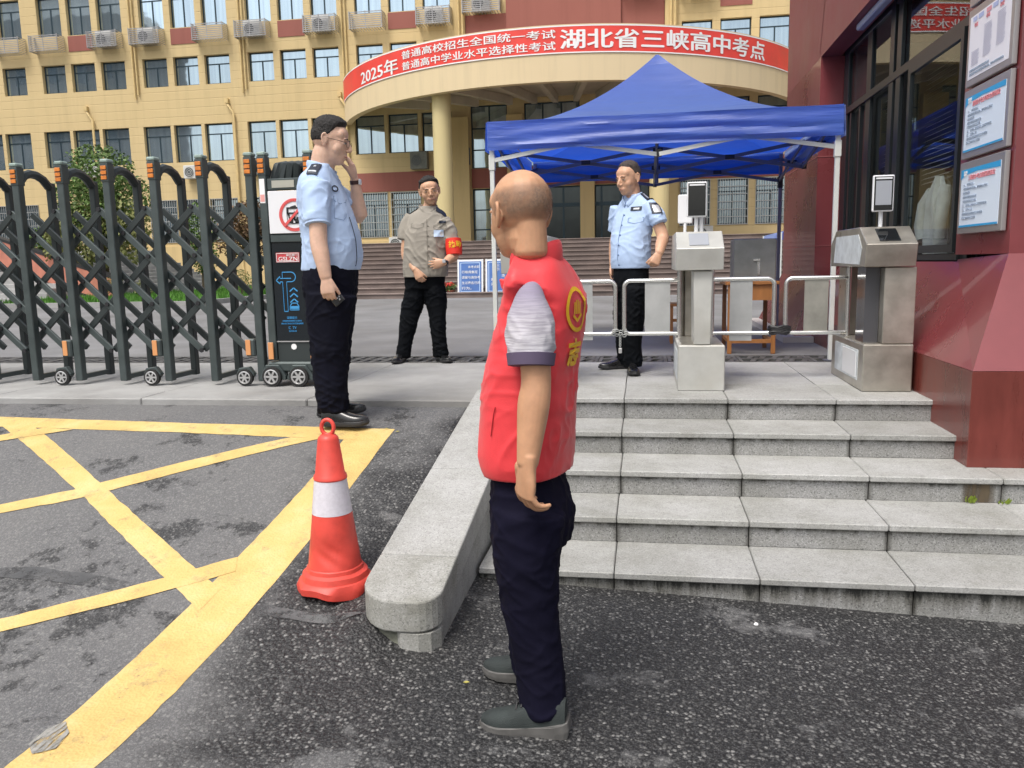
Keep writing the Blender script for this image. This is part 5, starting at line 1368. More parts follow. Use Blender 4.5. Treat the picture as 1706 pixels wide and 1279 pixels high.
def stack(mb, rings, S, F, k=4, n=40, ex=2.35):
    """torso: rings (centre, half width along S, half depth front, half depth back), superellipse outline"""
    rows = catmull([(*c, w, df, db) for c, w, df, db in rings], k); vs = []; fs = []
    for r in rows:
        c = Vector(r[:3])
        for q in range(n):
            t = 2 * math.pi * q / n; ct, st = math.cos(t), math.sin(t)
            x = math.copysign(abs(ct) ** (2 / ex), ct); y = math.copysign(abs(st) ** (2 / ex), st)
            vs.append(c + S * (x * r[3]) + F * (y * (r[4] if y > 0 else r[5])))
    M_ = len(rows)
    for i in range(M_ - 1):
        for q in range(n): q2 = (q + 1) % n; fs.append((i * n + q, i * n + q2, (i + 1) * n + q2, (i + 1) * n + q))
    fs += [tuple(range(n - 1, -1, -1)), tuple(range((M_ - 1) * n, M_ * n))]
    return mb.add(vs, fs)
def fuse(mb, name, material, parent, vox, smooth_it=3, disp=None, lam=.5, holes=False):
    """fuse overlapping closed shapes into one continuous skin, relax it, then push folds in with disp(x, y, z, normal) -> metres"""
    me = bpy.data.meshes.new('t'); me.from_pydata([tuple(v) for v in mb.v], [], mb.f)
    o = bpy.data.objects.new('t', me); COL.objects.link(o)
    md = o.modifiers.new('r', 'REMESH'); md.mode = 'VOXEL'; md.voxel_size = vox; md.adaptivity = 0
    dg = bpy.context.evaluated_depsgraph_get(); m2 = bpy.data.meshes.new_from_object(o.evaluated_get(dg))
    bpy.data.objects.remove(o); bpy.data.meshes.remove(me)
    nv = len(m2.vertices); co = np.empty(nv * 3); m2.vertices.foreach_get('co', co); co = co.reshape(-1, 3)
    ed = np.empty(len(m2.edges) * 2, dtype=np.int64); m2.edges.foreach_get('vertices', ed); ed = ed.reshape(-1, 2)
    deg = np.bincount(ed.ravel(), minlength=nv)[:, None].astype(float)
    for it in range(smooth_it):
        for l_ in (lam, -lam * .52 if it < smooth_it - 1 else lam * .3):
            acc = np.zeros_like(co); np.add.at(acc, ed[:, 0], co[ed[:, 1]]); np.add.at(acc, ed[:, 1], co[ed[:, 0]])
            co = co + l_ * (acc / deg - co)
    m2.vertices.foreach_set('co', co.ravel()); m2.update()
    if disp:
        nm = np.empty(nv * 3); m2.vertex_normals.foreach_get('vector', nm); nm = nm.reshape(-1, 3)
        co = co + nm * disp(co, nm)[:, None]
    pl = np.array(wloc(parent)); co = co - pl
    m2.vertices.foreach_set('co', co.ravel()); m2.polygons.foreach_set('use_smooth', [True] * len(m2.polygons)); m2.name = name
    m2.materials.clear(); m2.materials.append(material); m2.update()
    ob = bpy.data.objects.new(name, m2); COL.objects.link(ob); ob.parent = parent
    return ob
def vnoise(co, sc, seed=0., octs=1):
    """cheap smooth noise: sum of sheared sine products"""
    x, y, z = co[:, 0] * sc[0] + seed, co[:, 1] * sc[1] + seed * 1.7, co[:, 2] * sc[2] + seed * .6
    a = np.sin(x + 1.3 * np.sin(y * .7 + .5)) * np.cos(y * 1.1 + 1.2 * np.sin(z * .8)) + np.sin(z * 1.3 + 1.6 * np.sin(x * .6 + 1.1) + y * .4)
    return a * .5
def ridge(v): return 1 - 2 * np.abs(v)
def creases(co, ax, fr_, sharp=2.4, seed=0.):
    """ridged noise drawn out along ax: long narrow folds. fr_ = (frequency along, across)"""
    ax = np.array(ax, float); ax /= np.linalg.norm(ax)
    t1 = np.cross(ax, [0.31, .77, .2]); t1 /= np.linalg.norm(t1); t2 = np.cross(ax, t1)
    q = np.stack([co @ ax * fr_[0], co @ t1 * fr_[1], co @ t2 * fr_[1]], 1) + seed
    out = np.empty(len(q))
    for i, p in enumerate(q):
        n_ = noise.noise(p); w = noise.noise((p[0] * .5 + 9, p[1] * .45, p[2] * .45))
        out[i] = max(0., 1 - abs(n_) * sharp) ** 2 * max(0., min(1., .5 + w * 1.6))
    return out
def folds_cloth(z_hem, z_top, amp=.006, seed=0., diag=1.0, S=(1, 0, 0)):
    Sx, Sy = S[0], S[1]
    def f(co, nm):
        z = co[:, 2]; w = np.clip((z_top - z) / (z_top - z_hem), 0, 1); side = 1 - np.abs(nm[:, 2])
        a = creases(co, (Sx, Sy, .75 * diag), (4.5, 15), 2.6, seed); b_ = creases(co, (Sx, Sy, -.9 * diag), (4.5, 14), 2.6, seed + 7)
        c = creases(co, (Sx, Sy, .12), (3.5, 17), 2.4, seed + 3); d = creases(co, (.1, .1, 1), (3, 13), 2.2, seed + 5)
        soft = vnoise(co, (9, 9, 7), seed)
        mid = np.exp(-((w - .62) / .30) ** 2); up = np.exp(-((w - .28) / .22) ** 2)
        return amp * side * (1.1 * a * (.35 + up) + .9 * b_ * (.3 + mid) + 1.0 * c * mid + .8 * d * w + .30 * soft - .5)
    return f
def folds_trousers(z_ank, z_waist, z_knee, amp=.005, seed=0., S=(1, 0, 0)):
    def f(co, nm):
        z = co[:, 2]; Sx, Sy = S[0], S[1]
        low = np.exp(-((z - z_ank - .05) / .10) ** 2); kn = np.exp(-((z - z_knee) / .13) ** 2); top = np.exp(-((z - z_waist + .17) / .13) ** 2)
        a = creases(co, (Sx, Sy, .45), (5, 22), 2.3, seed); b_ = creases(co, (Sx, Sy, -.5), (5, 19), 2.3, seed + 4); c = creases(co, (.05, .05, 1), (2.2, 14), 2.2, seed + 8)
        soft = vnoise(co, (14, 14, 5), seed + 6)
        return amp * (1.15 * (a + .8 * b_) * low + 1.1 * (a * .6 + b_) * kn + .9 * (a + b_) * top + .35 * (a + b_) + .7 * c + .28 * soft - .45)
    return f

def skin_mat(name, col, red=.0):
    M = mat(name, col, .48, var=.10, vs=14, bump=.06, bs=260, spec=.4)
    b = M.node_tree.nodes['Principled BSDF']; b.inputs['Subsurface Weight'].default_value = .12; b.inputs['Subsurface Radius'].default_value = (.012, .005, .003); b.inputs['Subsurface Scale'].default_value = .6
    return M
LIP = mat('lip', (.36, .12, .10), .5); EYEW = mat('eye_white', (.55, .53, .50), .3); EYEB = mat('eye_dark', (.02, .012, .01), .2); BROW = mat('brow_hair', (.05, .036, .030), .8)
SH_BLACK = mat('black_leather', (.012, .012, .013), .28, var=.2, vs=20, coat=.3); SOLE = mat('dark_sole', (.022, .022, .024), .6)
NAVY = mat('navy_trousers', (.0050, .0055, .012), .85, var=.2, vs=6, bump=.15, bs=500, spec=.12)
BLACKT = mat('black_trousers', (.0045, .0055, .0075), .85, var=.2, vs=6, bump=.15, bs=500, spec=.12)

def head_frame(F):
    F = Vector(F).normalized(); U = Vector((0, 0, 1)); S = U.cross(F).normalized(); U = F.cross(S).normalized(); return S, F, U   # S = person's left
def hand(mb, wrist, D, Np, T, L=.185, curls=((.35, .5, .3),) * 4, thumb=(.6, .3, .25), spread=.10, w=1.0):
    """palm and five fingers; D towards the fingertips, Np out of the palm, T towards the thumb side"""
    D = Vector(D).normalized(); T = Vector(T); T = (T - D * T.dot(D)).normalized(); Np_ = Vector(Np); Np_ = (Np_ - D * Np_.dot(D) - T * Np_.dot(T)).normalized()
    wrist = Vector(wrist); k = L / .185; pl = .092 * k
    limb(mb, [wrist - D * .02, wrist + D * .02 * k, wrist + D * .055 * k, wrist + D * pl * .97], [(.026 * w, .019 * w), (.030 * w, .018 * w), (.039 * w, .0165 * w), (.040 * w, .013 * w)], T, 3, 14, .5)
    for i, (ln, off) in enumerate(((.074, .0295), (.082, .0100), (.076, -.0095), (.060, -.0280))):
        a1, a2, a3 = curls[i]; d = (D + T * (spread * (1.3 - i) * .8)).normalized(); p = wrist + D * (pl * (.93 if i < 3 else .88)) + T * off * w * k
        pts = [p - d * .012]; ang = 0
        segs = (ln * .45 * k, ln * .31 * k, ln * .24 * k)
        pts.append(p)
        for s_, a in zip(segs, (a1, a2, a3)):
            ang += a; dd = d * math.cos(ang) + Np_ * math.sin(ang); p = p + dd * s_; pts.append(p)
        r = .0086 * k if i < 3 else .0074 * k
        limb(mb, pts, [r * .9, r * 1.05, r * .98, r * .90, r * .78], T, 3, 10, 1.0)
    b0 = wrist + D * .022 * k + T * .022 * w * k; td = (D * math.cos(thumb[0]) + T * math.sin(thumb[0]) + Np_ * .25).normalized()
    p1 = b0 + td * .040 * k; td2 = (td + D * .45 * thumb[1] + Np_ * thumb[1]).normalized(); p2 = p1 + td2 * .032 * k; td3 = (td2 + D * .3 + Np_ * thumb[2]).normalized(); p3 = p2 + td3 * .024 * k
    limb(mb, [b0, p1, p2, p3], [.0150 * w * k, .0118 * w * k, .0105 * w * k, .0085 * w * k], Np_, 3, 10, 1.0)
def head(mb, c, Fv, k=1.0, tilt=0., wide=1.0, cheek_=1.0, kz=1.0):
    """skull, jaw, nose, brows, cheeks, lips and ears as overlapping shapes; c between the ears; returns frame"""
    S, F, U = head_frame(Fv)
    if tilt: U2 = (U + S * tilt).normalized(); S = (S - U2 * S.dot(U2)).normalized(); U = U2; F = S.cross(U).normalized() * (1 if S.cross(U).dot(F) > 0 else -1)
    c = Vector(c); P = lambda x, y, z: c + S * (x * k * wide) + F * (y * k) + U * (z * k * kz)
    ax = (S, F, U); E = lambda p, r: mb.add(*ico(P(*p), (r[0] * k * wide, r[1] * k, r[2] * k * kz), ax))
    E((0, -.012, .032), (.077, .098, .088)); E((0, .022, -.005), (.067, .074, .088)); E((0, .020, -.045), (.059, .070, .068))
    E((0, .052, -.082), (.034, .034, .026)); E((0, .054, .044), (.060, .034, .042))
    for s_ in (-1, 1):
        E((s_ * .036, .050, -.026), (.029 * cheek_, .032, .034));  E((s_ * .024, .086, .023), (.022, .009, .0065)); E((s_ * .030, .078, .002), (.016, .011, .009))
        limb(mb, [P(s_ * .074, -.004, .024), P(s_ * .083, -.016, .032), P(s_ * .087, -.026, .022), P(s_ * .086, -.026, .000), P(s_ * .079, -.012, -.026), P(s_ * .074, -.002, -.030)], [.004 * k, .0056 * k, .0060 * k, .0052 * k, .0070 * k, .0045 * k], F, 3, 8)
        E((s_ * .0745, -.012, .002), (.0055, .017, .027)); limb(mb, [P(s_ * .079, -.006, .018), P(s_ * .082, -.015, .012), P(s_ * .081, -.014, -.006), P(s_ * .078, -.006, -.012)], [.0025 * k, .003 * k, .003 * k, .003 * k], F, 3, 6)
        E((s_ * .0115, .104, -.030), (.0085, .010, .0075))
    limb(mb, [P(0, .084, .020), P(0, .098, .004), P(0, .110, -.014), P(0, .114, -.026)], [(.008 * k, .008 * k), (.009 * k, .010 * k), (.011 * k, .011 * k), (.0115 * k, .010 * k)], S, 3, 10)
    E((0, .086, -.044), (.013, .012, .010)); E((0, .0935, -.0560), (.0225, .008, .0055)); E((0, .0915, -.0665), (.0195, .009, .0062)); E((0, .080, -.062), (.030, .014, .018))
    return P, (S, F, U)
def neck(mb, P, base, r=.056, k=1.):
    a = P(0, -.022, -.02); limb(mb, [a, P(0, -.026, -.07), Vector(base) , Vector(base) + (Vector(base) - a) * .35], [(.050 * k, .056 * k), (r, r * 1.02), (r * 1.06, r * 1.06), (r * 1.5, r * 1.2)], P(1, 0, 0) - P(0, 0, 0), 4, 20)
def face_bits(parent, P, fr, k=1., smile=0., brow_m=None, eyes=True, lipw=1.):
    S, F, U = fr
    for s_ in (-1, 1):
        if eyes:
            MB().add(*ico(P(s_ * .0305, .0862, .0025), (.0120 * k, .0045 * k, .0028 * k), fr, 8, 12)).build('eye', EYEW, parent, smooth=True)
            MB().add(*ico(P(s_ * .0305, .0896, .0025), (.0055 * k, .0022 * k, .0030 * k), fr, 8, 12)).build('iris', EYEB, parent, smooth=True)
            b = MB(); limb(b, [P(s_ * .016, .0885, .0035), P(s_ * .030, .0925, .0062), P(s_ * .046, .0845, .0040)], [.0008 * k, .0012 * k, .0007 * k], U, 3, 6); b.build('eyelid', BROW, parent, smooth=True)
        b = MB(); limb(b, [P(s_ * .012, .0955, .0215), P(s_ * .028, .0960, .0270), P(s_ * .049, .0830, .0225)], [(.0022 * k, .0014 * k), (.0028 * k, .0016 * k), (.0014 * k, .001 * k)], U, 3, 8); b.build('eyebrow', brow_m or BROW, parent, smooth=True)
    b = MB(); limb(b, [P(-.023 * lipw, .0905, -.0605 + smile), P(-.010, .0995, -.0612), P(.010, .0995, -.0612), P(.023 * lipw, .0905, -.0605 + smile)], [(.0012 * k, .002 * k), (.0026 * k, .0028 * k), (.0026 * k, .0028 * k), (.0012 * k, .002 * k)], U, 3, 8); b.build('mouth', LIP, parent, smooth=True)
def hair(parent, P, fr, k, fn, material, wide=1., kz=1., name='hair', rough=.0):
    """shell over the skull; fn(direction) gives its height above the skin in metres (negative hides it inside)"""
    S, F, U = fr; c0 = Vector((0, -.012, .032)); n, nn = 64, 96; vs = []; fs = []
    ells = [((0, -.012, .032), (.077, .098, .088)), ((0, .022, -.005), (.067, .074, .088)), ((0, .054, .044), (.060, .034, .042)), ((0, .020, -.045), (.059, .070, .068))]
    for i in range(n + 1):
        th = math.pi * (i + .05) / (n + .1)
        for j in range(nn):
            p = 2 * math.pi * j / nn; d = Vector((math.sin(th) * math.cos(p), math.sin(th) * math.sin(p), math.cos(th)))
            best = 0
            for ec, er in ells:
                o_ = Vector((c0[q] - ec[q] for q in range(3))); a = sum((d[q] / er[q]) ** 2 for q in range(3)); b_ = 2 * sum(o_[q] * d[q] / er[q] ** 2 for q in range(3)); cc = sum((o_[q] / er[q]) ** 2 for q in range(3)) - 1
                ds = b_ * b_ - 4 * a * cc
                if ds > 0: best = max(best, (-b_ + math.sqrt(ds)) / (2 * a))
            h = fn(d); 
            if rough and h > 0: h += rough * noise.noise(d * 16) + rough * .7 * noise.noise(d * 40)
            r = best + h; vs.append(P(*(c0 + d * r)))
    for i in range(n):
        for j in range(nn): j2 = (j + 1) % nn; fs.append((i * nn + j, (i + 1) * nn + j, (i + 1) * nn + j2, i * nn + j2))
    fs += [tuple(range(nn)), tuple(range((n + 1) * nn - 1, n * nn - 1, -1))]
    return MB().add(vs, fs).build(name, material, parent, smooth=True)
def hair_material(name, col, a=.5):
    M = mat(name, col, .65, var=.5, vs=90, bump=.9, bs=210, stretch=(1, 1, .35)); return M
def shoe(parent, heel, toe, w, h, m_, sole, name='shoe', hl=.03, sole_h=.022, wedge=False, ank=None, laces=False):
    """leather upper over a sole, from heel to toe"""
    heel, toe = Vector(heel), Vector(toe); D = (toe - heel); L = D.length; D.normalize(); S = Vector((-D.y, D.x, 0)).normalized(); U = Vector((0, 0, 1)); z0 = heel.z
    out = [(-.0, .30), (.05, .37), (.15, .41), (.30, .40), (.45, .41), (.62, .49), (.76, .50), (.88, .42), (.96, .26), (1.0, .10)]
    b = MB(); top = []; bot = []
    for t, x in out: top.append((heel + D * (L * t) + S * (w * x)))
    for t, x in out[::-1]: top.append((heel + D * (L * t) - S * (w * x)))
    n_ = len(top); gr = lambda p, base_: p + U * base_
    def lift(p):
        t = (p - heel).dot(D) / L; return .010 * max(0, (t - .75) / .25) ** 1.5 + (.012 * max(0, (.1 - t) / .1) if wedge else 0)
    sh_ = lambda p: sole_h * (1 + (.9 * max(0, 1 - (p - heel).dot(D) / L) if wedge else 0))
    lo = [p + U * lift(p) for p in top]; hi = [p + U * (lift(p) + sh_(p)) for p in top]
    c_ = sum(top, Vector()) / n_
    md_ = [c_ + (p - c_) * (1.03) + U * (lift(p) + sh_(p) * .5) for p in top]
    b.add(lo + md_ + hi, [tuple(range(n_ - 1, -1, -1)), tuple(range(2 * n_, 3 * n_))] + [(i, (i + 1) % n_, n_ + (i + 1) % n_, n_ + i) for i in range(n_)] + [(n_ + i, n_ + (i + 1) % n_, 2 * n_ + (i + 1) % n_, 2 * n_ + i) for i in range(n_)])
    sh = b.build('sole', sole, parent, bevel=.003)
    prof = [(.03, h * .80, .32), (.14, h * 1.0, .37), (.28, h * .98, .38), (.42, h * .82, .40), (.56, h * .62, .45), (.70, h * .50, .48), (.82, h * .44, .45), (.92, h * .36, .34), (.985, h * .20, .16)]
    vs = []; fs = []; K = 16
    for t, hh, x in prof:
        p = heel + D * (L * t); base_ = lift(p) + sh_(p) * .8
        for q in range(K):
            a = math.pi * q / (K - 1); ca, sa = math.cos(a), math.sin(a)
            vs.append(p + S * (w * x * math.copysign(abs(ca) ** .75, ca)) + U * (base_ + hh * sa ** .8))
    for i in range(len(prof) - 1):
        for q in range(K - 1): fs.append((i * K + q, i * K + q + 1, (i + 1) * K + q + 1, (i + 1) * K + q))
    fs += [tuple(range(K)), tuple(range((len(prof) - 1) * K + K - 1, (len(prof) - 1) * K - 1, -1))]
    up_ = MB().add(vs, fs).build(name, m_, parent, smooth=True)
    md = up_.modifiers.new('sub', 'SUBSURF'); md.levels = 1; md.render_levels = 1
    if laces:
        for t in (.40, .46, .52, .58):
            p = heel + D * (L * t); hh = h * (.90 - (t - .40) * 1.6) + sole_h * 1.35
            MB().tube([p + S * (w * .20) + U * (hh - .010), p + U * (hh + .003), p - S * (w * .20) + U * (hh - .010)], .0028, 6).build('lace', SOLE, parent)
    return up_
def glasses(parent, P, k, m_):
    for s_ in (-1, 1):
        MB().tube([P(s_ * .031 + .021 * math.cos(a), .104 - .10 * (.021 * math.cos(a) * s_), .001 + .0165 * math.sin(a)) for a in [2 * math.pi * q / 20 for q in range(20)]], .0009 * k, 6, closed=True).build('glasses_rim', m_, parent, smooth=True)
        MB().tube([P(s_ * .052, .100, .006), P(s_ * .074, .060, .010), P(s_ * .083, .000, .012)], .0016 * k, 6).build('glasses_temple', m_, parent, smooth=True)
    MB().tube([P(-.010, .106, .004), P(0, .109, .006), P(.010, .106, .004)], .0013 * k, 6).build('glasses_bridge', m_, parent, smooth=True)
def surf_patch(mesh_obj, centre, right, up, nrm, w, h, nx=12, ny=12, off=.004):
    """grid of points shrink-wrapped onto a garment, for badges and prints; returns rows"""
    from mathutils.bvhtree import BVHTree
    me = mesh_obj.data; pl = wloc(mesh_obj)
    key = me.name
    if key not in KIDS:
        KIDS[key] = BVHTree.FromPolygons([v.co + pl for v in me.vertices], [tuple(p.vertices) for p in me.polygons])
    bv = KIDS[key]; right, up, nrm = Vector(right).normalized(), Vector(up).normalized(), Vector(nrm).normalized(); centre = Vector(centre)
    def at(x, y):
        p = centre + right * x + up * y + nrm * .2; hit = bv.ray_cast(p, -nrm, .5)
        return (hit[0] + nrm * off) if hit[0] is not None else centre + right * x + up * y
    return at
def patch(parent, mesh_obj, centre, right, up, nrm, w, h, material, name, off=.004, nx=10, ny=10, corner=0.):
    at = surf_patch(mesh_obj, centre, right, up, nrm, w, h)
    rows = []
    for i in range(ny + 1):
        y = -h / 2 + h * i / ny; rows.append([at(-w / 2 + w * j / nx, y) + Vector(nrm).normalized() * (off - .004) for j in range(nx + 1)])
    top = MB().grid(rows)
    nr = Vector(nrm).normalized(); back = [[p - nr * .004 for p in r] for r in rows]
    R_, C2 = len(rows), len(rows[0]); edge = [(0, j) for j in range(C2)] + [(i, C2 - 1) for i in range(1, R_)] + [(R_ - 1, j) for j in range(C2 - 2, -1, -1)] + [(i, 0) for i in range(R_ - 2, 0, -1)]
    for a, b2 in zip(edge, edge[1:] + edge[:1]): top.quad(rows[a[0]][a[1]], back[a[0]][a[1]], back[b2[0]][b2[1]], rows[b2[0]][b2[1]])
    return top.build(name, material, parent, smooth=True)
def patch_shape(parent, mesh_obj, centre, right, up, nrm, polys, material, name, off=.0055):
    """polys in metres on the garment: list of polylines drawn as ribbons (pts, width) or text (verts, faces)"""
    at = surf_patch(mesh_obj, centre, right, up, nrm, 0, 0); b = MB(); n2 = Vector(nrm).normalized()
    for item in polys:
        if item[0] == 'txt':
            _, vs, fs = item; b.add([at(v.x, v.y) + n2 * (off - .004) for v in vs], fs)
        else:
            pts, wd = item
            for p, q in zip(pts, pts[1:]):
                p, q = Vector((*p, 0)), Vector((*q, 0)); d = (q - p).normalized(); s_ = Vector((-d.y, d.x, 0)) * wd / 2
                qs = [p - s_ - d * wd * .2, q - s_ + d * wd * .2, q + s_ + d * wd * .2, p + s_ - d * wd * .2]; b.add([at(v.x, v.y) + n2 * (off - .004) for v in qs], [(0, 1, 2, 3)])
    return b.build(name, material, parent)

# ---------------------------------------------------------------- the bald volunteer in the red vest, near the camera
SKIN_A = skin_mat('skin_tanned', (.52, .285, .165)); VEST = mat('vest_red', (.72, .040, .050), .55, var=.07, vs=5, bump=.12, bs=300, sheen=.15)
def stubble_material():
    """shaved hair: cool grey-brown that thins out to nothing at its edge"""
    M = bpy.data.materials.new('stubble'); M.use_nodes = True; n = M.node_tree.nodes; l = M.node_tree.links; b = n['Principled BSDF']
    s = n.new('ShaderNodeTexCoord').outputs['Object']
    c = ramp(n, l, tex(n, l, 'Noise', 160, s, Detail=3).outputs[0], [(.4, (.19, .125, .090)), (.62, (.30, .19, .125))])
    l.new(c, b.inputs['Base Color']); b.inputs['Roughness'].default_value = .6
    at_ = n.new('ShaderNodeAttribute'); at_.attribute_name = 'hair_amount'
    k = math_(n, l, 'MULTIPLY', at_.outputs['Fac'], ramp(n, l, tex(n, l, 'Noise', 26, s, Detail=6).outputs[0], [(.3, (.30, .30, .30)), (.65, (.78, .78, .78))]))
    l.new(k, b.inputs['Alpha']); return M
def build_bald():
    t = thing('person', 'bald man seen from behind in a red volunteer vest, dark trousers and grey sneakers', 'person', (-.36, 2.48, 0))
    F = Vector((-.97, .24, 0)).normalized(); S = Vector((0, 0, 1)).cross(F).normalized()      # S: his left, towards the camera
    hz = .08
    # body: head turned further away towards the gate
    mb = MB(); Fh = Vector((-.68, .73, -.08))
    hc = Vector((-0.374, 2.470, 1.642))
    P, fr = head(mb, hc, Fh, 1.06, tilt=.0, wide=1.04, kz=1.06, cheek_=.8)
    nb_ = Vector((-0.338, 2.500, 1.520)); neck(mb, P, nb_, .054, .98)
    limb(mb, [P(0, -.050, .0), P(0, -.050, -.05), P(0, -.046, -.10)], [(.052, .044), (.049, .044), (.051, .046)], P(1, 0, 0) - P(0, 0, 0), 4, 20)
    sh = Vector((-0.321, 2.310, 1.420)); el = Vector((-0.306, 2.270, 1.169)); wr = Vector((-0.329, 2.230, 0.936))
    limb(mb, [sh + Vector((0, .07, -.04)), sh.lerp(el, .5), el, el.lerp(wr, .3), el.lerp(wr, .72), wr], [.045, .046, (.043, .044), (.047, .044), (.038, .036), (.032, .027)], F, 4, 20)
    mb.add(*ico(el + Vector((.022, 0, .006)), (.022, .022, .028)))
    c1 = Vector((-0.330, 2.500, 1.350)); stack(mb, [(c1 + Vector((0, 0, .11)), .07, .05, .05), (c1 + Vector((0, 0, .04)), .14, .07, .07), (c1, .15, .09, .09), (c1 - Vector((0, 0, .3)), .13, .09, .09)], S, F)
    sh2 = Vector((-0.333, 2.680, 1.395)); el2 = sh2 + Vector((.0, .05, -.28)); wr2 = el2 + Vector((-.05, .02, -.24))
    limb(mb, [sh2, el2, wr2], [.036, .042, .028], F, 4, 14)
    hand(mb, wr2, (0, 0, -1), (0, -1, 0), (-1, 0, 0), .18)
    # near hand: back of the hand to the camera, fingers curled towards his thigh and back
    hand(mb, wr + Vector((0, 0, .006)), (-.10, .06, -1), (.80, .60, .1), (-.60, .80, 0), .214, curls=((.50, .75, .5), (.48, .72, .45), (.52, .70, .4), (.62, .7, .35)), thumb=(.35, .35, .3), spread=.20, w=1.25)
    body = fuse(mb, 'body', SKIN_A, t, .0030, 4)
    ST = stubble_material()
    dens = []
    def stub(d):
        top_line = .58 + .10 * noise.noise(d * 2.5)
        k_ = ss((top_line - d.z) / .42) * ss((.50 - d.y) / .45) * ss((d.z + .66) / .35)
        dens.append(k_); return .0022 if k_ > .02 else -.004
    hs_ = hair(t, P, fr, 1.06, stub, ST, name='stubble')
    hs_.data.attributes.new('hair_amount', 'FLOAT', 'POINT').data.foreach_set('value', dens)
    # striped polo shirt sleeve
    POLO = bpy.data.materials.new('striped_knit'); POLO.use_nodes = True; n = POLO.node_tree.nodes; l = POLO.node_tree.links; b = n['Principled BSDF']
    s = n.new('ShaderNodeTexCoord').outputs['Object']; sx = n.new('ShaderNodeSeparateXYZ'); l.new(s, sx.inputs[0])
    wv = n.new('ShaderNodeMapping'); wv.inputs['Scale'].default_value = (14, 14, 210); l.new(s, wv.inputs[0])
    nz_ = tex(n, l, 'Noise', 1, wv.outputs[0], Detail=3, Roughness=.6).outputs[0]
    zt = n.new('ShaderNodeMapRange'); l.new(sx.outputs[2], zt.inputs[0]); zt.inputs[1].default_value = 1.02; zt.inputs[2].default_value = 1.42
    basec = ramp(n, l, zt.outputs[0], [(0, (.33, .29, .34)), (.22, (.42, .38, .44)), (.55, (.62, .61, .64)), (.78, (.48, .46, .50)), (1, (.25, .22, .30))])
    cc = mixc(n, l, ramp(n, l, nz_, [(.42, (0, 0, 0)), (.58, (1, 1, 1))]), mixc(n, l, .5, basec, (.22, .20, .25)), basec)
    l.new(cc, b.inputs['Base Color']); b.inputs['Roughness'].default_value = .85
    bp = n.new('ShaderNodeBump'); bp.inputs['Strength'].default_value = .4; bp.inputs['Distance'].default_value = .003; l.new(nz_, bp.inputs['Height']); l.new(bp.outputs[0], b.inputs['Normal'])
    mb = MB(); cu = sh.lerp(el, .80); se = Vector((-0.320, 2.275, 1.230))
    limb(mb, [sh + Vector((.00, .07, -.01)), sh + Vector((-.004, .012, -.035)), sh.lerp(se, .5), se], [(.030, .045), (.052, .056), (.073, .064), (.064, .062)], F, 4, 24, .15)
    slv = fuse(mb, 'shirt_sleeve', POLO, t, .006, 3, folds_cloth(1.0, 1.4, .006, 1., 1., F))
    CUFF = mat('cuff_purple', (.10, .075, .13), .8)
    b = MB(); d = (se - sh).normalized(); 
    limb(b, [se - d * .016, se + d * .018], [(.0715, .0705), (.067, .066)], F, 3, 28, .05); b.build('cuff', CUFF, t, smooth=True)
    b = MB(); limb(b, [sh2, sh2 + Vector((0, .04, -.2))], [.068, .062], F, 3, 20, .15); b.build('shirt_sleeve', POLO, t, smooth=True)
    # vest: loose shell, open arm hole round the near shoulder
    mb = MB()
    rg = [((-0.363, 2.500, 0.848), .175, .132, .128), ((-0.366, 2.500, 0.899), .185, .142, .132), ((-0.360, 2.500, 1.008), .185, .142, .132), ((-0.346, 2.500, 1.162), .182, .135, .130), ((-0.327, 2.500, 1.285), .178, .120, .132), ((-0.314, 2.500, 1.387), .186, .098, .122), ((-0.318, 2.490, 1.442), .192, .078, .104), ((-0.324, 2.490, 1.486), .160, .064, .088), ((-0.331, 2.500, 1.514), .112, .058, .076), ((-0.336, 2.500, 1.536), .072, .052, .066)]
    stack(mb, rg, S, F, 4, 44, 2.5)
    zt_, zb_ = rg[-1][0][2], rg[0][0][2]
    fd = folds_cloth(zb_, zt_, .0065, 4., .8, F)
    shc = sh + Vector((0, .02, -.065))
    def dv(co, nm):
        d0 = fd(co, nm)
        # pull in under the arm where the sleeve comes through, flare the hem
        r = np.linalg.norm((co - np.array(shc)) / np.array([.075, .12, .15]), axis=1)
        w_ = np.clip((co[:, 2] - zb_) / (zt_ - zb_), 0, 1)
        # long vertical drape folds on the back panel
        dr = .004 * np.sin(co[:, 0] * 46 + 2 * np.sin(co[:, 2] * 6)) * np.clip(1.1 - w_, 0, 1) * np.clip(nm[:, 0], 0, 1)
        return d0 + dr - .050 * np.exp(-r ** 4) * (nm[:, 1] < .2)
    vest = fuse(mb, 'vest', VEST, t, .0065, 3, dv)
    # vest shoulder over the sleeve top, collar
    b = MB(); ns = Vector(nb_)
    limb(b, [ns + F * .045 + S * .07 + Vector((0, 0, -.012)), ns + S * .080 + Vector((0, 0, -.018)) - F * .02, ns - F * .070 + S * .035 + Vector((0, 0, .004)), ns - F * .078 - S * .02 + Vector((0, 0, .010)), ns - F * .05 - S * .075 + Vector((0, 0, .0))], [(.026, .008), (.030, .008), (.040, .009), (.040, .009), (.032, .008)], (0, 0, 1), 5, 14, .4)
    b.build('collar', VEST, t, smooth=True)
    b = MB(); cf = Vector((-0.422, 2.420, 1.439)); b.prism([cf + Vector((-.012, 0, .018)), cf + Vector((.02, 0, .012)), cf + Vector((.012, .0, -.030)), cf + Vector((-.006, 0, -.010))], (.0, .03, 0)); b.build('collar_point', VEST, t, bevel=.004)
    # armhole binding following the cloth
    DKR = mat('vest_seam_red', (.40, .012, .018), .6)
    at = surf_patch(vest, shc, F, (0, 0, 1), S, 0, 0)
    pk = Vector((-0.443, 2.360, 1.035)); at = surf_patch(vest, pk, F, (0, 0, 1), S, 0, 0)
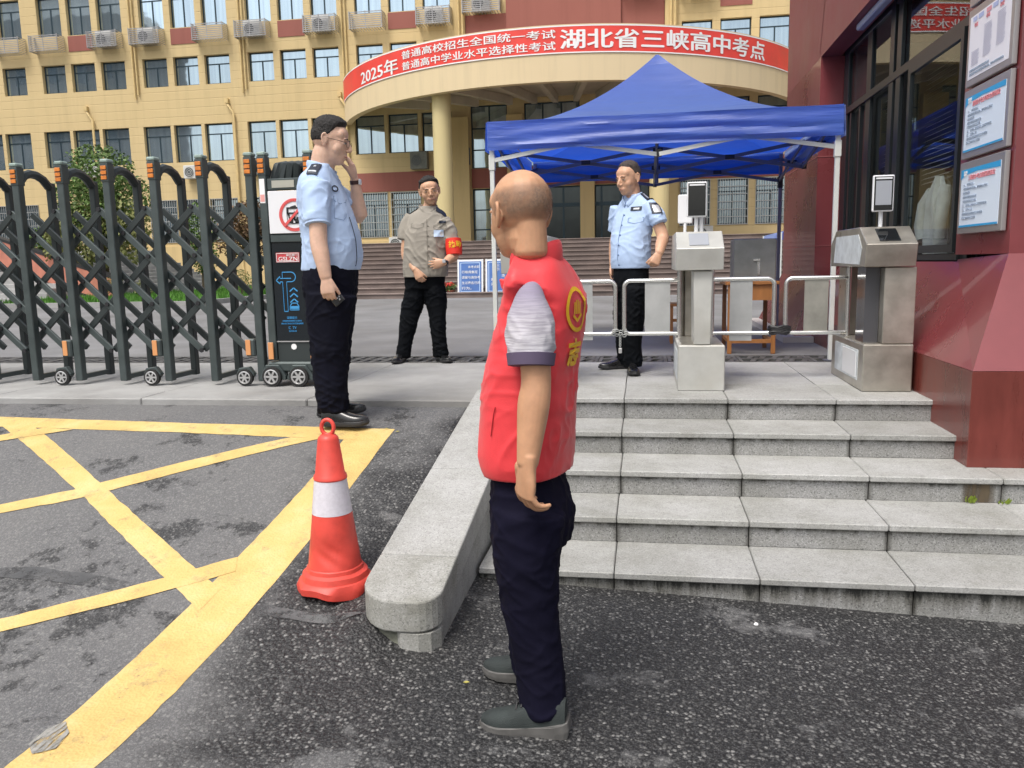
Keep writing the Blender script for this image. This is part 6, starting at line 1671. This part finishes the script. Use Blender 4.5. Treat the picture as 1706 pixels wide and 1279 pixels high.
    MB().tube([at(-.012, .045), at(-.004, .02), at(.002, -.02), at(.006, -.045)], .0016, 5).build('pocket_seam', DKR, t)
    # print on the back panel: ring with hand emblem and character
    YL = mat('print_yellow', (.80, .47, .02), .5)
    bc = Vector((-0.195, 2.440, 1.361)); nrm = (-F * .92 + S * .38); rt = Vector((0, 0, 1)).cross(nrm) ; rt = rt.normalized()
    R1 = .062
    polys = [([(R1 * math.cos(a) + .0, R1 * math.sin(a)) for a in [2 * math.pi * q / 30 for q in range(31)]], .013)]
    for k, x in enumerate((-.020, -.008, .004, .016)): polys.append(([(x, -.012), (x + .004, .030 - abs(k - 1.5) * .006)], .008))
    polys.append(([(-.026, -.018), (0, -.034), (.024, -.016)], .010))
    patch_shape(t, vest, bc, rt, (0, 0, 1), nrm, polys, YL, 'emblem_print', .006)
    for tx, px_ in (('志', (-0.208, 2.440, 1.229)), ):
        vs, fs = text_mesh(tx, .085, bold=.004, extrude=0, align='CENTER', res=2); vs = [Vector((v.x, v.y - .03, 0)) for v in vs]
        patch_shape(t, vest, Vector(px_), rt, (0, 0, 1), nrm, [('txt', vs, fs)], YL, 'character_print', .006)
    vs, fs = text_mesh('者', .085, bold=.004, extrude=0, align='CENTER', res=2)
    patch_shape(t, vest, Vector((-0.457, 2.400, 1.329)), rt * -1, (0, 0, 1), F + S * .35, [([(0, -.012), (.012, -.006), (.0, .006), (.014, .014)], .005)], YL, 'chest_print', .006)
    # trousers
    mb = MB()
    stack(mb, [((-0.367, 2.500, 0.612), .150, .105, .125), ((-0.362, 2.500, 0.713), .168, .118, .132), ((-0.364, 2.500, 0.812), .155, .110, .108), ((-0.363, 2.500, 0.887), .135, .095, .095)], S, F, 4, 36, 2.2)
    limb(mb, [(-0.355, 2.400, 0.744), (-0.365, 2.400, 0.608), (-0.355, 2.410, 0.406), (-0.331, 2.415, 0.243), (-0.314, 2.410, 0.069)], [(.118, .088), (.108, .085), (.088, .075), (.080, .070), (.074, .066)], F, 5, 24, .1)
    limb(mb, [(-0.377, 2.580, 0.687), (-0.379, 2.600, 0.534), (-0.393, 2.620, 0.354), (-0.394, 2.640, 0.213), (-0.391, 2.660, 0.077)], [(.112, .085), (.105, .082), (.085, .072), (.076, .066), (.066, .060)], F, 5, 24, .1)
    tr = fuse(mb, 'trousers', mat('navy_trousers_near', (.0060, .0055, .016), .85, var=.15, vs=5, bump=.12, bs=500, spec=.12), t, .0065, 3, folds_trousers(.07, .98, .50, .0055, 2., F))
    # sneakers
    SNK = mat('sneaker_mesh', (.018, .024, .024), .7, col2=(.036, .046, .045), vs=9, bump=.5, bs=420); SSO = mat('sneaker_sole', (.095, .092, .088), .6, var=.2, vs=20)
    shoe(t, (-0.234, 2.385, 0.003), (-0.523, 2.400, 0.000), .100, .098, SNK, SSO, 'sneaker', sole_h=.030, wedge=True, laces=True)
    shoe(t, (-0.298, 2.660, 0.034), (-0.573, 2.700, 0.031), .096, .088, SNK, SSO, 'sneaker', sole_h=.028, wedge=True, laces=True)
    return t
build_bald()

# ---------------------------------------------------------------- shirts of the two police officers
SKIN_B = skin_mat('skin_light', (.66, .43, .32)); SKIN_C = skin_mat('skin_ruddy', (.58, .34, .22)); SKIN_D = skin_mat('skin_warm', (.58, .34, .225))
BLUES = mat('police_shirt_blue', (.42, .55, .78), .75, var=.05, vs=6, bump=.15, bs=420, sheen=.1); BADGE = mat('badge_navy', (.012, .018, .035), .5); SILV = mat('badge_silver', (.60, .62, .64), .3, metal=.5)
HAIRB = hair_material('black_hair', (.014, .012, .011)); HAIRG = hair_material('cropped_hair', (.055, .042, .036))
BUTT = mat('button', (.20, .25, .33), .4)
def build_officer_profile():
    t = thing('person', 'tall young police officer in profile with glasses, one hand raised to his mouth', 'person', (-1.73, 4.62, .565))
    F = Vector((.995, .10, 0)).normalized(); S = Vector((0, 0, 1)).cross(F).normalized()        # S: his left, away from the camera
    mb = MB(); hc = Vector((-1.807, 4.640, 2.221)); Fh = Vector((.97, .12, -.20))
    P, fr = head(mb, hc, Fh, 1.07, wide=1.05, cheek_=1.15, kz=1.06)
    nb_ = Vector((-1.872, 4.640, 2.060)); neck(mb, P, nb_, .068, 1.08)
    mb.add(*ico(P(0, .03, -.088), (.042, .045, .022), fr))
    sh = Vector((-1.826, 4.440, 1.929)); el = Vector((-1.815, 4.400, 1.641)); wr = Vector((-1.776, 4.380, 1.446))
    limb(mb, [sh, sh.lerp(el, .5), el, el.lerp(wr, .35), el.lerp(wr, .75), wr], [.045, .050, .049, .047, .038, (.034, .026)], F, 4, 20)
    hand(mb, wr, (.10, -.02, -1), (-.15, 1, 0), (1, .15, 0), .185, curls=((.45, .8, .5), (.5, .8, .5), (.5, .8, .5), (.45, .75, .5)), thumb=(.45, .3, .3), spread=.05, w=1.05)
    c1 = Vector((-1.866, 4.640, 1.905)); stack(mb, [(c1 + Vector((0, 0, .12)), .08, .05, .05), (c1 + Vector((0, 0, .05)), .15, .07, .07), (c1, .15, .09, .09), (c1 - Vector((0, 0, .3)), .15, .12, .10)], S, F)
    sh2 = Vector((-1.886, 4.840, 1.964)); el2 = Vector((-1.732, 4.860, 1.809)); wr2 = Vector((-1.737, 4.820, 2.021))
    limb(mb, [sh2, sh2.lerp(el2, .55), el2, el2.lerp(wr2, .35), wr2], [.040, .048, .047, .044, (.030, .026)], S, 4, 18)
    hand(mb, wr2, (-.12, -.10, 1), (-1, -.2, 0), (.0, -1, .0), .190, curls=((.35, .6, .5), (.30, .6, .4), (.25, .5, .4), (.35, .5, .4)), thumb=(.5, .3, .3), spread=.08, w=1.12)
    body = fuse(mb, 'body', SKIN_B, t, .0040, 9)
    face_bits(t, P, fr, 1.09); glasses(t, P, 1.09, SH_BLACK)
    def hf(d):
        # short sides, fuller top, hairline above the forehead and round the ear
        z, y, x = d.z, d.y, abs(d.x)
        front = .44 + .10 * (1 - x); lim = -.52 if y < -.2 else (-.52 + (y + .2) * 1.15 if y < .38 else .0)
        if y > .30: lim = max(lim, front * min(1, (y - .30) / .25) + (1 - min(1, (y - .30) / .25)) * (-.02))
        k_ = (z - lim) / .16
        top = ss((z - .25) / .5)
        return -.006 + min(1, max(0, k_)) * (.0090 + .013 * top + .008 * max(0, y) * top)
    hair(t, P, fr, 1.09, hf, HAIRB, rough=.003)
    # shirt
    mb = MB()
    rg = [((-1.841, 4.640, 1.485), .185, .168, .172), ((-1.836, 4.640, 1.573), .198, .178, .165), ((-1.837, 4.640, 1.689), .200, .168, .160), ((-1.848, 4.640, 1.818), .200, .140, .158), ((-1.864, 4.640, 1.933), .200, .112, .148), ((-1.874, 4.640, 2.016), .190, .088, .120), ((-1.871, 4.640, 2.064), .130, .070, .085), ((-1.862, 4.640, 2.098), .080, .062, .066)]
    stack(mb, rg, S, F, 4, 44, 2.35)
    se = Vector((-1.820, 4.410, 1.751)); sa = Vector((-1.846, 4.470, 1.975))
    limb(mb, [sa, sa.lerp(se, .4), se], [(.082, .068), (.084, .072), (.074, .066)], F, 4, 24, .12)
    se2 = Vector((-1.783, 4.860, 1.865)); limb(mb, [sh2 + Vector((-.02, -.04, .01)), sh2.lerp(se2, .5), se2], [(.075, .07), (.074, .07), (.068, .066)], S, 4, 20, .12)
    shirt = fuse(mb, 'shirt', BLUES, t, .0075, 3, folds_cloth(rg[0][0][2], rg[-1][0][2], .0078, 7., 1.0, F))
    b = MB(); N_ = nb_ + Vector((0, 0, .004))
    limb(b, [N_ + F * .088 + S * .012 + Vector((0, 0, -.050)), N_ + F * .060 - S * .055 + Vector((0, 0, -.012)), N_ - F * .010 - S * .078 + Vector((0, 0, .018)), N_ - F * .072 - S * .03 + Vector((0, 0, .034)), N_ - F * .074 + S * .03 + Vector((0, 0, .034)), N_ - F * .01 + S * .078 + Vector((0, 0, .018)), N_ + F * .07 + S * .05 + Vector((0, 0, -.02))], [(.022, .006), (.027, .006), (.025, .006), (.024, .006), (.024, .006), (.024, .006), (.02, .006)], (0, 0, 1), 5, 12, .4)
    b.build('collar', BLUES, t, smooth=True)
    b = MB(); limb(b, [se - (se - sa).normalized() * .002, se + (se - sa).normalized() * .010], [(.0725, .0645), (.072, .064)], F, 3, 24, .05); b.build('sleeve_hem', BLUES, t, smooth=True)
    # epaulette, number, pocket, buttons
    ep = Vector((-1.858, 4.500, 2.048)); ub = Vector((.15, .8, .45)).normalized(); fb = Vector((0.05, -.50, .87)).normalized()
    ep_at = lambda c_, w, h, m_, nm, o_: patch(t, shirt, c_, (1, 0, 0), (0, .88, .45), (0, -.50, .87), w, h, m_, nm, o_)
    ep_at(ep, .062, .105, BADGE, 'epaulette', .010); ep_at(ep - Vector((0, .03, .016)), .046, .012, SILV, 'rank_bar', .013); ep_at(ep + Vector((0, .018, .01)), .014, .014, SILV, 'rank_star', .013)
    bd = Vector((-1.734, 4.480, 1.949)); patch_shape(t, shirt, bd, (.9, -.3, 0), (0, 0, 1), (.35, -.94, 0), [([(.020 * math.cos(a), .016 * math.sin(a)) for a in [2 * math.pi * q / 16 for q in range(17)]], .008)], BADGE, 'chest_badge')
    DB = mat('shirt_seam_blue', (.13, .20, .36), .8)
    pk = Vector((-1.708, 4.480, 1.888)); patch_shape(t, shirt, pk, (.9, -.3, 0), (0, 0, 1), (.35, -.94, 0), [([(-.045, .014), (.045, .006), (.042, -.012), (.0, -.026), (-.042, -.010), (-.045, .014)], .003), ([(-.042, -.01), (-.046, -.11), (.02, -.12), (.04, -.1), (.042, -.01)], .0022)], DB, 'pocket_seam')
    pc = Vector((-1.642, 4.600, 1.655)); 
    at = surf_patch(shirt, Vector((-1.789, 4.600, 1.659)), S, (0, 0, 1), F, 0, 0)
    MB().tube([at(-.030, .13 - .035 * q) for q in range(10)], .0022, 6).build('placket_edge', BADGE, t, smooth=True)
    # watch and phone
    wd = (wr2 - el2).normalized(); wc = wr2 - wd * .012
    b = MB(); limb(b, [wc - wd * .011, wc + wd * .011], [(.0350, .0315), (.0350, .0315)], S, 2, 22, .05); b.build('watch_strap', mat('brown_strap', (.06, .025, .02), .5), t, smooth=True)
    MB().obox(wc + Vector((.034, -.006, 0)), .005, .017, .017).build('watch_face', SCRW, t, bevel=.003)
    ph = thing('mobile_phone', 'black smartphone held in the tall officer\'s lowered right hand', 'phone', tuple(wr + Vector((.03, 0, -.11))))
    M_ = Matrix.Rotation(math.radians(-38), 3, 'Y')
    pc_ = Vector((-1.757, 4.420, 1.357))
    o = MB().obox(pc_, .036, .0045, .074, M_).build('body', SCRB, ph, bevel=.004, seg=2)
    MB().obox(pc_ + M_ @ Vector((.012, -.0055, -.048)), .017, .0015, .018, M_).build('camera_bump', SH_BLACK, ph, bevel=.002)
    for dx, dz in ((-.007, .007), (.007, .007), (0, -.007)): MB().add(*ico(pc_ + M_ @ Vector((.012 + dx, -.0075, -.048 + dz)), (.005, .0012, .005), None, 6, 10)).build('lens', SCRG, ph, smooth=True)
    # trousers, shoes
    mb = MB()
    stack(mb, [((-1.845, 4.620, 1.272), .165, .13, .135), ((-1.843, 4.620, 1.379), .185, .150, .160), ((-1.837, 4.620, 1.478), .180, .155, .160), ((-1.830, 4.620, 1.534), .170, .150, .155)], S, F, 4, 36, 2.2)
    limb(mb, [(-1.809, 4.520, 1.347), (-1.824, 4.520, 1.207), (-1.835, 4.520, 1.013), (-1.835, 4.520, 0.816), (-1.829, 4.520, 0.657)], [(.150, .105), (.138, .10), (.108, .085), (.095, .08), (.086, .075)], F, 5, 24, .1)
    limb(mb, [(-1.881, 4.720, 1.340), (-1.881, 4.720, 1.194), (-1.889, 4.720, 0.991), (-1.899, 4.720, 0.804), (-1.898, 4.720, 0.680)], [(.140, .10), (.132, .095), (.105, .085), (.09, .078), (.082, .072)], F, 5, 24, .1)
    fuse(mb, 'trousers', NAVY, t, .0075, 3, folds_trousers(.63, 1.47, .98, .008, 5., F))
    shoe(t, (-1.897, 4.500, 0.572), (-1.609, 4.500, 0.572), .10, .092, SH_BLACK, SOLE, 'shoe', sole_h=.028, laces=False)
    shoe(t, (-2.010, 4.720, 0.588), (-1.710, 4.740, 0.606), .10, .090, SH_BLACK, SOLE, 'shoe', sole_h=.028)
    return t
build_officer_profile()

def build_guard_grey():
    t = thing('person', 'security guard in a grey shirt with red armband and glasses, legs apart beside the tent', 'person', (-1.9, 7.05, PZ))
    GREY = mat('guard_shirt_grey', (.30, .275, .235), .8, var=.07, vs=5, bump=.15, bs=400); V = 7.04
    F = Vector((.16, -.99, 0)).normalized(); S = Vector((0, 0, 1)).cross(F).normalized()       # S: his left = image right
    mb = MB(); hc = Vector((-1.858, 7.040, 2.139)); Fh = Vector((.30, -.95, -.10))
    P, fr = head(mb, hc, Fh, .98, tilt=-.13, wide=1.10, cheek_=1.15, kz=1.05)
    nb_ = Vector((-1.880, 7.060, 1.982)); neck(mb, P, nb_, .054, .95)
    shR = Vector((-2.073, 7.060, 1.926)); elR = Vector((-2.091, 7.020, 1.601)); wrR = Vector((-1.974, 6.900, 1.468))
    limb(mb, [shR, shR.lerp(elR, .5), elR, elR.lerp(wrR, .5), wrR], [.036, .042, .042, .040, (.030, .024)], S, 4, 16)
    hand(mb, wrR, (.45, -.15, -.85), (.3, .9, .2), (.8, -.1, .5), .175, curls=((.5, .8, .5), (.5, .8, .5), (.55, .8, .5), (.6, .8, .5)), thumb=(.4, .3, .3), spread=.05)
    shL = Vector((-1.695, 7.000, 1.881)); elL = Vector((-1.641, 6.980, 1.585)); wrL = Vector((-1.694, 6.840, 1.524))
    limb(mb, [shL, shL.lerp(elL, .5), elL, elL.lerp(wrL, .5), wrL], [.036, .042, .042, .040, (.030, .024)], S, 4, 16)
    hand(mb, wrL, (-.95, -.10, -.18), (.1, 1, 0), (-.1, -.1, 1), .175, curls=((.25, .4, .3), (.2, .35, .25), (.25, .4, .3), (.3, .4, .3)), thumb=(.45, .2, .2), spread=.12)
    c1 = Vector((-1.891, 7.060, 1.827)); stack(mb, [(c1 + Vector((0, 0, .11)), .07, .05, .05), (c1 + Vector((0, 0, .05)), .14, .07, .07), (c1 - Vector((0, 0, .3)), .14, .10, .09)], S, F)
    fuse(mb, 'body', SKIN_C, t, .0042, 7)
    face_bits(t, P, fr, .98, smile=.004, lipw=1.1); glasses(t, P, .98, mat('brass_rim', (.25, .17, .06), .35, metal=.7))
    def hf(d):
        z, y, x = d.z, d.y, abs(d.x); lim = -.45 if y < -.1 else (-.45 + (y + .1) * 1.2 if y < .3 else .03)
        if y > .25: lim = max(lim, (.40 + .12 * (1 - x)) * min(1, (y - .25) / .25))
        top = ss((z - .2) / .5); return -.006 + min(1, max(0, (z - lim) / .18)) * (.0105 + .010 * top + .006 * noise.noise(d * 4))
    hair(t, P, fr, .98, hf, HAIRB, rough=.004)
    mb = MB()
    rg = [((-1.923, 7.040, 1.402), .200, .135, .125), ((-1.919, 7.040, 1.513), .205, .142, .125), ((-1.909, 7.040, 1.644), .200, .138, .122), ((-1.893, 7.040, 1.774), .196, .125, .118), ((-1.886, 7.050, 1.888), .182, .105, .105), ((-1.883, 7.050, 1.951), .152, .080, .085), ((-1.877, 7.050, 1.986), .105, .062, .07), ((-1.876, 7.050, 2.017), .072, .056, .06)]
    stack(mb, rg, S, F, 4, 40, 2.3)
    seR = Vector((-2.103, 7.040, 1.732)); limb(mb, [shR + Vector((.04, 0, .01)), shR.lerp(seR, .5), seR], [(.058, .062), (.062, .064), (.064, .062)], S, 4, 20, .12)
    seL = Vector((-1.661, 6.990, 1.694)); limb(mb, [shL + Vector((-.04, 0, .01)), shL.lerp(seL, .5), seL], [(.058, .062), (.062, .062), (.060, .060)], S, 4, 20, .12)
    shirt = fuse(mb, 'shirt', GREY, t, .0078, 3, folds_cloth(rg[0][0][2], rg[-1][0][2], .0105, 11., 1.0, S))
    b = MB(); N_ = nb_
    for s_ in (-1, 1):
        b = MB(); limb(b, [N_ + F * .085 + S * (.012 * s_) + Vector((0, 0, -.055)), N_ + F * .066 + S * (.055 * s_) + Vector((0, 0, -.008)), N_ + S * (.076 * s_) + Vector((0, 0, .026)), N_ - F * .066 + S * (.02 * s_) + Vector((0, 0, .034))], [(.016, .006), (.022, .006), (.022, .006), (.020, .006)], (0, 0, 1), 5, 12, .4); b.build('collar', GREY, t, smooth=True)
    b = MB(); AR = mat('armband_red', (.72, .030, .015), .6, var=.1, vs=20)
    ca = Vector((-1.648, 6.985, 1.725)); cb_ = Vector((-1.637, 6.965, 1.590)); limb(b, [ca, ca.lerp(cb_, .5), cb_], [(.068, .068), (.073, .070), (.069, .066)], S, 3, 24, .05); ab = b.build('armband', AR, t, smooth=True)
    vs, fs = text_mesh('执勤', .06, bold=.001, extrude=0, align='CENTER', res=2)
    YL = mat('print_yellow', (.80, .47, .02), .5)
    patch_shape(t, ab, ca.lerp(cb_, .35), S, (0, 0, 1), F + S * .3, [('txt', [Vector((v.x, v.y - .02, 0)) for v in vs], fs)], YL, 'armband_print')
    pch = lambda q, w, h, m_, nm, o_=.006: patch(t, shirt, Vector(q), S, (0, 0, 1), F, w, h, m_, nm, o_, 6, 6)
    pch((-1.738, 7.000, 1.872), .060, .022, BADGE, 'name_badge'); pch((-1.774, 7.000, 1.775), .085, .058, mat('id_card', (.50, .62, .80), .3), 'id_card', .008); pch((-1.747, 7.000, 1.774), .028, .035, SCRW, 'id_photo', .010)
    for q, nm in (((-2.008, 7.030, 1.974), 'l'), ((-1.754, 7.030, 1.945), 'r')): patch(t, shirt, Vector(q), S, (0, 1, 0), (0, -.35, 1), .085, .045, BADGE, 'epaulette', .010, 6, 6)
    DG = mat('shirt_seam_grey', (.15, .135, .11), .8)
    for cx in ((-1.961, 7.000, 1.847), (-1.761, 7.000, 1.831)): patch_shape(t, shirt, Vector(cx), S, (0, 0, 1), F, [([(-.055, .016), (.055, .016), (.055, -.014), (0, -.028), (-.055, -.014), (-.055, .016)], .003)], DG, 'pocket_flap')
    at = surf_patch(shirt, Vector((-1.873, 7.000, 1.720)), S, (0, 0, 1), F, 0, 0)
    MB().tube([at(-.004, .18 - .05 * q) for q in range(10)], .0018, 5).build('placket_edge', DG, t)
    for q in range(5): MB().add(*ico(at(.006, .12 - .085 * q), (.006, .003, .006), None, 6, 8)).build('button', DG, t)
    wd = (wrL - elL).normalized(); b = MB(); limb(b, [wrL - wd * .012, wrL + wd * .008], [(.0325, .0275), (.0325, .0275)], S, 2, 18, .05); b.build('watch_strap', SH_BLACK, t, smooth=True)
    MB().obox(wrL + Vector((0, -.028, .012)), .014, .004, .014).build('watch_face', SILV, t, bevel=.002)
    mb = MB()
    stack(mb, [((-1.935, 7.050, 1.302), .168, .115, .115), ((-1.932, 7.050, 1.376), .182, .12, .12), ((-1.924, 7.050, 1.450), .180, .12, .12), ((-1.923, 7.050, 1.481), .17, .11, .11)], S, F, 4, 32, 2.3)
    limb(mb, [(-2.012, 7.050, 1.313), (-2.051, 7.050, 1.170), (-2.098, 7.050, 0.982), (-2.138, 7.050, 0.819), (-2.160, 7.050, 0.688)], [(.098, .10), (.092, .092), (.076, .08), (.066, .072), (.066, .070)], S, 5, 22, .1)
    limb(mb, [(-1.852, 7.050, 1.311), (-1.835, 7.050, 1.167), (-1.825, 7.050, 0.980), (-1.820, 7.050, 0.818), (-1.807, 7.050, 0.699)], [(.098, .10), (.092, .092), (.072, .08), (.064, .072), (.066, .070)], S, 5, 22, .1)
    fuse(mb, 'trousers', BLACKT, t, .0078, 3, folds_trousers(.70, 1.38, 1.02, .008, 8., S))
    a = Vector((-2.183, 7.120, 0.647)); a.z = PZ + .002; shoe(t, a, a + Vector((-.0, -.27, 0)), .095, .075, SH_BLACK, SOLE)
    a = Vector((-1.849, 7.120, 0.658)); a.z = PZ + .002; shoe(t, a, a + Vector((.15, -.20, 0)), .095, .075, SH_BLACK, SOLE)
    return t
build_guard_grey()

def build_officer_right():
    t = thing('person', 'short-haired police officer in light blue shirt looking down under the tent', 'person', (-.10, 6.4, PZ))
    F = Vector((-.66, -.75, 0)).normalized(); S = Vector((0, 0, 1)).cross(F).normalized()      # S: his left = image right
    mb = MB(); hc = Vector((-0.127, 6.420, 2.123)); Fh = Vector((-.66, -.72, -.18))
    P, fr = head(mb, hc, Fh, 1.02, wide=1.02, cheek_=1.0, kz=1.06)
    nb_ = Vector((-0.087, 6.450, 1.981)); neck(mb, P, nb_, .057, .95)
    sh = Vector((0.049, 6.330, 1.905)); el = Vector((0.130, 6.280, 1.679)); wr = Vector((0.102, 6.160, 1.554))
    limb(mb, [sh, sh.lerp(el, .5), el, el.lerp(wr, .5), wr], [.038, .045, .046, .043, (.032, .026)], F, 4, 16)
    hand(mb, wr, (-.35, -.25, -.75), (-.3, .6, -.2), (-.8, -.2, .5), .175, curls=((.9, 1.2, .8), (.95, 1.2, .8), (1.0, 1.2, .8), (1.0, 1.2, .8)), thumb=(.4, .6, .4), spread=.02)
    sh2 = Vector((-0.209, 6.550, 1.923)); el2 = Vector((-0.240, 6.620, 1.661)); wr2 = Vector((-0.254, 6.580, 1.481))
    limb(mb, [sh2 + Vector((.02, .0, -.05)), el2, wr2], [.028, .042, .029], F, 4, 14); hand(mb, wr2, (-.05, -.1, -1), (.6, .3, 0), (-.5, -.8, 0), .17)
    c1 = Vector((-0.087, 6.450, 1.822)); stack(mb, [(c1 + Vector((0, 0, .11)), .07, .05, .05), (c1 + Vector((0, 0, .05)), .14, .07, .07), (c1 - Vector((0, 0, .3)), .14, .10, .09)], S, F)
    fuse(mb, 'body', SKIN_D, t, .0042, 8); face_bits(t, P, fr, 1.02, smile=-.002)
    def hf(d):
        z, y, x = d.z, d.y, abs(d.x); lim = -.42 if y < -.1 else (-.42 + (y + .1) * 1.2 if y < .3 else .06)
        if y > .25: lim = max(lim, (.46 + .16 * (1 - x)) * min(1, (y - .25) / .25))
        top = ss((z - .35) / .4); return -.005 + min(1, max(0, (z - lim) / .22)) * (.0068 + .008 * top)
    hair(t, P, fr, 1.02, hf, HAIRG, rough=.0015)
    mb = MB()
    rg = [((-0.109, 6.420, 1.446), .160, .128, .118), ((-0.109, 6.420, 1.534), .164, .138, .118), ((-0.105, 6.430, 1.653), .166, .136, .116), ((-0.091, 6.440, 1.776), .172, .122, .114), ((-0.078, 6.450, 1.881), .172, .100, .104), ((-0.078, 6.450, 1.944), .148, .080, .086), ((-0.082, 6.450, 1.981), .108, .064, .07), ((-0.087, 6.450, 2.008), .074, .058, .06)]
    stack(mb, rg, S, F, 4, 40, 2.3)
    se = Vector((0.107, 6.290, 1.778)); limb(mb, [sh + Vector((-.03, .03, .012)), sh.lerp(se, .5), se], [(.060, .062), (.067, .066), (.066, .063)], F, 4, 20, .12)
    se2 = Vector((-0.235, 6.600, 1.740)); limb(mb, [sh2, se2], [(.066, .066), (.062, .060)], F, 4, 20, .12)
    shirt = fuse(mb, 'shirt', BLUES, t, .0075, 3, folds_cloth(rg[0][0][2], rg[-1][0][2], .0072, 17., 1.0, S))
    N_ = nb_
    for s_ in (-1, 1):
        b = MB(); limb(b, [N_ + F * .088 + S * (.014 * s_) + Vector((0, 0, -.055)), N_ + F * .062 + S * (.058 * s_) + Vector((0, 0, -.014)), N_ + S * (.076 * s_) + Vector((0, 0, .016)), N_ - F * .068 + S * (.02 * s_) + Vector((0, 0, .026))], [(.018, .006), (.025, .006), (.024, .006), (.020, .006)], (0, 0, 1), 5, 12, .4); b.build('collar', BLUES, t, smooth=True)
    pp = lambda q, nr, w, h, m_, nm, o_=.006: patch(t, shirt, Vector(q), Vector((0, 0, 1)).cross(Vector(nr)), (0, 0, 1), nr, w, h, m_, nm, o_, 6, 6)
    Fn = F; pp((-0.094, 6.300, 1.895), Fn, .085, .030, BADGE, 'name_badge'); pp((-0.085, 6.300, 1.894), Fn, .045, .012, SILV, 'badge_print', .008)
    sn = (S * .9 + F * .4).normalized(); pp((0.080, 6.270, 1.892), sn, .075, .085, BADGE, 'sleeve_patch'); pp((0.080, 6.270, 1.887), sn, .050, .055, SILV, 'patch_emblem', .008)
    patch(t, shirt, Vector((0.004, 6.380, 2.008)), S, F, (0, 0, 1), .12, .05, BADGE, 'epaulette', .012, 6, 6)
    patch(t, shirt, Vector((0.004, 6.380, 2.008)), S, F, (0, 0, 1), .05, .014, SILV, 'rank_bar', .015, 4, 4)
    DB = mat('shirt_seam_blue', (.13, .20, .36), .8)
    patch_shape(t, shirt, Vector((-0.076, 6.300, 1.810)), S, (0, 0, 1), F, [([(-.055, .016), (.055, .016), (.055, -.014), (0, -.028), (-.055, -.014), (-.055, .016)], .003)], DB, 'pocket_flap')
    at = surf_patch(shirt, Vector((-0.112, 6.350, 1.660)), S, (0, 0, 1), F, 0, 0)
    MB().tube([at(-.055, .20 - .05 * q) for q in range(8)], .0018, 5).build('placket_edge', DB, t)
    for q in range(6): MB().add(*ico(at(-.045, .19 - .075 * q), (.006, .003, .006), None, 6, 8)).build('button', DB, t)
    mb = MB()
    stack(mb, [((-0.113, 6.420, 1.270), .140, .105, .11), ((-0.109, 6.420, 1.363), .150, .115, .115), ((-0.109, 6.420, 1.432), .145, .112, .11), ((-0.109, 6.420, 1.478), .14, .11, .105)], S, F, 4, 32, 2.3)
    limb(mb, [(-0.133, 6.500, 1.291), (-0.153, 6.520, 1.125), (-0.163, 6.540, 0.956), (-0.159, 6.560, 0.799), (-0.149, 6.580, 0.690)], [(.11, .092), (.10, .088), (.080, .075), (.070, .070), (.066, .064)], F, 5, 22, .1)
    limb(mb, [(-0.080, 6.340, 1.295), (-0.084, 6.330, 1.135), (-0.093, 6.320, 0.974), (-0.093, 6.320, 0.811), (-0.088, 6.320, 0.693)], [(.11, .092), (.10, .088), (.080, .078), (.072, .072), (.068, .068)], F, 5, 22, .1)
    fuse(mb, 'trousers', BLACKT, t, .0078, 3, folds_trousers(.70, 1.40, 1.02, .0075, 13., S))
    a = Vector((-0.145, 6.600, 0.658)); a.z = PZ + .002; shoe(t, a + Vector((.03, 0, 0)), a + Vector((-.22, -.10, 0)), .092, .075, SH_BLACK, SOLE)
    a = Vector((-0.102, 6.360, 0.650)); a.z = PZ + .002; shoe(t, a, a + Vector((.03, -.27, 0)), .092, .075, SH_BLACK, SOLE)
    return t
build_officer_right()
